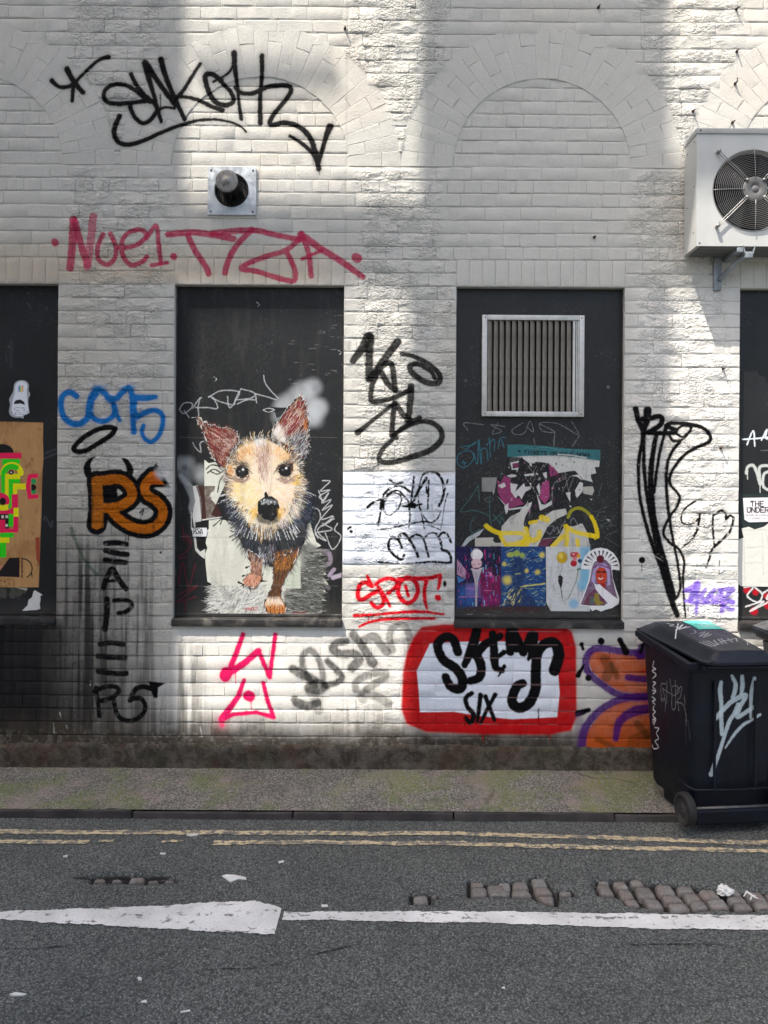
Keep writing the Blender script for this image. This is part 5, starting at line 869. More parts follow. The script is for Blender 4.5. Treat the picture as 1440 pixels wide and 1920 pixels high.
def m_simple(name, col, rough=.6, metal=0.0, var=.25, scale=14, bmp=.0015, bscale=70, dirt=None, spec=.4, sc3=None, coord='obj'):
    s = NT(name); p = s.objpos() if coord == 'obj' else s.pos(); n = s.noise(p, scale, 5, .6, .3, sc3)
    c_ = s.mix(s.ramp(n, .3, .72), tuple(x * (1 - var) for x in col), tuple(min(1, x * (1 + var)) for x in col))
    if dirt: c_ = s.mix(s.math('MULTIPLY', s.ramp(s.noise(p, scale * .45, 6, .68, .6), .5, .68), dirt[1]), c_, dirt[0])
    b = s.bump(s.noise(p, bscale, 4), bmp, .6)
    return s.fin(c_, s.ramp(n, .3, .7, max(.02, rough - .08), min(1, rough + .1)), b, metal, spec)
def m_ground(name, base, light, chips, moss=None, pink=None, sc=1.0, bmpd=.010, cracks=True, hole=False):
    s = NT(name); p = s.pos()
    v = s.voro(p, 92 * sc); grain = v.outputs['Distance']; cell = v.outputs['Color']; v2 = s.voro(p, 55 * sc)
    sp = s.n('ShaderNodeSeparateXYZ'); s.l(cell, sp.inputs[0])
    big = s.noise(p, 1.6, 5, .6); mid = s.noise(p, 9, 5, .65); fine = s.noise(p, 260, 3)
    col = s.mix(s.ramp(s.math('ADD', s.math('MULTIPLY', big, .6), s.math('MULTIPLY', mid, .4)), .36, .64), base, light)
    col = s.mix(s.math('MULTIPLY', s.ramp(sp.outputs[0], .70, 1.0), .55), col, chips)
    col = s.mix(s.math('MULTIPLY', s.ramp(sp.outputs[1], .72, .98), .7), col, tuple(x * .35 for x in base))
    col = s.mix(s.math('MULTIPLY', s.ramp(grain, .36, .62), .62), col, tuple(x * .18 for x in base)); col = s.mix(s.math('MULTIPLY', s.ramp(v2.outputs['Distance'], .50, .75), .5), col, tuple(x * .2 for x in base))  # pits darkened in the colour to stand in for shade between grains
    if pink: col = s.mix(s.math('MULTIPLY', s.ramp(s.noise(p, 2.2, 4, .6), .48, .66), .6), col, pink)
    if hole:
        at_ = s.n('ShaderNodeAttribute', attribute_name='hole'); col = s.mix(s.ramp(s.math('ADD', at_.outputs['Fac'], s.math('MULTIPLY', s.math('SUBTRACT', mid, .5), .9)), .30, .80), col, (.022, .021, .020))
    if moss:
        mm = s.math('MULTIPLY', s.ramp(s.noise(p, 2.0, 5, .65, .2), .45, .62), s.ramp(s.noise(p, 42, 4, .7), .36, .62)); col = s.mix(s.math('MULTIPLY', mm, .85), col, moss)
    h = s.math('SUBTRACT', s.math('MULTIPLY', fine, .4), s.math('MULTIPLY', grain, 1.0)); h = s.math('SUBTRACT', h, s.math('MULTIPLY', v2.outputs['Distance'], .5))
    b = s.bump(mid, .012, .35); b = s.bump(h, bmpd, .9, b)
    if cracks:
        ck = s.voro(s.n_add(p, 2.0), .75, 'DISTANCE_TO_EDGE').outputs['Distance']; ckm = s.math('MULTIPLY', s.ramp(ck, .008, .001), s.ramp(s.noise(p, 1.1, 3), .53, .60))
        col = s.mix(s.math('MULTIPLY', ckm, .5), col, tuple(x * .15 for x in base))
    return s.fin(col, .88, b, spec=.25)
def n_add(s, p, amt):
    q = s.n('ShaderNodeTexNoise'); s.l(p, q.inputs['Vector']); q.inputs['Scale'].default_value = 2.5; q.inputs['Detail'].default_value = 4
    a = s.n('ShaderNodeVectorMath', operation='MULTIPLY_ADD'); s.l(q.outputs['Color'], a.inputs[0]); a.inputs[1].default_value = (amt * .25, amt * .25, 0); s.l(p, a.inputs[2]); return a.outputs[0]
NT.n_add = n_add
def m_marking(name, col, under, wear, sc=1.0):
    s = NT(name); p = s.pos(); n = s.noise(p, 30 * sc, 6, .7, .4); n2 = s.noise(p, 4, 4, .6); ln = s.noise(p, 20, 5, .65, .2, (.12, 1.6, 1))
    v = s.voro(p, 125); c_ = s.mix(s.ramp(n2, .35, .7), col, tuple(x * .78 for x in col)); c_ = s.mix(s.math('MULTIPLY', s.ramp(s.noise(p, 90, 4, .6), .45, .7), .3), c_, tuple(x * .5 for x in col))
    w = s.math('MAXIMUM', s.ramp(s.math('ADD', n, s.math('MULTIPLY', n2, .35)), wear, wear - .07, 0, 1), s.ramp(ln, wear + .12, wear + .18)) if False else s.ramp(s.math('ADD', s.math('MULTIPLY', n, .65), s.math('MULTIPLY', ln, .35)), wear, wear + .07)
    c_ = s.mix(w, c_, under); b = s.bump(s.math('SUBTRACT', n, v.outputs['Distance']), .004, .7)
    return s.fin(c_, .8, b, spec=.3)
M = {}
M['brick'] = m_brick()
for i in range(4): M['board%d' % i] = m_board(i); M['paper%d' % i] = m_board(i, True)
M['sill'] = m_simple('painted sill', (.022, .021, .021), .5, var=.4, scale=9, dirt=((.17, .16, .145), .55), coord='w', sc3=(1, 4, 4), bmp=.002)
M['galv'] = m_simple('galvanised steel', (.50, .53, .55), .42, .85, .18, 22, .0008, 40, dirt=((.30, .31, .31), .5))
M['alu'] = m_simple('dull aluminium', (.52, .52, .50), .5, .6, .12, 20, .0006, 60, dirt=((.30, .29, .27), .4))
M['slat'] = m_simple('dusty louvre slats', (.25, .225, .195), .68, .1, .22, 26, .0012, 120, dirt=((.12, .10, .085), .55), sc3=(1, 1, .25))
M['dark'] = m_simple('dark interior', (.008, .008, .008), .8, spec=.2)  # near-black colour standing in for shade behind the slats and fan
M['pipe'] = m_simple('sooty flue cage', (.012, .012, .012), .55, .3)
M['cap'] = m_simple('weathered steel cap', (.26, .25, .235), .5, .6, .3, 60, .0012, 120)
M['acw'] = m_simple('cream enamelled casing', (.47, .48, .465), .42, 0, .05, 6, .0008, 30, dirt=((.50, .49, .46), .35), spec=.5)
M['acl'] = m_simple('lid of casing', (.36, .37, .36), .45, 0, .08, 8)
M['wire'] = m_simple('plated wire', (.27, .27, .265), .4, .5, .1)
M['fan'] = m_simple('grey fan plastic', (.11, .11, .11), .5, 0, .15)
M['brkt'] = m_simple('grey zinc bracket', (.28, .31, .34), .5, .4, .2, 20, dirt=((.16, .17, .19), .6))
M['screw'] = m_simple('screw head', (.12, .12, .12), .5, .5)
M['rust'] = m_simple('rusty iron', (.05, .035, .028), .8, .1, .4, 60)
M['asph'] = m_ground('asphalt road', (.142, .155, .148), (.196, .210, .198), (.36, .37, .355), sc=1.35, hole=True)
M['pave'] = m_ground('worn mossy asphalt pavement', (.24, .23, .206), (.40, .378, .335), (.60, .57, .52), moss=(.160, .212, .052), pink=(.32, .255, .235), sc=1.25)
M['kerb'] = m_simple('dark kerb stone', (.044, .038, .037), .75, 0, .35, 9, .004, 60, dirt=((.085, .075, .066), .4), coord='w')
M['yellow'] = m_marking('worn yellow line paint', (.58, .48, .30), (.15, .145, .13), .47)
M['white'] = m_marking('worn white road paint', (.70, .70, .68), (.17, .17, .165), .535, .8)
M['plinth'] = None
def m_plinth():
    s = NT('crumbling plinth render'); p = s.pos(); n = s.noise(p, 14, 6, .7, .5); m = s.noise(p, 3, 4, .6); f = s.voro(p, 110)
    c_ = s.mix(s.ramp(n, .36, .66), (.042, .035, .028), (.118, .102, .084)); c_ = s.mix(s.math('MULTIPLY', s.ramp(s.noise(p, 50, 5, .7), .58, .7), .5), c_, (.22, .20, .17)); c_ = s.mix(s.math('MULTIPLY', s.ramp(m, .48, .6), .4), c_, (.045, .046, .022)); c_ = s.mix(s.math('MULTIPLY', s.ramp(s.noise(p, 4, 4), .5, .62), .35), c_, (.075, .035, .022))
    b = s.bump(n, .02, .8); b = s.bump(f.outputs['Distance'], .004, .7, b); return s.fin(c_, .92, b, spec=.2)
M['plinth'] = m_plinth()
def m_sett():
    s = NT('granite setts'); oi = s.n('ShaderNodeObjectInfo'); p = s.pos(); n = s.noise(p, 60, 5, .65); n2 = s.noise(p, 14, 4)
    c_ = s.mix(oi.outputs['Random'], (.150, .140, .130), (.215, .210, .198)); c_ = s.mix(s.ramp(n2, .4, .65), c_, (.180, .148, .130)); c_ = s.mix(s.math('MULTIPLY', s.ramp(n, .4, .68), .5), c_, (.07, .062, .056)); c_ = s.mix(s.math('MULTIPLY', s.ramp(s.noise(p, 160, 2), .6, .75), .4), c_, (.36, .34, .31))
    b = s.bump(n, .004, .7); return s.fin(c_, .7, b, spec=.35)
M['sett'] = m_sett()
M['hole'] = m_simple('dirt in the pothole', (.018, .017, .016), .95, coord='w', bmp=.006, bscale=40)
M['litter'] = m_simple('white paper scrap', (.62, .62, .60), .7, 0, .1, 20, .002, 40)
M['opp'] = m_simple('pale rendered brick opposite', (.52, .50, .46), .8, 0, .1, 2, coord='w')  # kept pale to bounce more light into the street
# ------------------------------------------------------------------ the painted brick wall
wall = thing('painted_brick_wall', 'long white painted brick wall with blind arches and sprayed tags above the pavement', 'wall')
def rough_at(x, z):
    i, j = int((z - wc.z0) * wc.ppm), int((x - wc.x0) * wc.ppm); return float(ROUGH[min(max(i, 0), hh - 1), min(max(j, 0), ww - 1)])
NXg, NZg = 7, 3
def brick_proto(amp, seed):
    q = random.Random(seed); bm = bmesh.new(); g = []
    for j in range(NZg + 1):
        row = []
        for i in range(NXg + 1):
            u, v = i / NXg, j / NZg; e = min(u, 1 - u, v, 1 - v)
            ed = (i in (0, NXg)) or (j in (0, NZg))
            y = 0.0024 if ed else q.uniform(-1, 1) * amp
            uu = u if not ed else min(max(u + q.uniform(-1, 1) * amp * 1.6, 0.0), 1.0); vv = v if not ed else min(max(v + q.uniform(-1, 1) * max(amp * 7, .018), -.03), 1.03)
            if not ed:
                if i == 1: uu = 0.03
                if i == NXg - 1: uu = 0.97
                if j == 1: vv = .10
                if j == NZg - 1: vv = .90
            row.append(bm.verts.new((uu - .5, y, vv - .5)))
        g.append(row)
    for j in range(NZg):
        for i in range(NXg): bm.faces.new((g[j][i], g[j][i + 1], g[j + 1][i + 1], g[j + 1][i]))
    per = g[0][:] + [r[-1] for r in g[1:]] + g[-1][-2::-1] + [r[0] for r in g[-2:0:-1]]
    bk_ = [bm.verts.new((p.co.x, .045, p.co.z)) for p in per]
    for k in range(len(per)): bm.faces.new((per[k], bk_[k], bk_[(k + 1) % len(per)], per[(k + 1) % len(per)]))
    bmesh.ops.recalc_face_normals(bm, faces=bm.faces[:]); bm.faces.ensure_lookup_table(); bm.normal_update()
    if bm.faces[NXg + 2].normal.y > 0: bmesh.ops.reverse_faces(bm, faces=bm.faces[:])
    me = bpy.data.meshes.new('brick'); bm.to_mesh(me); bm.free(); me.materials.append(M['brick']); me.polygons.foreach_set('use_smooth', [True] * len(me.polygons)); me.set_sharp_from_angle(angle=math.radians(9 if amp < .004 else 24)); return me
P_SM = [brick_proto(.0010, 100 + i) for i in range(6)]; P_MD = [brick_proto(.0026, 200 + i) for i in range(6)]; P_RO = [brick_proto(.0046, 300 + i) for i in range(8)]

def sub(iv, a, b):
    out = []
    for u, v in iv:
        if b <= u or a >= v: out.append((u, v)); continue
        if a > u: out.append((u, a))
        if b < v: out.append((b, v))
    return out
bricks = []                                # (x0, x1, z0, z1, y)
ST_L, HD_L, VJ, BJ = 0.236, 0.115, 0.0008, 0.0050
zz0 = zL + COURSE * math.floor((zPL - zL) / COURSE) ; k = int(round((zz0 - zL) / COURSE)); zz = zz0
rb = random.Random(3)
while zz < WZ1 - .01:
    a, b = max(zz, zPL - .02), zz + COURSE
    iv = [(-WX, WX)]; 
    for (x0, x1) in OPEN:
        if b > zSB + .004 and a < zL - .004: iv = sub(iv, x0, x1)
        elif zL - .004 <= a < zL + 2 * COURSE - .01: iv = sub(iv, x0, x1)
    for cx in ARCH:
        if b > zSPR + .01 and a < zSPR + R_OUT:
            t, lo = max(b - zSPR, 0), max(a - zSPR, 0)
            xo = math.sqrt(max(R_OUT ** 2 - t ** 2, 0)); xi = math.sqrt(max(R_IN ** 2 - lo ** 2, 0))
            if xo > xi: iv = sub(iv, cx - xo, cx - xi); iv = sub(iv, cx + xi, cx + xo)
    off = {0: 0.0, 1: .118, 2: .03, 3: .15, 4: .06}[k % 5] + rb.uniform(-.012, .012); header = (k % 5 == 2)
    for u, v in iv:
        x = -WX - .3 + off; cuts = []
        while x < WX + .3:
            if x > -WX - .3: cuts.append(x)
            L = HD_L if header else (ST_L if rb.random() > .13 else HD_L); x += L + VJ + rb.uniform(-.006, .006)
        e = [u] + [c for c in cuts if u + .05 < c < v - .05] + [v]
        for p, q in zip(e, e[1:]):
            if q - p < .02: continue
            xm = .5 * (p + q); zm = .5 * (a + b); ins = any(zm > zSPR and a - zSPR < R_IN and abs(xm - cx) < math.sqrt(max(R_IN ** 2 - max(a - zSPR, 0) ** 2, 0)) for cx in ARCH)
            bricks.append((p, q, a, b, .004 if ins else 0.0))
    zz += COURSE; k += 1
def brick_inst(rec):
    x0, x1, z0, z1, y = rec; xm, zm = .5 * (x0 + x1), .5 * (z0 + z1); r_ = rough_at(xm, zm); q = rb.random()
    me = rb.choice(P_RO if r_ > .55 else (P_MD if r_ > .2 or q < .25 else P_SM)); bj = BJ * (0.8 if r_ > .55 else 1.0) * rb.uniform(.7, 1.25)
    j = .0022 if r_ > .4 else .0009
    sx, sz = (x1 - x0 - VJ), (z1 - z0 - bj)
    mat = Matrix.Translation((xm, y + rb.uniform(-j, j), zm + .0022 * math.sin(xm * 2.1 + zm * 3) + rb.uniform(-.0014, .0014))) @ Matrix.Rotation(rb.uniform(-1, 1) * .006, 4, 'Y') @ Matrix.Rotation(rb.uniform(-.4, 1) * .007, 4, 'X') @ Matrix.Rotation(rb.uniform(-1, 1) * .006, 4, 'Z') @ Matrix.Diagonal((sx if rb.random() > .5 else -sx if False else sx, 1, sz, 1))
    return me, mat
def in_frame(r):
    X, Z = .5 * (r[0] + r[1]), .5 * (r[2] + r[3]); px = VX + F / DW * X; py = VY - F / DW * (Z - HC); return 0 < px < 1440 and 0 < py < 1440
show = sorted([r for r in bricks if in_frame(r)], key=lambda r: -(r[1] - r[0]) * (r[3] - r[2]) * (1 + .2 * rb.random()))[:298]
sid = set(map(id, show)); bulk_v, bulk_f, nb = [], [], 0
def bake(me, mat):
    global nb
    n = len(me.vertices); co = np.empty(n * 3); me.vertices.foreach_get('co', co); co = co.reshape(-1, 3); m = np.array(mat)
    bulk_v.append(co @ m[:3, :3].T + m[:3, 3]); bulk_f.extend([tuple(i + nb for i in p.vertices) for p in me.polygons]); nb += n
for r_ in bricks:
    me, mat = brick_inst(r_)
    if id(r_) in sid:
        o = bpy.data.objects.new('brick', me); o.matrix_world = mat; link(o, wall)
    else: bake(me, mat)
# soldier bricks over every window head
for (x0, x1) in OPEN:
    n = 13; w = (x1 - x0) / n
    for i in range(n):
        me = rb.choice(P_SM + P_MD[:2]); L = 2 * COURSE - BJ
        mat = Matrix.Translation((x0 + (i + .5) * w, rb.uniform(-.0015, .0015), zL + COURSE + .001)) @ Matrix.Rotation(math.pi / 2 + rb.uniform(-.008, .008), 4, 'Y') @ Matrix.Diagonal((L, 1, w - .004, 1))
        o = bpy.data.objects.new('soldier_brick', me); o.matrix_world = mat; link(o, wall)
me = bpy.data.meshes.new('brickwork'); me.from_pydata(np.vstack(bulk_v), [], bulk_f); me.materials.append(M['brick']); me.polygons.foreach_set('use_smooth', [True] * len(me.polygons)); me.set_sharp_from_angle(angle=math.radians(11))
o = bpy.data.objects.new('brickwork', me); link(o, wall); o['kind'] = 'stuff'
# relieving arches: voussoirs shared between the four arches
NV = 27; vq = random.Random(8); vmesh = []
for i in range(NV):
    a0, a1 = math.pi * i / NV, math.pi * (i + 1) / NV; g = .0004
    sp = R_IN + (R_OUT - R_IN) * (0.34 if i % 2 else 0.66) + vq.uniform(-.02, .02)
    for (ra, rbb) in ((R_IN, sp - .0006), (sp + .0006, R_OUT)):
        bm = bmesh.new(); fr_, bk_ = [], []; j = vq.uniform(-.0006, .0006); c0, c1 = a0 + g / ra, a1 - g / ra; d0, d1 = a0 + g / rbb, a1 - g / rbb; am = .5 * (a0 + a1)
        P4 = [(ra, c0), (ra, (c0 + c1) / 2), (ra, c1), ((ra + rbb) / 2, .5 * (c1 + d1)), (rbb, d1), (rbb, (d0 + d1) / 2), (rbb, d0), ((ra + rbb) / 2, .5 * (c0 + d0))]
        rm = (ra + rbb) / 2
        for r__, t in P4:
            jr, jt = vq.uniform(-.003, .003), vq.uniform(-.0008, .0008)
            fr_.append(bm.verts.new(((r__ + jr) * math.cos(t + jt), -.0002 + j, (r__ + jr) * math.sin(t + jt)))); bk_.append(bm.verts.new((r__ * math.cos(t), .045, r__ * math.sin(t))))
        inn = []
        for r__, t in P4:
            ri, ti = rm + (r__ - rm) * .93, am + (t - am) * .93; inn.append(bm.verts.new((ri * math.cos(ti), -.0012 + j + vq.uniform(-.0012, .0012), ri * math.sin(ti))))
        ce = bm.verts.new((rm * math.cos(am), -.0013 + j + vq.uniform(-.001, .001), rm * math.sin(am)))
        for q in range(8):
            w = (q + 1) % 8; bm.faces.new((ce, inn[q], inn[w])); bm.faces.new((inn[q], fr_[q], fr_[w], inn[w])); bm.faces.new((fr_[q], bk_[q], bk_[w], fr_[w]))
        bmesh.ops.recalc_face_normals(bm, faces=bm.faces[:])
        bm.faces.ensure_lookup_table(); bm.normal_update()
        if bm.faces[0].normal.y > 0: bmesh.ops.reverse_faces(bm, faces=bm.faces[:])
        m_ = bpy.data.meshes.new('voussoir'); bm.to_mesh(m_); bm.free(); m_.materials.append(M['brick']); m_.polygons.foreach_set('use_smooth', [True] * len(m_.polygons)); m_.set_sharp_from_angle(angle=math.radians(9)); vmesh.append(m_)
for cx in ARCH:
    for m_ in vmesh:
        o = bpy.data.objects.new('voussoir', m_); o.location = (cx, .0009, zSPR); link(o, wall)
# mortar bed behind the brick faces, with the window holes
xs = sorted(set([-WX, WX] + [x for o_ in OPEN for x in o_] + list(np.arange(-WX, WX, .06)))); zs = sorted(set([0.0, zSB, zL, WZ1] + list(np.arange(0, WZ1, .06))))
bm = bmesh.new(); V = {}
mn = fbm(120, 160, 6, octv=3, seed=77)
def mv(i, j):
    if (i, j) not in V:
        x, z = xs[i], zs[j]; V[i, j] = bm.verts.new((x, .0062 + .005 * (mn[int(z / WZ1 * 118), int((x + WX) / (2 * WX) * 158)] - .5) + (.004 if any(math.hypot(x - cx, z - zSPR) < R_IN - .02 and z > zSPR for cx in ARCH) else 0), z))
    return V[i, j]
for i in range(len(xs) - 1):
    for j in range(len(zs) - 1):
        xm, zm = .5 * (xs[i] + xs[i + 1]), .5 * (zs[j] + zs[j + 1])
        if any(a < xm < b for a, b in OPEN) and zSB < zm < zL: continue
        bm.faces.new((mv(i, j), mv(i + 1, j), mv(i + 1, j + 1), mv(i, j + 1)))
mesh_obj('mortar', bm, M['brick'], wall, True)
for (x0, x1) in OPEN:                      # plastered returns of each opening
    bm = bmesh.new()
    for x, s_ in ((x0, -1), (x1, 1)): box(bm, (x + s_ * .031, .0775, .5 * (zSB + zL)), (.06, .135, zL - zSB + .05))
    box(bm, (.5 * (x0 + x1), .0775, zL + .031), (x1 - x0 - .002, .135, .06))
    mesh_obj('reveal', bm, M['brick'], wall)
# plinth: a rough strip of render with a ragged upper edge
bm = bmesh.new(); n = 300; pr = random.Random(4); rowsP = []
zt = zPL
for i in range(n + 1):
    x = -WX + 2 * WX * i / n; e = .006 * (fbm(2, 2, 1, seed=i)[0, 0] - .5) + pr.uniform(-.0025, .0025) + .007 * math.sin(x * 5.3) * math.sin(x * 2.2 + 1) + .004 * math.sin(x * 17); o_ = pr.uniform(-.004, .004)
    rowsP.append([bm.verts.new((x, .012, zt + e + .006)), bm.verts.new((x, -.008 + o_, zt + e)), bm.verts.new((x, -.016 + o_ + pr.uniform(-.004, .004), zt - .03 + e)), bm.verts.new((x, -.017 + pr.uniform(-.004, .004), .06)), bm.verts.new((x, -.024 + pr.uniform(-.005, .005), .02)), bm.verts.new((x, -.030 + pr.uniform(-.006, .006), -.02))])
for a, b in zip(rowsP, rowsP[1:]):
    for j in range(5): bm.faces.new((a[j], a[j + 1], b[j + 1], b[j]))
bmesh.ops.recalc_face_normals(bm, faces=bm.faces[:])
mesh_obj('plinth', bm, M['plinth'], wall, True)
bm = bmesh.new(); box(bm, (0, .26, 3.0), (2 * WX, .22, 6.0)); mesh_obj('backing', bm, M['dark'], wall)

# ------------------------------------------------------------------ boarded windows
BL = ['black boarded window at the left edge carrying a brown paper poster with neon shapes', 'black boarded window filled by the big painted terrier', 'black boarded window with a louvred vent above torn bills', 'black boarded window behind the bins, below the air conditioner']
wins = []
for i, (x0, x1) in enumerate(OPEN):
    t = thing('boarded_window', BL[i], 'boarded window', (.5 * (x0 + x1), REC, zSB), 'boarded windows along the wall'); wins.append(t)
    lo = Vector(t.location)
    bm = bmesh.new(); box(bm, Vector((.5 * (x0 + x1), REC + .012, .5 * (zST - .012 + zL))) - lo, (x1 - x0, .024, zL - zST + .012)); mesh_obj('board', bm, M['board%d' % i], t)
    bm = bmesh.new(); hz = zST - zSB
    vs = box(bm, Vector((.5 * (x0 + x1), .016, .5 * (zST + zSB) - .001)) - lo, (x1 - x0 + (.006 if i else .0), .084, hz), .006)
    for v in bm.verts:
        if v.co.z > hz * .5 and v.co.y < -.05: v.co.z -= .010
    sharp(mesh_obj('sill', bm, M['sill'], t))
    bm = bmesh.new(); box(bm, Vector((.5 * (x0 + x1), REC - .008, zST + .010)) - lo, (x1 - x0 - .004, .015, .018), .003); mesh_obj('bottom_bead', bm, M['sill'], t)
    bm = bmesh.new()
    for x, s_ in ((x0, 1), (x1, -1)): box(bm, Vector((x + s_ * .005, REC - .008, .5 * (zST + zL) + .010)) - lo, (.008, .015, zL - zST - .022), .002)
    mesh_obj('side_bead', bm, M['sill'], t)
# ------------------------------------------------------------------ paper on the boards
def paper(name, label, cat, pts, i, th=.0016, group=None, lift=0.0):
    P3 = [W(x, y, REC) for x, y in pts]; cx, cz = np.mean([p[0] for p in P3]), min(p[1] for p in P3)
    o_ = Vector((cx, REC - th - lift, cz)); bm = bmesh.new(); q = random.Random(len(pts))
    sheet(bm, [Vector((x, REC - th - lift, z)) - o_ for x, z in P3], (0, th, 0))
    o = mesh_obj(name, bm, M['paper%d' % i], None, loc=o_); return tag(o, label, cat, group)
def KP(pts, kk): return [kk(*q) for q in pts]
kq = crop(0, 700, 4.0); k3 = crop(845, 820, 4.2985); k4 = crop(845, 1010, 4.2985); k6 = crop(1370, 640, 3.557)
poP = [(x if x > -300 else x, y) for x, y in PO]
paper('paper_poster', 'brown paper poster painted with pink, green and yellow shapes', 'poster', [p for p in KP(PO, kq)], 0)
paper('sticker', 'white shoe-shaped sticker with a small rainbow patch, above the brown poster', 'sticker', KP(ST, kq), 0)
paper('paper_scrap', 'torn white paper scrap below the brown poster', 'paper scrap', KP(SC, kq), 0)
paper('backing_paper', 'torn white paper pasted on the board behind the painted terrier', 'paper', TP, 1)
DOG = cut([k1(215, 400), k1(262, 440), k1(330, 468), k1(430, 490), k1(520, 505), k1(560, 560), k1(580, 628), k1(680, 600), k1(770, 588), k1(832, 600), k1(830, 530), k1(860, 470), k1(900, 400), k1(950, 330), k1(1000, 280), k1(1062, 222), k1(1100, 300), k1(1122, 400), k1(1128, 480), k1(1122, 600), k1(1108, 720), k1(1050, 765), k1(1062, 870), k1(1090, 950)] + [k2(1130, 10), k2(1155, 60), k2(1155, 180), k2(1122, 290), k2(1100, 400), k2(1062, 470), k2(1030, 560), k2(985, 640), k2(935, 720), k2(905, 800), k2(900, 870), k2(945, 960), k2(940, 995), k2(880, 1012), k2(800, 1000), k2(762, 925), k2(800, 850), k2(838, 740), k2(838, 620), k2(752, 590), k2(745, 640), k2(752, 720), k2(700, 795), k2(640, 790), k2(592, 762), k2(600, 715), k2(655, 660), k2(640, 520), k2(580, 440), k2(540, 360), k2(520, 250), k2(480, 120)] + [k1(470, 1000), k1(462, 900), k1(456, 830), k1(400, 820), k1(360, 760), k1(322, 690), k1(300, 610), k1(270, 540), k1(245, 480)], 3.0, 71, 6)
paper('dog_cutout', 'paste-up cut-out of a shaggy brown and black terrier walking forward', 'paste-up', DOG, 1, .0014, lift=.0026)
paper('paper_strip', 'grey peeling paper strip hanging left of the terrier', 'paper scrap', [k1(180, 968), k1(222, 962), k2(250, 60), k2(255, 180), k2(246, 296), k2(190, 296), k2(176, 200), k2(200, 90)], 1)
paper('brown_scrap', 'dark brown torn bill remnant beside the terrier', 'paper scrap', BRP, 1, .0012, lift=.0026)
paper('label', 'small white label with black capitals, left of the terrier', 'label', LB, 1, .001, lift=.0042)
paper('bill_heading', 'teal bill strip printed with ticket sale words', 'torn bill', KP(TEAL, k3), 2, .0012, lift=.002)
paper('torn_bill', 'torn white bill hanging below the teal strip', 'torn bill', KP(WHT, k3), 2)
paper('torn_bill', 'ragged magenta and black bill remains in the middle of the louvred board', 'torn bill', KP([q for q in BODY3], k3), 2, .0012)
for q, l in (([(250, 325), (372, 323), (365, 380), (352, 440), (250, 438)], 'small grey square of paper left of the magenta bill'), ([(1055, 400), (1145, 396), (1155, 430), (1140, 468), (1070, 455)], 'small cream torn scrap right of the magenta bill'), ([(195, 812), (345, 808), (340, 835), (360, 852), (404, 850), (404, 878), (195, 878)], 'cream scrap just above the ice cream poster')): paper('paper_scrap', l, 'paper scrap', KP(q, k3), 2)
paper('torn_bill', 'torn cream bill crossed by yellow paint, above the blue sheet', 'torn bill', KP([(x, min(y, 880)) for x, y in LOW3], k3), 2, .0012, lift=.0014)
paper('torn_bill', 'torn cream bill crossed by yellow paint, above the balloon sheet', 'torn bill', KP([(800, 880), (870, 800), (920, 710), (985, 720), (1060, 695), (1100, 770), (1122, 880)], k3), 2)
paper('small_poster', 'small poster of an ice cream cone in a pink neon alley', 'poster', KP(PA, k4), 2, group='row of small posters on the sill')
paper('small_poster', 'small blue and yellow painted poster between the neon and balloon ones', 'poster', KP([(406, 66), (764, 66), (764, 546), (406, 546)], k4), 2, group='row of small posters on the sill')
paper('small_poster', 'small white poster with a yellow balloon and red balloons', 'poster', KP(PC, k4), 2, group='row of small posters on the sill')
paper('cutout_sticker', 'cut-out sticker of a purple veiled woman with a white ray fan', 'sticker', KP(SV, k4), 2, .0012, lift=.0022)
paper('notice', 'white notice in black capitals on the board behind the bins', 'notice', KP(NOTE, k6), 3, .001, lift=.002)
paper('old_paper', 'large worn blank white paper below the black-lettered notice', 'paper', KP(OLD, k6), 3)

# ------------------------------------------------------------------ louvred vent
def Wv(px, py, y): x, z = W(px, py, y); return Vector((x, y, z))
yv = REC - .036
a_, b_ = Wv(904.5, 590, yv), Wv(1095, 781.5, yv); lc = Vector((.5 * (a_.x + b_.x), REC, b_.z)); lw, lh = b_.x - a_.x, a_.z - b_.z
lv_ = thing('louvre_vent', 'square aluminium vent with upright dusty slats set in the black board', 'vent', lc)
fw = .034; fd_ = .036; bm = bmesh.new()
for c_, d_ in (((-lw / 2 + fw / 2, -fd_ / 2, lh / 2), (fw, fd_, lh - .0005)), ((lw / 2 - fw / 2, -fd_ / 2, lh / 2), (fw, fd_, lh - .0005)), ((0, -fd_ / 2 - .0002, lh - fw / 2), (lw - 2 * fw - .0006, fd_ - .0004, fw)), ((0, -fd_ / 2 - .0002, fw / 2), (lw - 2 * fw - .0006, fd_ - .0004, fw))): box(bm, c_, d_, .0025)
sharp(mesh_obj('frame', bm, M['alu'], lv_))
bm = bmesh.new(); box(bm, (0, -.002, lh / 2), (lw - 2 * fw, .003, lh - 2 * fw)); mesh_obj('back', bm, M['dark'], lv_)
nsl = 14; iw = lw - 2 * fw; pit = (iw - .045) / nsl; bm = bmesh.new(); hs = lh - 2 * fw - .004
pf = [(-.0185, -.0310), (-.0165, -.0325), (-.0150, -.0310), (-.0100, -.0260), (.0000, -.0190), (.0090, -.0110), (.0095, -.0100), (.0085, -.0090), (-.0020, -.0170), (-.0120, -.0240), (-.0175, -.0290)]
lo_ = [bm.verts.new((x, y, -hs / 2)) for x, y in pf]; hi_ = [bm.verts.new((x, y, hs / 2)) for x, y in pf]
for q in range(len(pf)): w = (q + 1) % len(pf); bm.faces.new((lo_[q], lo_[w], hi_[w], hi_[q]))
bm.faces.new(lo_); bm.faces.new(hi_[::-1]); bmesh.ops.recalc_face_normals(bm, faces=bm.faces[:])
sm = bpy.data.meshes.new('slat'); bm.to_mesh(sm); bm.free(); sm.materials.append(M['slat'])
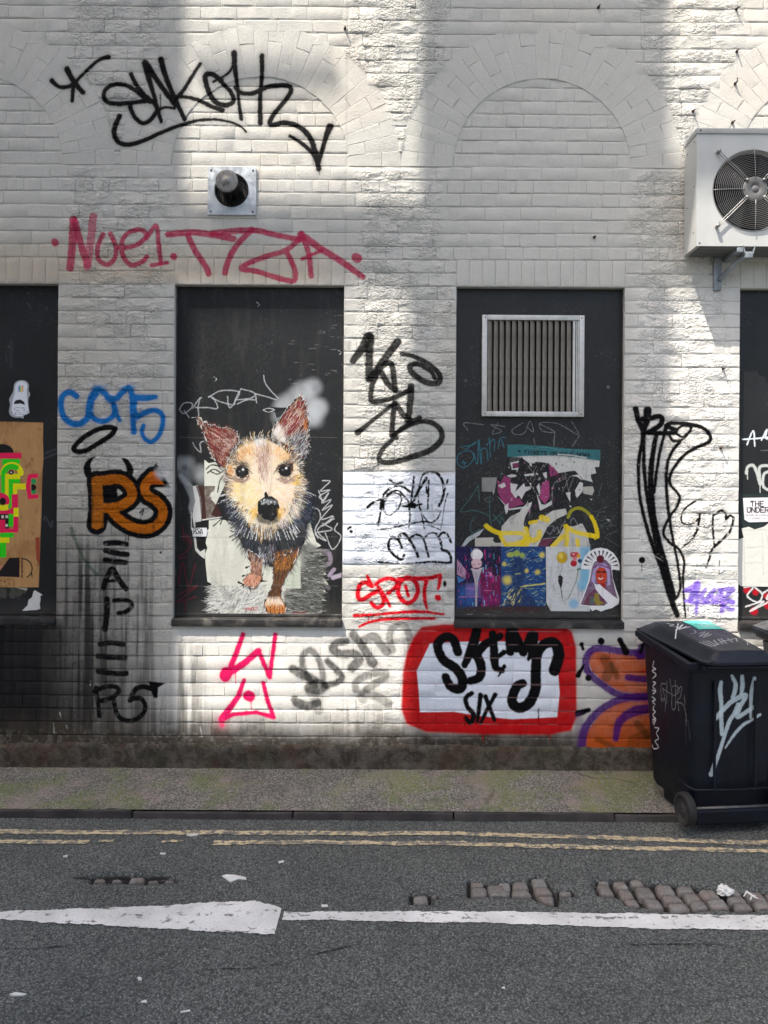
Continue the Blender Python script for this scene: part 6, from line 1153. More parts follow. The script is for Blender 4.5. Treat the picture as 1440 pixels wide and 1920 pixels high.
for i in range(nsl):
    o = bpy.data.objects.new('slat', sm); o.location = (-iw / 2 + .004 + pit * (i + .5), 0, lh / 2); o.scale = (pit / .036, 1, 1); o.rotation_euler = (0, .003 * math.sin(i * 2.3), .02 * math.sin(i * 1.7)); link(o, lv_)
bm = bmesh.new()
for x, w_ in ((iw / 2 - .034, .016), (iw / 2 - .017, .007), (iw / 2 - .006, .009)): box(bm, (x, -.020, lh / 2), (w_, .020, hs), .001)
mesh_obj('end_channel', bm, M['alu'], lv_)
for sx in (-1, 1):
    for z in (.018, lh - .018):
        bm = bmesh.new(); lathe_y(bm, (sx * (lw / 2 - .020), -.0362, z), [(.0048, .001), (.0048, -.0012), (.003, -.0024), (.0001, -.0026)], 10); mesh_obj('screw', bm, M['screw'], lv_, True)

# ------------------------------------------------------------------ boiler flue
a_, b_ = Wv(389.5, 312.5, -.014), Wv(480, 403, -.014); fc_ = Vector((.5 * (a_.x + b_.x), 0, b_.z)); pw, phh = b_.x - a_.x, a_.z - b_.z
fl = thing('flue_vent', 'square galvanised plate on the brick with a protruding dark round flue', 'flue vent', fc_)
hc_ = Vector(W(434, 356, -.014)); hx, hz_ = hc_[0] - fc_.x, hc_[1] - fc_.z; R0 = .112
bm = bmesh.new(); nq = 48
outer = []; inner = []
for i in range(nq):
    t = 2 * math.pi * i / nq; c_, s_ = math.cos(t), math.sin(t); m_ = max(abs(c_), abs(s_)); outer.append(bm.verts.new((c_ / m_ * pw / 2, -.014, phh / 2 + s_ / m_ * phh / 2))); inner.append(bm.verts.new((hx + R0 * c_, -.014, hz_ + R0 * s_)))
ou2 = [bm.verts.new((v.co.x * .985, -.0005, (v.co.z - phh / 2) * .985 + phh / 2)) for v in outer]; in2 = [bm.verts.new((v.co.x, .01, v.co.z)) for v in inner]
for i in range(nq):
    w = (i + 1) % nq; bm.faces.new((outer[i], outer[w], inner[w], inner[i])); bm.faces.new((ou2[i], ou2[w], outer[w], outer[i])); bm.faces.new((inner[i], inner[w], in2[w], in2[i]))
bmesh.ops.recalc_face_normals(bm, faces=bm.faces[:]); mesh_obj('plate', bm, M['galv'], fl)
bm = bmesh.new(); lathe_y(bm, (hx, 0, hz_), [(R0 + .004, -.0145), (R0 + .001, -.019), (R0 - .006, -.019), (R0 - .008, -.010), (R0 - .010, -.0075), (.001, -.0075)], 48); mesh_obj('collar', bm, M['pipe'], fl, True)
cp = (-.006, -.145, .012)
bm = bmesh.new()
lathe_y(bm, (hx + cp[0] * .5, 0, hz_ + .004), [(.064, .004), (.064, -.10), (.070, -.128), (.074, -.140)], 40)
mesh_obj('flue_pipe', bm, M['pipe'], fl, True)
for i in range(12):
    t = 2 * math.pi * i / 12; bm = bmesh.new(); tube(bm, [(hx + (R0 - .012) * math.cos(t), -.004, hz_ + (R0 - .012) * math.sin(t)), (hx + .071 * math.cos(t + .25) - .003, -.13, hz_ + .004 + .071 * math.sin(t + .25))], .0035, 5); mesh_obj('guard_rod', bm, M['pipe'], fl, True)
bm = bmesh.new(); lathe_y(bm, (hx - .003, -.150, hz_ + .004), [(.073, .012), (.074, .002), (.071, -.001), (.050, .001), (.020, -.003), (.018, -.006), (.0005, -.006)], 40); mesh_obj('end_cap', bm, M['cap'], fl, True)
for sx in (-1, 1):
    for z in (.022, phh - .022):
        bm = bmesh.new(); lathe_y(bm, (sx * (pw / 2 - .022), -.0143, z), [(.007, 0), (.006, -.003), (.0005, -.0045)], 10); mesh_obj('screw', bm, M['screw'], fl, True)

# ------------------------------------------------------------------ air conditioner
yf = -.215; A0 = Wv(1310.8, 243, yf); B0 = Wv(1303.9, 461, yf); acW, acH = .92, A0.z - B0.z; yb = -.012; acD = yb - yf
ac = thing('air_conditioner', 'cream outdoor air conditioner on wall brackets with a round wire fan guard', 'air conditioner', (B0.x + acW / 2 + .006, yb, B0.z))
bm = bmesh.new()
# front panel with a round hole, sides, back
fcx, fcz = Vector(W(1412.5, 357, yf)) if False else (W(1412.5, 357, yf)[0] - ac.location.x, W(1412.5, 357, yf)[1] - B0.z)
RF_ = .258; nq = 64; o1, i1 = [], []
for i in range(nq):
    t = 2 * math.pi * (i + .5) / nq; c_, s_ = math.cos(t), math.sin(t)
    tx_ = min([((acW / 2 - fcx) / c_) if c_ > 0 else 9, ((-acW / 2 - fcx) / c_) if c_ < 0 else 9, ((acH - fcz) / s_) if s_ > 0 else 9, ((-fcz) / s_) if s_ < 0 else 9]); o1.append([fcx + c_ * tx_, fcz + s_ * tx_]); i1.append((fcx + RF_ * c_, fcz + RF_ * s_))
for cx, cz in ((-acW / 2, 0), (acW / 2, 0), (-acW / 2, acH), (acW / 2, acH)):
    j = min(range(nq), key=lambda q: (o1[q][0] - cx) ** 2 + (o1[q][1] - cz) ** 2); o1[j] = [cx, cz]
yfl = -acD
ov = [bm.verts.new((x, yfl, z)) for x, z in o1]; iv_ = [bm.verts.new((x, yfl, z)) for x, z in i1]; ir = [bm.verts.new((fcx + (x - fcx) * .97, yfl + .03, fcz + (z - fcz) * .97)) for x, z in i1]; bv = [bm.verts.new((x, 0, z)) for x, z in o1]
for i in range(nq):
    w = (i + 1) % nq; bm.faces.new((ov[i], ov[w], iv_[w], iv_[i])); bm.faces.new((iv_[i], iv_[w], ir[w], ir[i])); bm.faces.new((bv[i], bv[w], ov[w], ov[i]))
bm.faces.new(bv); bmesh.ops.recalc_face_normals(bm, faces=bm.faces[:]); mesh_obj('casing', bm, M['acw'], ac)
bm = bmesh.new(); box(bm, (0, -acD / 2 - .002, acH - .010), (acW + .010, acD + .012, .034), .004); sharp(mesh_obj('lid', bm, M['acl'], ac))
bm = bmesh.new(); box(bm, (0, -acD / 2, -.004), (acW - .06, acD - .03, .012)); mesh_obj('base_tray', bm, M['fan'], ac)
bm = bmesh.new(); lathe_y(bm, (fcx, 0, fcz), [(RF_ * .965, yfl + .03), (RF_ * .95, -.03), (.001, -.03)], 48); mesh_obj('fan_shroud', bm, M['dark'], ac, True)
for i in range(4):
    t0 = math.pi / 2 * i + .3; bm = bmesh.new(); g = []
    for u in np.linspace(0, 1, 5):
        row = []
        for v in np.linspace(0, 1, 5):
            r__ = .05 + .19 * v; a_2 = t0 + (u * 1.05 - .2) * (1 - .1 * v) + .25 * v; row.append(bm.verts.new((fcx + r__ * math.cos(a_2), yfl + .075 - .035 * u, fcz + r__ * math.sin(a_2))))
        g.append(row)
    for a, b in zip(g, g[1:]):
        for q in range(4): bm.faces.new((a[q], a[q + 1], b[q + 1], b[q]))
    mesh_obj('fan_blade', bm, M['pipe'], ac, True)
bm = bmesh.new()
nr = 17; rads = [.078 + (RF_ + .004 - .078) * i / (nr - 1) for i in range(nr)]
for i, r__ in enumerate(rads): ring_y(bm, (fcx, yfl - .014 - .012 * (1 - ((r__ - .078) / .18) ** 2) + (0.012 if i == nr - 1 else 0), fcz), r__, .0012 if i < nr - 1 else .0028, 64, 5)
gd = mesh_obj('fan_guard', bm, M['wire'], ac, True)
for a_2 in (0, 90, 180, 270):
    t = math.radians(a_2 + 1); bm = bmesh.new(); tube(bm, [(fcx + r__ * math.cos(t), yfl - .019 - .012 * (1 - ((r__ - .07) / .18) ** 2), fcz + r__ * math.sin(t)) for r__ in np.linspace(.07, RF_ + .012, 6)], .0022, 6); mesh_obj('guard_spoke', bm, M['wire'], gd, True)
for a_2 in (47, 134, 225, 316):
    t = math.radians(a_2); bm = bmesh.new()
    for s_ in (-1, 1):
        tube(bm, [(fcx + r__ * math.cos(t) - s_ * .007 * math.sin(t), yfl - .021 - .012 * max(0, 1 - ((r__ - .07) / .18) ** 2), fcz + r__ * math.sin(t) + s_ * .007 * math.cos(t)) for r__ in np.linspace(.075, RF_ + .075, 7)], .0027, 6)
    e = (fcx + (RF_ + .078) * math.cos(t), 0, fcz + (RF_ + .078) * math.sin(t)); lathe_y(bm, (e[0], yfl, e[2]), [(.010, -.0005), (.010, -.022), (.014, -.024), (.011, -.033), (.0005, -.035)], 12); lathe_y(bm, (fcx + .078 * math.cos(t), yfl - .03, fcz + .078 * math.sin(t)), [(.009, .004), (.011, -.004), (.0005, -.010)], 10)
    mesh_obj('guard_arm', bm, M['wire'], gd, True)
bm = bmesh.new(); lathe_y(bm, (fcx, yfl - .022, fcz), [(.080, .004), (.080, -.003), (.074, -.006), (.032, -.007), (.028, -.003), (.022, -.003), (.018, -.008), (.0005, -.008)], 36); mesh_obj('guard_hub', bm, M['fan'], gd, True)
for x, z in ((-acW / 2 + .02, acH - .008), (.06, acH - .008), (-acW / 2 + .02, .02)):
    bm = bmesh.new(); lathe_y(bm, (x, yfl - .0085 if z > .1 else yfl, z), [(.006, .001), (.005, -.003), (.0005, -.004)], 10); mesh_obj('screw', bm, M['screw'], ac, True)
for y_2, z in ((.05, .66), (.16, .69), (.05, .30), (.16, .1), (.16, .40)): bm = bmesh.new(); box(bm, (-acW / 2 - .001, -y_2, z), (.004, .007, .007), .001); mesh_obj('screw', bm, M['screw'], ac)
for xx in (W(1352, 480, 0)[0] - ac.location.x, W(1352, 480, 0)[0] - ac.location.x + .60):
    bm = bmesh.new(); box(bm, (xx - .03, -.0, -.115), (.05, .016, .23), .002); box(bm, (xx + .03, -acD / 2 + .01, -.022), (.040, acD + .02, .030), .003)
    tube(bm, [(xx - .02, -.01, -.16), (xx + .04, -acD * .62, -.075), (xx + .075, -acD * .9, -.060)], .019, 4); box(bm, (xx + .085, -acD * .90, -.055), (.05, .05, .04), .004)
    for s_ in (-1, 1): box(bm, (xx + .085 + s_ * .032, -acD * .9 - .01, -.022), (.006, .03, .055), rot=Matrix.Rotation(s_ * .25, 3, 'Y'))
    sharp(mesh_obj('bracket', bm, M['brkt'], ac))
# ------------------------------------------------------------------ bolts, nails and hooks left in the wall
WL = [(1380, 18, 'bent iron hook high on the wall, above the air conditioner and near the top edge'), (1381, 97, 'small iron bolt high above the air conditioner'), (1378, 157, 'upright iron spike midway between the bolt and the air conditioner'), (1373, 230, 'short nail just above the air conditioner lid'), (1299, 209, 'small nail in the brick up and left of the air conditioner'), (1114, 445, 'black wall bolt above the louvred window, below the blind arch'), (1355, 691, 'nail stub in the sunlit pier below the air conditioner'), (1351, 840, 'rusty nail beside the loop of the tall black drawing'), (647, 54, 'round black plug at the top, between the two blind arches'), (1122, 14, 'dark plug above the crown of the blind arch')]
for px, py, l in WL:
    x, z = W(px, py); q = random.Random(int(px)); t = thing('wall_bolt', l, 'wall bolt', (x, -.002, z), 'old bolts and nails left in the wall')
    bm = bmesh.new(); lathe_y(bm, (0, 0, 0), [(.009, .012), (.010, -.003), (.007, -.009), (.0005, -.010)], 9); mesh_obj('head', bm, M['rust'], t, True)
    bm = bmesh.new(); tube(bm, [(0, -.004, 0), (.002, -.024, 0), (.012 if py in (18, 840) else .001, -.034, -.004 if py != 157 else .022)], .0042, 6); mesh_obj('shank', bm, M['rust'], t, True)
# ------------------------------------------------------------------ pavement, kerb, road
ZR = -.05
KY = G(700, 1538.5, ZR)[1]
bm = bmesh.new(); gn = fbm(60, 400, 8, octv=3, seed=31)
nx, ny = 240, 18
g = [[bm.verts.new((-4.5 + 9 * i / nx, KY + .013 + (-.02 - KY - .013) * j / ny, .008 * (gn[min(59, j * 3), int(i * 399 / nx)] - .5) * (0 if j == 0 else 1))) for i in range(nx + 1)] for j in range(ny + 1)]
for j in range(ny):
    for i in range(nx): bm.faces.new((g[j][i], g[j][i + 1], g[j + 1][i + 1], g[j + 1][i]))
box(bm, (-24.5, KY / 2 + .02, -.051), (40, abs(KY) - .08, .10)); box(bm, (24.5, KY / 2 + .02, -.051), (40, abs(KY) - .08, .10))
tag(mesh_obj('pavement', bm, M['pave'], None, True), kind='structure')
kb = tag(bpy.data.objects.new('kerb', None), kind='structure'); link(kb)
kx = [G(x, 1532, -.02)[0] for x in (242, 547, 850, 1153)]; Lk = (kx[3] - kx[0]) / 3
km = []
for v in range(4):
    bm = bmesh.new(); box(bm, (0, 0, 0), (Lk - .007, .040, .16), .008); q = random.Random(v)
    bmesh.ops.subdivide_edges(bm, edges=[e for e in bm.edges if e.calc_length() > .5], cuts=14)
    for vv in bm.verts: vv.co.y += q.uniform(-.0025, .0025); vv.co.z += q.uniform(-.003, .003)
    me = bpy.data.meshes.new('kerb_stone'); bm.normal_update(); bm.to_mesh(me); bm.free(); me.materials.append(M['kerb']); me.polygons.foreach_set('use_smooth', [True] * len(me.polygons)); me.set_sharp_from_angle(angle=.9); km.append(me)
for i in range(-4, 8):
    o = bpy.data.objects.new('kerb_stone', km[i % 4]); o.location = (kx[0] + (i + .5) * Lk, KY + .019, -.0865 + .004 * ((i * 7) % 3 - 1)); o.rotation_euler = (.012 * ((i * 5) % 3 - 1), .0025 * ((i * 3) % 3 - 1), .003 * ((i * 11) % 3 - 1)); link(o, kb)
# setts showing through the worn asphalt: outlines read off the photograph, set on the old road bed
SETT = []
def par(*a):
    for cx, cy, w, h, sk, an in a: SETT.append((cx, cy, w, h, sk, an))
kc = crop(960, 1440, 3.0); kd = crop(480, 1440, 3.0)
QUADS = [
 [(470, 655), (545, 655), (582, 715), (500, 710)], [(480, 634), (540, 636), (550, 652), (490, 650)], [(560, 640), (630, 636), (662, 678), (585, 676)], [(590, 682), (665, 682), (695, 735), (615, 733)], [(622, 738), (700, 738), (724, 774), (650, 770)],
 [(655, 632), (715, 630), (748, 660), (680, 662)], [(684, 666), (775, 665), (818, 730), (712, 728)], [(730, 733), (820, 735), (862, 790), (770, 784)], [(795, 655), (890, 655), (930, 710), (825, 708)], [(832, 712), (935, 714), (974, 752), (858, 750)], [(866, 756), (978, 756), (1012, 798), (896, 800)],
 [(918, 662), (1012, 660), (1034, 694), (935, 694)], [(952, 698), (1040, 698), (1076, 744), (985, 748)], [(990, 752), (1078, 748), (1110, 790), (1020, 796)], [(1042, 682), (1140, 680), (1180, 730), (1072, 728)], [(1086, 734), (1185, 732), (1230, 788), (1120, 786)], [(1200, 682), (1262, 678), (1298, 722), (1225, 720)], [(1200, 726), (1300, 724), (1326, 756), (1225, 758)], [(1236, 760), (1328, 758), (1360, 792), (1256, 794)],
 [(1300, 694), (1395, 690), (1440, 740), (1336, 742)], [(1345, 746), (1442, 744), (1470, 786), (1380, 786)], [(1410, 700), (1500, 700), (1530, 740), (1450, 742)], [(1476, 746), (1560, 746), (1590, 786), (1500, 788)],
 [(102, 624), (180, 618), (205, 660), (120, 664)], [(116, 672), (200, 664), (236, 705), (136, 712)], [(138, 716), (238, 712), (240, 764), (180, 748)], [(0, 642), (82, 638), (98, 680), (0, 682)], [(-8, 686), (92, 684), (116, 716), (0, 718)], [(262, 694), (330, 692), (338, 716), (268, 716)],
 [(-80, 640), (-10, 640), (-4, 682), (-70, 684)], [(-72, 688), (-14, 688), (-8, 714), (-64, 714)]]
QD = [[(1205, 640), (1280, 642), (1284, 664), (1206, 662)], [(1205, 668), (1300, 668), (1306, 712), (1208, 710)], [(1296, 656), (1396, 654), (1408, 702), (1306, 704)], [(1310, 706), (1412, 706), (1418, 716), (1318, 716)], [(882, 716), (965, 714), (972, 754), (886, 756)], [(985, 718), (1015, 718), (1018, 730), (988, 730)]]
ke = crop(0, 1440, 3.0)
QE = [[(735, 612), (818, 612), (806, 640), (720, 640)], [(530, 628), (596, 626), (590, 640), (524, 640)], [(632, 630), (690, 628), (682, 641), (624, 641)], [(836, 630), (896, 628), (890, 642), (828, 642)], [(925, 628), (985, 626), (980, 636), (930, 638)]]
ZS = ZR - .004
polys = [[Vector((*G(*kc(*q), ZS), 0)) for q in Q] for Q in QUADS] + [[Vector((*G(*kd(*q), ZS), 0)) for q in Q] for Q in QD] + [[Vector((*G(*ke(*q), ZS), 0)) for q in Q] for Q in QE]
cent = [sum(P, Vector()) / len(P) for P in polys]
# road sheet: fine where the camera sees it, sunk where the setts show
xs = list(np.linspace(-60, -3.2, 8)[:-1]) + list(np.arange(-3.2, 3.4, .0135)) + list(np.linspace(3.4, 60, 8)); y0r = min(c_.y for c_ in cent) - .16; y1r = max(c_.y for c_ in cent) + .12
ys = list(np.linspace(-30, -3.2, 6)[:-1]) + list(np.arange(-3.2, y0r, .05)) + list(np.arange(y0r, y1r, .0115)) + list(np.arange(y1r + .01, KY - .012, .04)) + [KY - .006, KY + .03]
X = np.array(xs)[None, :]; Y = np.array(ys)[:, None]; dmin = np.full((len(ys), len(xs)), 9.0)
for P in polys:                            # distance to each sett outline (negative inside)
    d = np.full(dmin.shape, 9.0); ins = np.ones(dmin.shape, bool); area = sum(P[i].x * P[(i + 1) % 4].y - P[(i + 1) % 4].x * P[i].y for i in range(4)); sg_ = 1 if area > 0 else -1
    for i in range(4):
        a, b = P[i], P[(i + 1) % 4]; e = b - a; L2 = e.x ** 2 + e.y ** 2; t = np.clip(((X - a.x) * e.x + (Y - a.y) * e.y) / L2, 0, 1)
        d = np.minimum(d, np.hypot(X - a.x - t * e.x, Y - a.y - t * e.y)); ins &= sg_ * ((X - a.x) * -e.y + (Y - a.y) * e.x) > 0
    dmin = np.minimum(dmin, np.where(ins, -d, d))
nz = fbm(len(ys), len(xs), 6, 5, 3, seed=91) - .5; nl = fbm(len(ys), len(xs), 40, 10, 4, seed=92) - .5
hol = sstep(.030, .003, dmin + nz * .034)
extra = sum(np.exp(-(((X - G(px, py, ZR)[0]) / sx) ** 2 + ((Y - G(px, py, ZR)[1]) / sy) ** 2)) for px, py, sx, sy in ((215, 1641, .17, .035), (290, 1641, .10, .022), (160, 1643, .08, .02)))
hol = np.maximum(hol, sstep(.50, .80, extra + nz * .7)); act = (np.abs(X) < 3.25) * (Y > -3.25)
Z = ZR + act * (.010 * nl + .004 * nz) - .034 * hol
v3 = np.stack([np.broadcast_to(X, Z.shape), np.broadcast_to(Y, Z.shape), Z], -1).reshape(-1, 3); H_, W_ = Z.shape
idx = np.arange(H_ * W_).reshape(H_, W_); fq = np.stack([idx[:-1, :-1], idx[:-1, 1:], idx[1:, 1:], idx[1:, :-1]], -1).reshape(-1, 4)
me = bpy.data.meshes.new('road'); me.from_pydata(v3, [], fq.tolist()); me.materials.append(M['asph'])
at_h = me.attributes.new('hole', 'FLOAT', 'POINT'); at_h.data.foreach_set('value', np.ascontiguousarray(hol, np.float32).ravel()); me.polygons.foreach_set('use_smooth', [True] * len(me.polygons))
road = link(bpy.data.objects.new('road', me)); tag(road, kind='structure')
for n_, P in enumerate(polys):
    c_ = cent[n_]; q = random.Random(n_); bm = bmesh.new(); rings = []
    for sc_, z in ((.97, -.05), (.97, -.016), (.93, -.004), (.80, .004), (.45, .0075)):
        r_ = []
        for i in range(4):
            a, b = P[i], P[(i + 1) % 4]; pv, nx_ = P[i - 1], P[(i + 2) % 4]
            for u in (.13, .5, .87): r_.append(a + (b - a) * u)
        rings.append([bm.verts.new(Vector(((p.x - c_.x) * sc_, (p.y - c_.y) * sc_, z + q.uniform(-.0015, .0015)))) for p in r_])
    for a, b in zip(rings, rings[1:]):
        for i in range(12): bm.faces.new((a[i], a[(i + 1) % 12], b[(i + 1) % 12], b[i]))
    bm.faces.new(rings[-1]); bmesh.ops.recalc_face_normals(bm, faces=bm.faces[:])
    o = mesh_obj('sett', bm, M['sett'], road, True, loc=(c_.x, c_.y, ZS - .004 + q.uniform(-.004, .003) - (.003 if n_ >= len(QUADS) + len(QD) else 0)))
    o.rotation_euler = (q.uniform(-.05, .05), q.uniform(-.05, .05), 0)
# painted lines
def hroad(x, y):
    i = min(max(np.searchsorted(ys, y), 0), H_ - 1); j = min(max(np.searchsorted(xs, x), 0), W_ - 1); return float(Z[i, j])
def band(name, top, bot, mat, label, n=260, jag=.004, jseed=1, close=True):
    q = random.Random(jseed); bm = bmesh.new(); rows = []
    tx_, bx_ = np.array([G(*p, ZR) for p in top]), np.array([G(*p, ZR) for p in bot]); x0 = max(tx_[0][0], bx_[0][0]); x1 = min(tx_[-1][0], bx_[-1][0])
    ph = [q.uniform(0, 6) for _ in range(6)]
    for i in range(n + 1):
        x = x0 + (x1 - x0) * i / n; yt = np.interp(x, tx_[:, 0], tx_[:, 1]); yb = np.interp(x, bx_[:, 0], bx_[:, 1])
        yt += jag * (math.sin(x * 23 + ph[0]) * .4 + math.sin(x * 71 + ph[1]) * .4 + q.uniform(-.6, .6)); yb += jag * (math.sin(x * 19 + ph[2]) * .4 + math.sin(x * 83 + ph[3]) * .4 + q.uniform(-.6, .6))
        rows.append([bm.verts.new((x, yb + (yt - yb) * u, hroad(x, yb + (yt - yb) * u) + .004)) for u in (0, .25, .5, .75, 1)])
    for a, b in zip(rows, rows[1:]):
        for k_ in range(4): bm.faces.new((a[k_], b[k_], b[k_ + 1], a[k_ + 1]))
    o = mesh_obj(name, bm, mat, None, True); return tag(o, kind='structure')
def off(p, d): return [(x, y + d) for x, y in p]
y1_ = [(-200, 1556.5), (0, 1557), (300, 1559), (600, 1559), (850, 1560.5), (1100, 1567), (1300, 1574), (1440, 1577), (1700, 1586)]
y2_ = [(-200, 1576), (0, 1576), (170, 1576.5)]; y2c = [(398, 1578), (600, 1576), (850, 1579), (1000, 1584), (1200, 1589), (1440, 1592), (1700, 1598)]
band('yellow_line', y1_, off(y1_, 7.5), M['yellow'], '', 300, .006, 2); band('yellow_line', y2_, off(y2_, 7.5), M['yellow'], '', 80, .007, 3); band('yellow_line', [(183, 1576.5), (214, 1576)], [(183, 1580), (214, 1580)], M['yellow'], '', 14, .006, 4); band('yellow_line', [(302, 1577.5), (344, 1577)], [(302, 1581.5), (344, 1581)], M['yellow'], '', 16, .006, 5); band('yellow_line', y2c, off(y2c, 7.5), M['yellow'], '', 260, .007, 6)
band('white_line', [(529, 1711), (700, 1710.5), (960, 1711), (1200, 1714.5), (1440, 1718), (1700, 1722)], [(529, 1725.5), (620, 1726.5), (700, 1728), (960, 1733), (1200, 1742), (1440, 1745.5), (1700, 1750)], M['white'], '', 240, .005, 8)
band('white_arrow_marking', [(-330, 1722), (0, 1711), (150, 1706), (320, 1699), (400, 1693.5), (480, 1692), (500, 1697), (528, 1704)], [(-330, 1724), (0, 1726.5), (150, 1735), (300, 1742), (430, 1749), (527, 1754)], M['white'], '', 200, .006, 9)
for p_ in ([(-40, 1780), (60, 1779), (120, 1774), (130, 1777)], [(506, 1811), (560, 1799), (600, 1787), (640, 1778), (676, 1771)], [(1180, 1772), (1260, 1770), (1360, 1772)], [(382, 1817), (480, 1815)]): band('road_crack', p_, [(x, y + 1.1) for x, y in p_], M['hole'], '', 60, .003, int(p_[0][0]) + 99)
# litter
LT = [([(416, 1644), (424, 1642), (440, 1643), (461, 1647), (462, 1651), (446, 1650), (432, 1656)], 'white torn paper scrap lying on the road above the arrow head'), ([(349, 1568), (356, 1565), (372, 1565), (370, 1568), (358, 1569)], 'thin white scrap between the broken yellow lines'), ([(18, 1866), (30, 1862), (50, 1865), (42, 1868), (24, 1868)], 'flat white scrap near the bottom left corner of the road'), ([(258, 1834), (265, 1834), (266, 1838), (259, 1838)], 'tiny square white scrap on the dark road below the arrow'), ([(264, 1878), (274, 1876), (276, 1880), (265, 1880)], 'small white scrap under the tiny square one'), ([(338, 1897), (356, 1894), (357, 1896), (340, 1898)], 'narrow white sliver at the bottom of the road'), ([(522, 1616), (532, 1614), (533, 1617), (523, 1619)], 'small white scrap on the road right of the big one'), ([(602, 1698), (614, 1697), (615, 1701), (604, 1701)], 'small pale scrap just above the white line'), ([(940, 1852), (946, 1850), (947, 1854)], 'tiny white chip on the open road at lower right of centre'), ([(118, 1606), (127, 1605), (126, 1608), (119, 1608)], 'small white chip left of the pothole'), ([(300, 1601), (311, 1602), (309, 1604), (301, 1604)], 'small pale chip right of the pothole')]
for P, l in LT:
    P3 = [Vector((*G(*p, ZR), 0)) for p in P]; c_ = sum(P3, Vector()) / len(P3); q = random.Random(len(l)); bm = bmesh.new()
    ce = bm.verts.new((0, 0, .003)); r1 = [bm.verts.new((p.x - c_.x, p.y - c_.y, q.uniform(.0005, .004))) for p in P3]; r0 = [bm.verts.new((p.x - c_.x, p.y - c_.y, -.003)) for p in P3]
    for i in range(len(P3)): w = (i + 1) % len(P3); bm.faces.new((ce, r1[i], r1[w])); bm.faces.new((r1[i], r0[i], r0[w], r1[w]))
    bmesh.ops.recalc_face_normals(bm, faces=bm.faces[:]); o = mesh_obj('litter_scrap', bm, M['litter'], None, loc=(c_.x, c_.y, hroad(c_.x, c_.y) + .002)); tag(o, l, 'litter', 'litter scraps on the road')
bm = bmesh.new(); bmesh.ops.create_icosphere(bm, subdivisions=3, radius=1); q = random.Random(5)
for v in bm.verts:
    n_ = v.co.normalized(); f = 1 + .22 * math.sin(7 * n_.x + 3 * n_.z) * math.cos(5 * n_.y + 4 * n_.z) + q.uniform(-.09, .09); v.co = Vector((n_.x * .034 * f, n_.y * .024 * f, max(n_.z * .030 * f, -.010)))
    if n_.x > .5: v.co.x += .03 * (n_.x - .5); v.co.z *= 1 - .8 * (n_.x - .5)
x, y = G(1357, 1677, ZR); o = mesh_obj('crumpled_tissue', bm, M['litter'], None, loc=(x, y, ZR + .014)); tag(o, 'crumpled white tissue lying on the exposed granite setts', 'litter')
x, y = G(1408, 1688, ZR); bm = bmesh.new(); tube(bm, [(-.03, .01, .012), (-.01, .02, .03), (.015, .0, .016), (.03, -.01, .014)], [.002, .007, .005, .002], 5); tube(bm, [(-.01, -.015, .010), (.01, .01, .02), (.03, .018, .012)], .003, 5); tag(mesh_obj('wrapper', bm, M['litter'], None, loc=(x, y, ZR)), 'small twisted wrapper beside the crumpled tissue', 'litter')
# ------------------------------------------------------------------ wheeled bins
TH = math.radians(6); BO = Vector((1.932, -.838, 0)); BU = Vector((math.cos(TH), math.sin(TH), 0)); BA = Vector((-math.sin(TH), math.cos(TH), 0))
def loc_of(p): d = Vector(p) - BO; return d.dot(BU), d.dot(BA), d.z
def m_plastic(name, cv=None, ax=('X', 'Z'), col=(.0026, .0040, .0088)):
    s = NT(name); p = s.objpos(); n = s.noise(p, 7, 5, .65); st_ = s.noise(p, 30, 4, .6, 0, (1, 1, .08)); base = s.mix(s.ramp(n, .35, .7), col, tuple(x * 1.7 for x in col)); base = s.mix(s.math('MULTIPLY', s.ramp(st_, .56, .72), .35), base, (.015, .017, .020))
    if cv is not None:
        im = s.canvas(cv, name, p, ax); base = s.mix(im.outputs['Alpha'], base, im.outputs['Color'])
    b = s.bump(s.noise(p, 260, 2), .0008, .5); return s.fin(base, s.ramp(n, .3, .7, .40, .55), b, spec=.25)
class BC(Canvas):                          # paint canvas on one face of the bin, starts transparent
    def __init__(s, a0, b0, a1, b1, ppm, plane, axes):
        Canvas.__init__(s, a0, b0, a1, b1, ppm, (0, 0, 0)); s.a[..., 3] = 0; s.y = -.85; s.k = ppm * (DW - .85) / F
        def pr(px, py):
            q = loc_of(at(px, py, *plane)); return (q[axes[0]], q[axes[1]])
        s.proj = pr
    def mix(s, sl, cov, col):
        a = s.a[sl]; cov = np.clip(cov, 0, 1); na = cov + a[..., 3] * (1 - cov); w = np.where(na > 1e-4, cov / np.maximum(na, 1e-4), 0)[..., None]
        a[..., :3] = a[..., :3] * (1 - w) + np.asarray(col, np.float32) * w; a[..., 3] = na; s.a[sl] = a
nearP = (BO + BA * .0 + Vector((0, 0, .5)), BA); HWn, HWf = .262, .275
cN = BC(-.3, 0, .34, 1.0, 900, (BO, BA), (0, 2)); kb1 = crop(1190, 1140, 5.76); kb2 = crop(1190, 1340, 5.76); SV_ = (186, 200, 206)
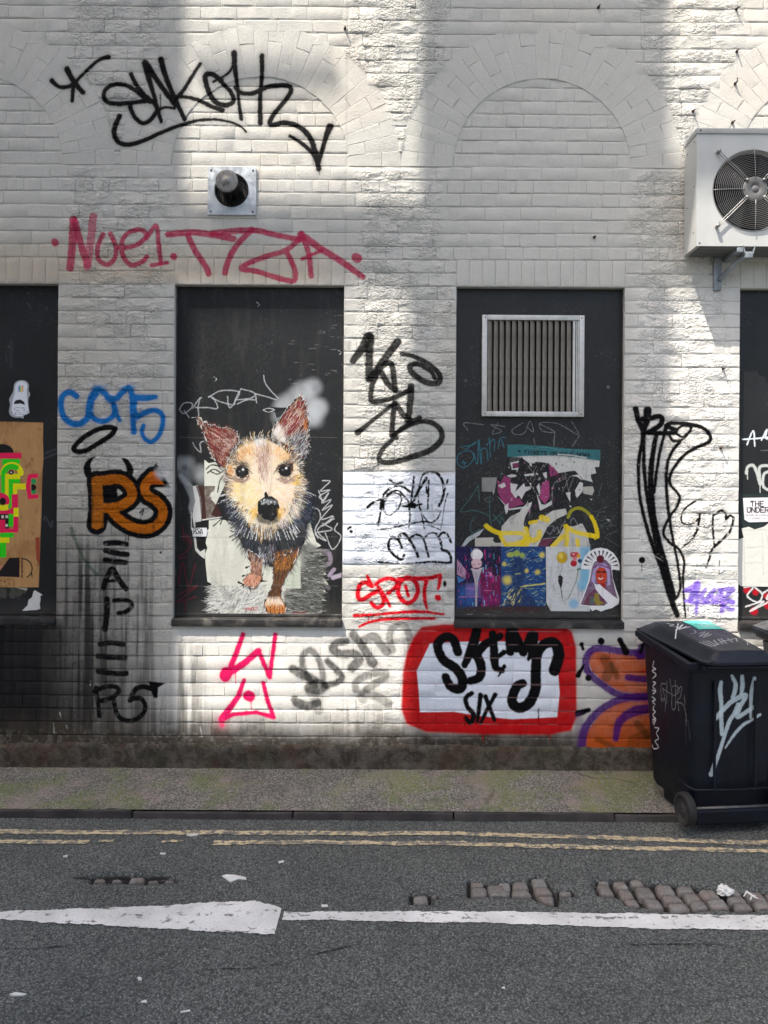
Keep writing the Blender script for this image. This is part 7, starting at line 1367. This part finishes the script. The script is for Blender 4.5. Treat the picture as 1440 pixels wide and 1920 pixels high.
for p, w in [([kb1(945, 810), kb1(935, 900), kb1(950, 1050), kb1(950, 1150), kb2(950, 60), kb2(960, 220)], [7, 9, 8, 8, 8, 8]), ([kb1(1060, 740), kb1(1100, 830), kb1(1090, 920), kb1(1070, 970)], [6, 9, 7]), ([kb1(1170, 745), kb1(1175, 850), kb1(1165, 930)], [7, 9, 7]), ([kb1(1305, 765), kb1(1280, 880), kb1(1270, 1000), kb1(1268, 1190)], [7, 8, 7, 5]),
             ([kb1(890, 1200), kb1(960, 1120), kb1(1060, 1020), kb1(1195, 950), kb1(1205, 980), kb1(1150, 1080), kb1(1125, 1180), kb1(1180, 1160), kb1(1290, 1080)], [9, 9, 9, 10, 9, 8, 9, 8, 8]), ([kb1(1130, 1050), kb1(1090, 1150), kb2(1040, 80), kb2(990, 230), kb2(930, 430), kb2(880, 570), kb2(850, 660)], [8, 8, 8, 7, 7, 9, 10]), ([kb1(1370, 1160), kb1(1280, 1220), kb2(1190, 120), kb2(1090, 230), kb2(1000, 370)], [5, 5, 6, 6, 3])]: cN.stroke(p, w, SV_, .92, 1.3, streak=.35)
sideP = (BO - BU * .265, BU); cS = BC(0, 0, .7, 1.0, 900, sideP, (1, 2)); GY = (126, 124, 126)
for p in ([(330, 820), (285, 830), (285, 960), (290, 1010), (320, 980), (300, 860)], [(345, 790), (340, 1040)], [(375, 770), (400, 950)], [(300, 870), (400, 940)], [(320, 1125), (325, 990), (280, 990)], [(395, 950), (390, 1070), (410, 1100), (430, 1040), (430, 780)], [(400, 850), (440, 840), (470, 900), (410, 950)], [(440, 900), (495, 850), (480, 960), (450, 1000), (460, 1110)], [(430, 1020), (500, 1040), (530, 1150), (530, 1267)], [(520, 950), (525, 1050)]): cS.stroke([kb1(*q) for q in p], 1.6, GY, .9, .4)
for p in ([(215, 575), (205, 640), (235, 660), (195, 680), (235, 720), (200, 760)], [(205, 800), (230, 810), (200, 850), (225, 880)], [(195, 890), (228, 900), (200, 930)], [(190, 960), (225, 990), (195, 1010), (220, 1040)], [(210, 1060), (200, 1100), (222, 1120), (195, 1160), (225, 1200), (205, 1260)]): cS.stroke([kb1(*q) for q in p], 2.4, (206, 206, 208), .95, .5)
cS.stroke([kb2(190, 60), kb2(220, 40), kb2(195, 90)], 2.2, (206, 206, 208), .95, .5); cS.stroke([kb2(215, 140), kb2(255, 150), kb2(230, 200), kb2(250, 260), kb2(215, 290), kb2(250, 350), kb2(205, 370), kb2(185, 330)], 2.0, (206, 206, 208), .95, .5)
for p in ([(520, 40), (525, 340)], [(545, 60), (555, 280)], [(265, 430), (268, 480)]): cS.stroke([kb2(*q) for q in p], 1.6, (74, 76, 82), .7, 1, streak=.5)
MBF = m_plastic('bin front plastic', cN, ('X', 'Z')); MBS = m_plastic('bin side plastic', cS, ('Y', 'Z')); MBL = m_plastic('bin plastic'); MTY = m_simple('bin tyre rubber', (.016, .016, .016), .8); MRM = m_simple('grey wheel plastic', (.030, .030, .030), .6, dirt=((.06, .057, .05), .5))

def body_pts(z):                           # (near half width, far half width, near a, far a) of the tapered body at height z
    t = z / .93; hn = .232 + .030 * t; hf = .258 + .016 * t; return hn, hf, .028 - .020 * t, .470 + .130 * t
def make_bin():
    t = thing('wheelie_bin', 'dark navy wheelie bin with silver scrawl, teal sticker and closed lid', 'wheelie bin', BO, 'wheelie bins on the pavement', TH)
    bm = bmesh.new(); rows = []
    for z in (.085, .10, .25, .50, .75, .905):
        hn, hf, n_, f_ = body_pts(z); r_ = .045; pts = []
        if z < .09: f_ -= .03; n_ += .01
        for (sx, sy, cx, cy) in ((-1, -1, -hn, n_), (1, -1, hn, n_), (1, 1, hf, f_), (-1, 1, -hf, f_)):
            for s_ in range(4):
                a0 = {(-1, -1): 180, (1, -1): 270, (1, 1): 0, (-1, 1): 90}[sx, sy] + 90 * s_ / 3; a0 = math.radians(a0)
                pts.append((cx - sx * r_ + r_ * math.cos(a0), cy - sy * r_ + r_ * math.sin(a0)))
        rows.append([bm.verts.new((x, y, z)) for x, y in pts])
    n = len(rows[0])
    for a, b in zip(rows, rows[1:]):
        for i in range(n):
            f = bm.faces.new((a[i], a[(i + 1) % n], b[(i + 1) % n], b[i])); c_ = f.calc_center_median(); f.normal_update()
            f.material_index = 1 if f.normal.y < -.8 else (2 if f.normal.x < -.55 else 0)
    bm.faces.new(rows[0][::-1]); bmesh.ops.recalc_face_normals(bm, faces=bm.faces[:]); body = mesh_obj('body', bm, [MBL, MBF, MBS], t); sharp(body, 40)
    # rim collar, strengthening bead above the wheels, moulded foot
    bm = bmesh.new(); hn, hf, n_, f_ = body_pts(.93)
    def collar(e0, e1, z0, z1, zs=.065):
        rws = []
        for e, z in ((e0, z0), (e1, z0), (e1, z1), (e0, z1)):
            rws.append([bm.verts.new((x, y, z + zs * max(0, (y - n_)) / (f_ - n_))) for x, y in ((-hn - e, n_ - e), (hn + e, n_ - e), (hf + e, f_ + e), (-hf - e, f_ + e))])
        for q in range(4):
            for i in range(4): bm.faces.new((rws[q][i], rws[q][(i + 1) % 4], rws[(q + 1) % 4][(i + 1) % 4], rws[(q + 1) % 4][i]))
    collar(-.012, .030, .880, .915); collar(-.012, .016, .862, .8795); bmesh.ops.recalc_face_normals(bm, faces=bm.faces[:]); bmesh.ops.bevel(bm, geom=bm.edges[:], offset=.003, segments=1, affect='EDGES'); mesh_obj('rim', bm, MBL, body)
    bm = bmesh.new(); box(bm, (0, .20, .046), (.440, .40, .088), .014); mesh_obj('foot', bm, MBL, body)
    bm = bmesh.new(); tube(bm, [(-.268, .11, .235), (-.262, .03, .215), (-.235, -.002, .205), (0, -.006, .200), (.235, -.002, .205), (.262, .03, .215), (.268, .11, .235)], .007, 6); mesh_obj('wheel_arch_bead', bm, MBL, body, True)
    for x in (-.12, .12):
        bm = bmesh.new(); box(bm, (x, -.004, .50), (.014, .012, .62), .004); mesh_obj('rib', bm, MBL, body)
    # lid: crowned top with sloping flanks, lip and front band
    bm = bmesh.new(); nu, na = 30, 48; top, und = [], []
    def hw(a): return .226 + .052 * min(1, max(0, a + .10) / .74)
    for j in range(na + 1):
        s_ = j / na; a = -.105 + .775 * s_; rt, ru = [], []
        for i in range(nu + 1):
            u = -1 + 2 * i / nu; x = u * hw(a); e = (1 - abs(u)) * hw(a); z = .934 + .054 * max(0, (a + .06)) / .72
            h = .048 * sstep(.004, .105, e) * sstep(-.090, -.058, a) * (1 - .55 * sstep(.61, .67, a)) + .012 * (1 - u * u) * sstep(-.090, -.05, a)
            if abs(u) > .80 and a < -.05: h += .012 * (1 - sstep(-.105, -.05, a)) * .5
            rt.append(bm.verts.new((x, a, z + h))); ru.append(bm.verts.new((x * .985, a + (.004 if j == 0 else (-.004 if j == na else 0)), z + h - .014)))
        top.append(rt); und.append(ru)
    for j in range(na):
        for i in range(nu): bm.faces.new((top[j][i], top[j][i + 1], top[j + 1][i + 1], top[j + 1][i])); bm.faces.new((und[j][i], und[j + 1][i], und[j + 1][i + 1], und[j][i + 1]))
    for j in range(na): bm.faces.new((top[j][0], top[j + 1][0], und[j + 1][0], und[j][0])); bm.faces.new((top[j + 1][nu], top[j][nu], und[j][nu], und[j + 1][nu]))
    for i in range(nu): bm.faces.new((top[0][i + 1], top[0][i], und[0][i], und[0][i + 1])); bm.faces.new((top[na][i], top[na][i + 1], und[na][i + 1], und[na][i]))
    bmesh.ops.recalc_face_normals(bm, faces=bm.faces[:]); lid = sharp(mesh_obj('lid', bm, MBLID, t), 50)
    bm = bmesh.new(); tube(bm, [(-.205, -.050, .898), (-.20, -.078, .905), (.20, -.078, .905), (.205, -.050, .898)], .013, 8); box(bm, (-.205, -.03, .895), (.03, .07, .035), .006); box(bm, (.205, -.03, .895), (.03, .07, .035), .006); mesh_obj('handle', bm, MBL, t, True)
    for sx in (-1, 1):
        w = bpy.data.objects.new('wheel', None); w.location = (sx * .275, .022, .091); link(w, t)
        bm = bmesh.new(); pr = [(.068, -.024), (.084, -.025), (.091, -.017), (.091, .017), (.084, .025), (.068, .024)]
        rws = [[bm.verts.new((y, r__ * math.cos(2 * math.pi * i / 36), r__ * math.sin(2 * math.pi * i / 36))) for i in range(36)] for r__, y in pr]
        for a, b in zip(rws, rws[1:]):
            for i in range(36): bm.faces.new((a[i], a[(i + 1) % 36], b[(i + 1) % 36], b[i]))
        bmesh.ops.recalc_face_normals(bm, faces=bm.faces[:]); mesh_obj('tyre', bm, MTY, w, True)
        bm = bmesh.new(); pr = [(.085, .0255), (.073, .0265), (.066, .016), (.050, .013), (.030, .018), (.024, .024), (.010, .025), (.0005, .022)]
        rws = [[bm.verts.new((sx * y, r__ * math.cos(2 * math.pi * i / 36), r__ * math.sin(2 * math.pi * i / 36))) for i in range(36)] for r__, y in pr]
        for a, b in zip(rws, rws[1:]):
            for i in range(36): bm.faces.new((a[i], a[(i + 1) % 36], b[(i + 1) % 36], b[i]))
        bmesh.ops.recalc_face_normals(bm, faces=bm.faces[:]); mesh_obj('wheel_rim', bm, MRM, w, True)
    bm = bmesh.new(); tube(bm, [(-.27, .022, .091), (.27, .022, .091)], .010, 8); mesh_obj('axle', bm, M['screw'], t, True)
    return t
# marker scrawl on the lid
lidP = (BO + Vector((0, 0, 1.019)) + BA * .3, Vector((0, 0, 1)) - BA * .078)
cL = BC(-.32, -.12, .32, .70, 900, lidP, (0, 1)); WH = (196, 200, 204)
for p in ([(350, 165), (420, 180), (380, 190), (450, 200)], [(470, 170), (440, 280)], [(440, 240), (520, 180), (480, 230), (560, 200), (520, 220), (600, 205)], [(455, 205), (500, 215)]): cL.stroke([kb1(*q) for q in p], 2.2, WH, .95, .5)
for p in ([(600, 275), (660, 270), (640, 240)], [(690, 280), (760, 260), (700, 310), (800, 270), (740, 320), (830, 285), (780, 310)]): cL.stroke([kb1(*q) for q in p], 1.8, (150, 154, 158), .8, .5)
for p in ([(700, 365), (830, 415)], [(740, 360), (860, 410)], [(780, 355), (880, 400)], [(850, 350), (900, 395)], [(900, 340), (950, 390)], [(850, 410), (920, 390)], [(930, 335), (990, 385)], [(940, 365), (1060, 340)], [(1000, 330), (1060, 375)], [(1050, 330), (1130, 325)], [(1090, 325), (1110, 365)], [(1150, 340), (1210, 360), (1220, 400)], [(1310, 330), (1380, 350), (1330, 360), (1420, 380)], [(1400, 350), (1440, 375)]): cL.stroke([kb1(*q) for q in p], 1.9, (170, 174, 178), .85, .5)
for p in ([(1050, 270), (1230, 265)], [(1100, 290), (1240, 300)], [(960, 300), (1100, 310)]): cL.stroke([kb1(*q) for q in p], 3, (90, 94, 98), .6, 2, streak=.5)
MBLID = m_plastic('bin lid plastic', cL, ('X', 'Y'), (.010, .0125, .018))
bin1 = make_bin()
# teal sticker lying on the lid
cT = BC(-.32, -.12, .32, .70, 900, lidP, (0, 1)); TQ = [kb1(*q) for q in [(520, 150), (600, 142), (740, 138), (850, 140), (930, 165), (1050, 222), (900, 228), (690, 236), (600, 185)]]
cT.a[..., :3] = lin((74, 186, 168)); cT.a[..., 3] = 1
for p in ([(690, 170), (740, 190)], [(720, 160), (800, 200), (760, 165), (840, 195)], [(810, 160), (880, 185), (830, 200)], [(760, 205), (830, 210)], [(700, 185), (760, 210)]): cT.stroke([kb1(*q) for q in p], 1.6, (206, 226, 222), .9, .4)
s_ = NT('teal sticker vinyl'); im = s_.canvas(cT, 'teal sticker', s_.objpos(), ('X', 'Y')); mT = s_.fin(im.outputs['Color'], .45)
def lid_z(x, a):
    h = .226 + .052 * min(1, max(0, a + .10) / .74); u = x / h; e = (1 - abs(u)) * h
    return .934 + .054 * max(0, (a + .06)) / .72 + float(.048 * sstep(.004, .105, e) * sstep(-.090, -.058, a) * (1 - .55 * sstep(.61, .67, a))) + .012 * (1 - u * u)
bm = bmesh.new(); pl = [loc_of(at(*q, *lidP))[:2] for q in TQ]; cx, cy = np.mean([p[0] for p in pl]), np.mean([p[1] for p in pl])
f = bm.faces.new([bm.verts.new((x, y, 0)) for x, y in pl]); bmesh.ops.triangulate(bm, faces=bm.faces[:]); bmesh.ops.subdivide_edges(bm, edges=bm.edges[:], cuts=5, use_grid_fill=True)
for v in bm.verts: v.co.z = lid_z(v.co.x, v.co.y) + .003
bmesh.ops.recalc_face_normals(bm, faces=bm.faces[:]); 
r_ = bmesh.ops.extrude_face_region(bm, geom=bm.faces[:]); bmesh.ops.translate(bm, vec=(0, 0, -.002), verts=[v for v in r_['geom'] if isinstance(v, bmesh.types.BMVert)]); bmesh.ops.recalc_face_normals(bm, faces=bm.faces[:])
o = mesh_obj('lid_sticker', bm, mT, None, True, loc=BO); o.rotation_euler = (0, 0, TH); tag(o, 'teal rectangular sticker with pale scrawl on the bin lid', 'sticker')
# its neighbour, mostly out of the frame
def dup(root, loc, label, sub_mat):
    r = root.copy(); COL.objects.link(r); r.location = loc; r['label'] = label
    def rec(src, dst):
        for ch in src.children:
            c_ = ch.copy(); COL.objects.link(c_); c_.parent = dst
            if c_.type == 'MESH' and c_.name.split('.')[0] in ('body', 'lid'):
                c_.data = c_.data.copy()
                for q in range(len(c_.data.materials)): c_.data.materials[q] = sub_mat
            rec(ch, c_)
    rec(root, r); return r
dup(bin1, (W(1428, 1175, -.28)[0] + .345, -.80, .02), 'grey-black wheelie bin cut by the right edge of the picture', m_plastic('grey bin plastic', None, col=(.045, .047, .05)))

# ------------------------------------------------------------------ unseen building opposite, its thin top added and shaped to cast the sun patches
YB = -5.45; kx_, kz_ = SUN_DIR.x / -SUN_DIR.y, SUN_DIR.z / -SUN_DIR.y; TB = -YB
DT = .15                                   # depth of the added shade pieces
def top_x(px, back=0): return W(px, 600)[0] + kx_ * (TB + back)
def top_z(py, back=0): return W(700, py)[1] + kz_ * (TB + back)
op = thing('opposite_shade_building', 'unseen pale building across the street, its stepped top added to shade the wall', 'building', (-5, YB - 1, 0))
L0 = Vector(op.location)
def ob(name, x0, x1, y0, y1, z0, z1, bev=.02):
    bm = bmesh.new(); box(bm, Vector(((x0 + x1) / 2, (y0 + y1) / 2, (z0 + z1) / 2)) - L0, (x1 - x0, y1 - y0, z1 - z0), bev); return mesh_obj(name, bm, M['opp'], op)
zA = top_z(1372); zB0, zB1 = top_z(548, DT), top_z(368)
XR = top_x(1760); XL = -9.6; YK = YB - DT
ob('facade', XL, XR, YK, YB, 0, zA)
ob('stack', XL, top_x(348, DT), YK, YB, zA + .001, zB0 - .001); ob('stack', top_x(764), top_x(1264, DT), YK, YB, zA + .001, zB0 - .001)  # stacks added out of view, spaced to leave sunlit gaps on the wall
ob('shade_slab', XL, XR, YK, YB, zB0, zB1)  # slab added to cast the horizontal shade band
ob('upper_shade_stack', XL, top_x(348, DT), YK, YB, zB1 + .001, zB1 + 5.2); ob('upper_shade_stack', top_x(781), top_x(1256, DT), YK, YB, zB1 + .001, zB1 + 5.2)
ob('shade_parapet', top_x(1256, DT) + .002, XR, YK, YB, zB1 + .001, top_z(296)); ob('shade_rail', top_x(348) + .002, top_x(604), YB - .12, YB - .06, top_z(84), top_z(60))  # added to shade the air conditioner top and stripe the sun patch
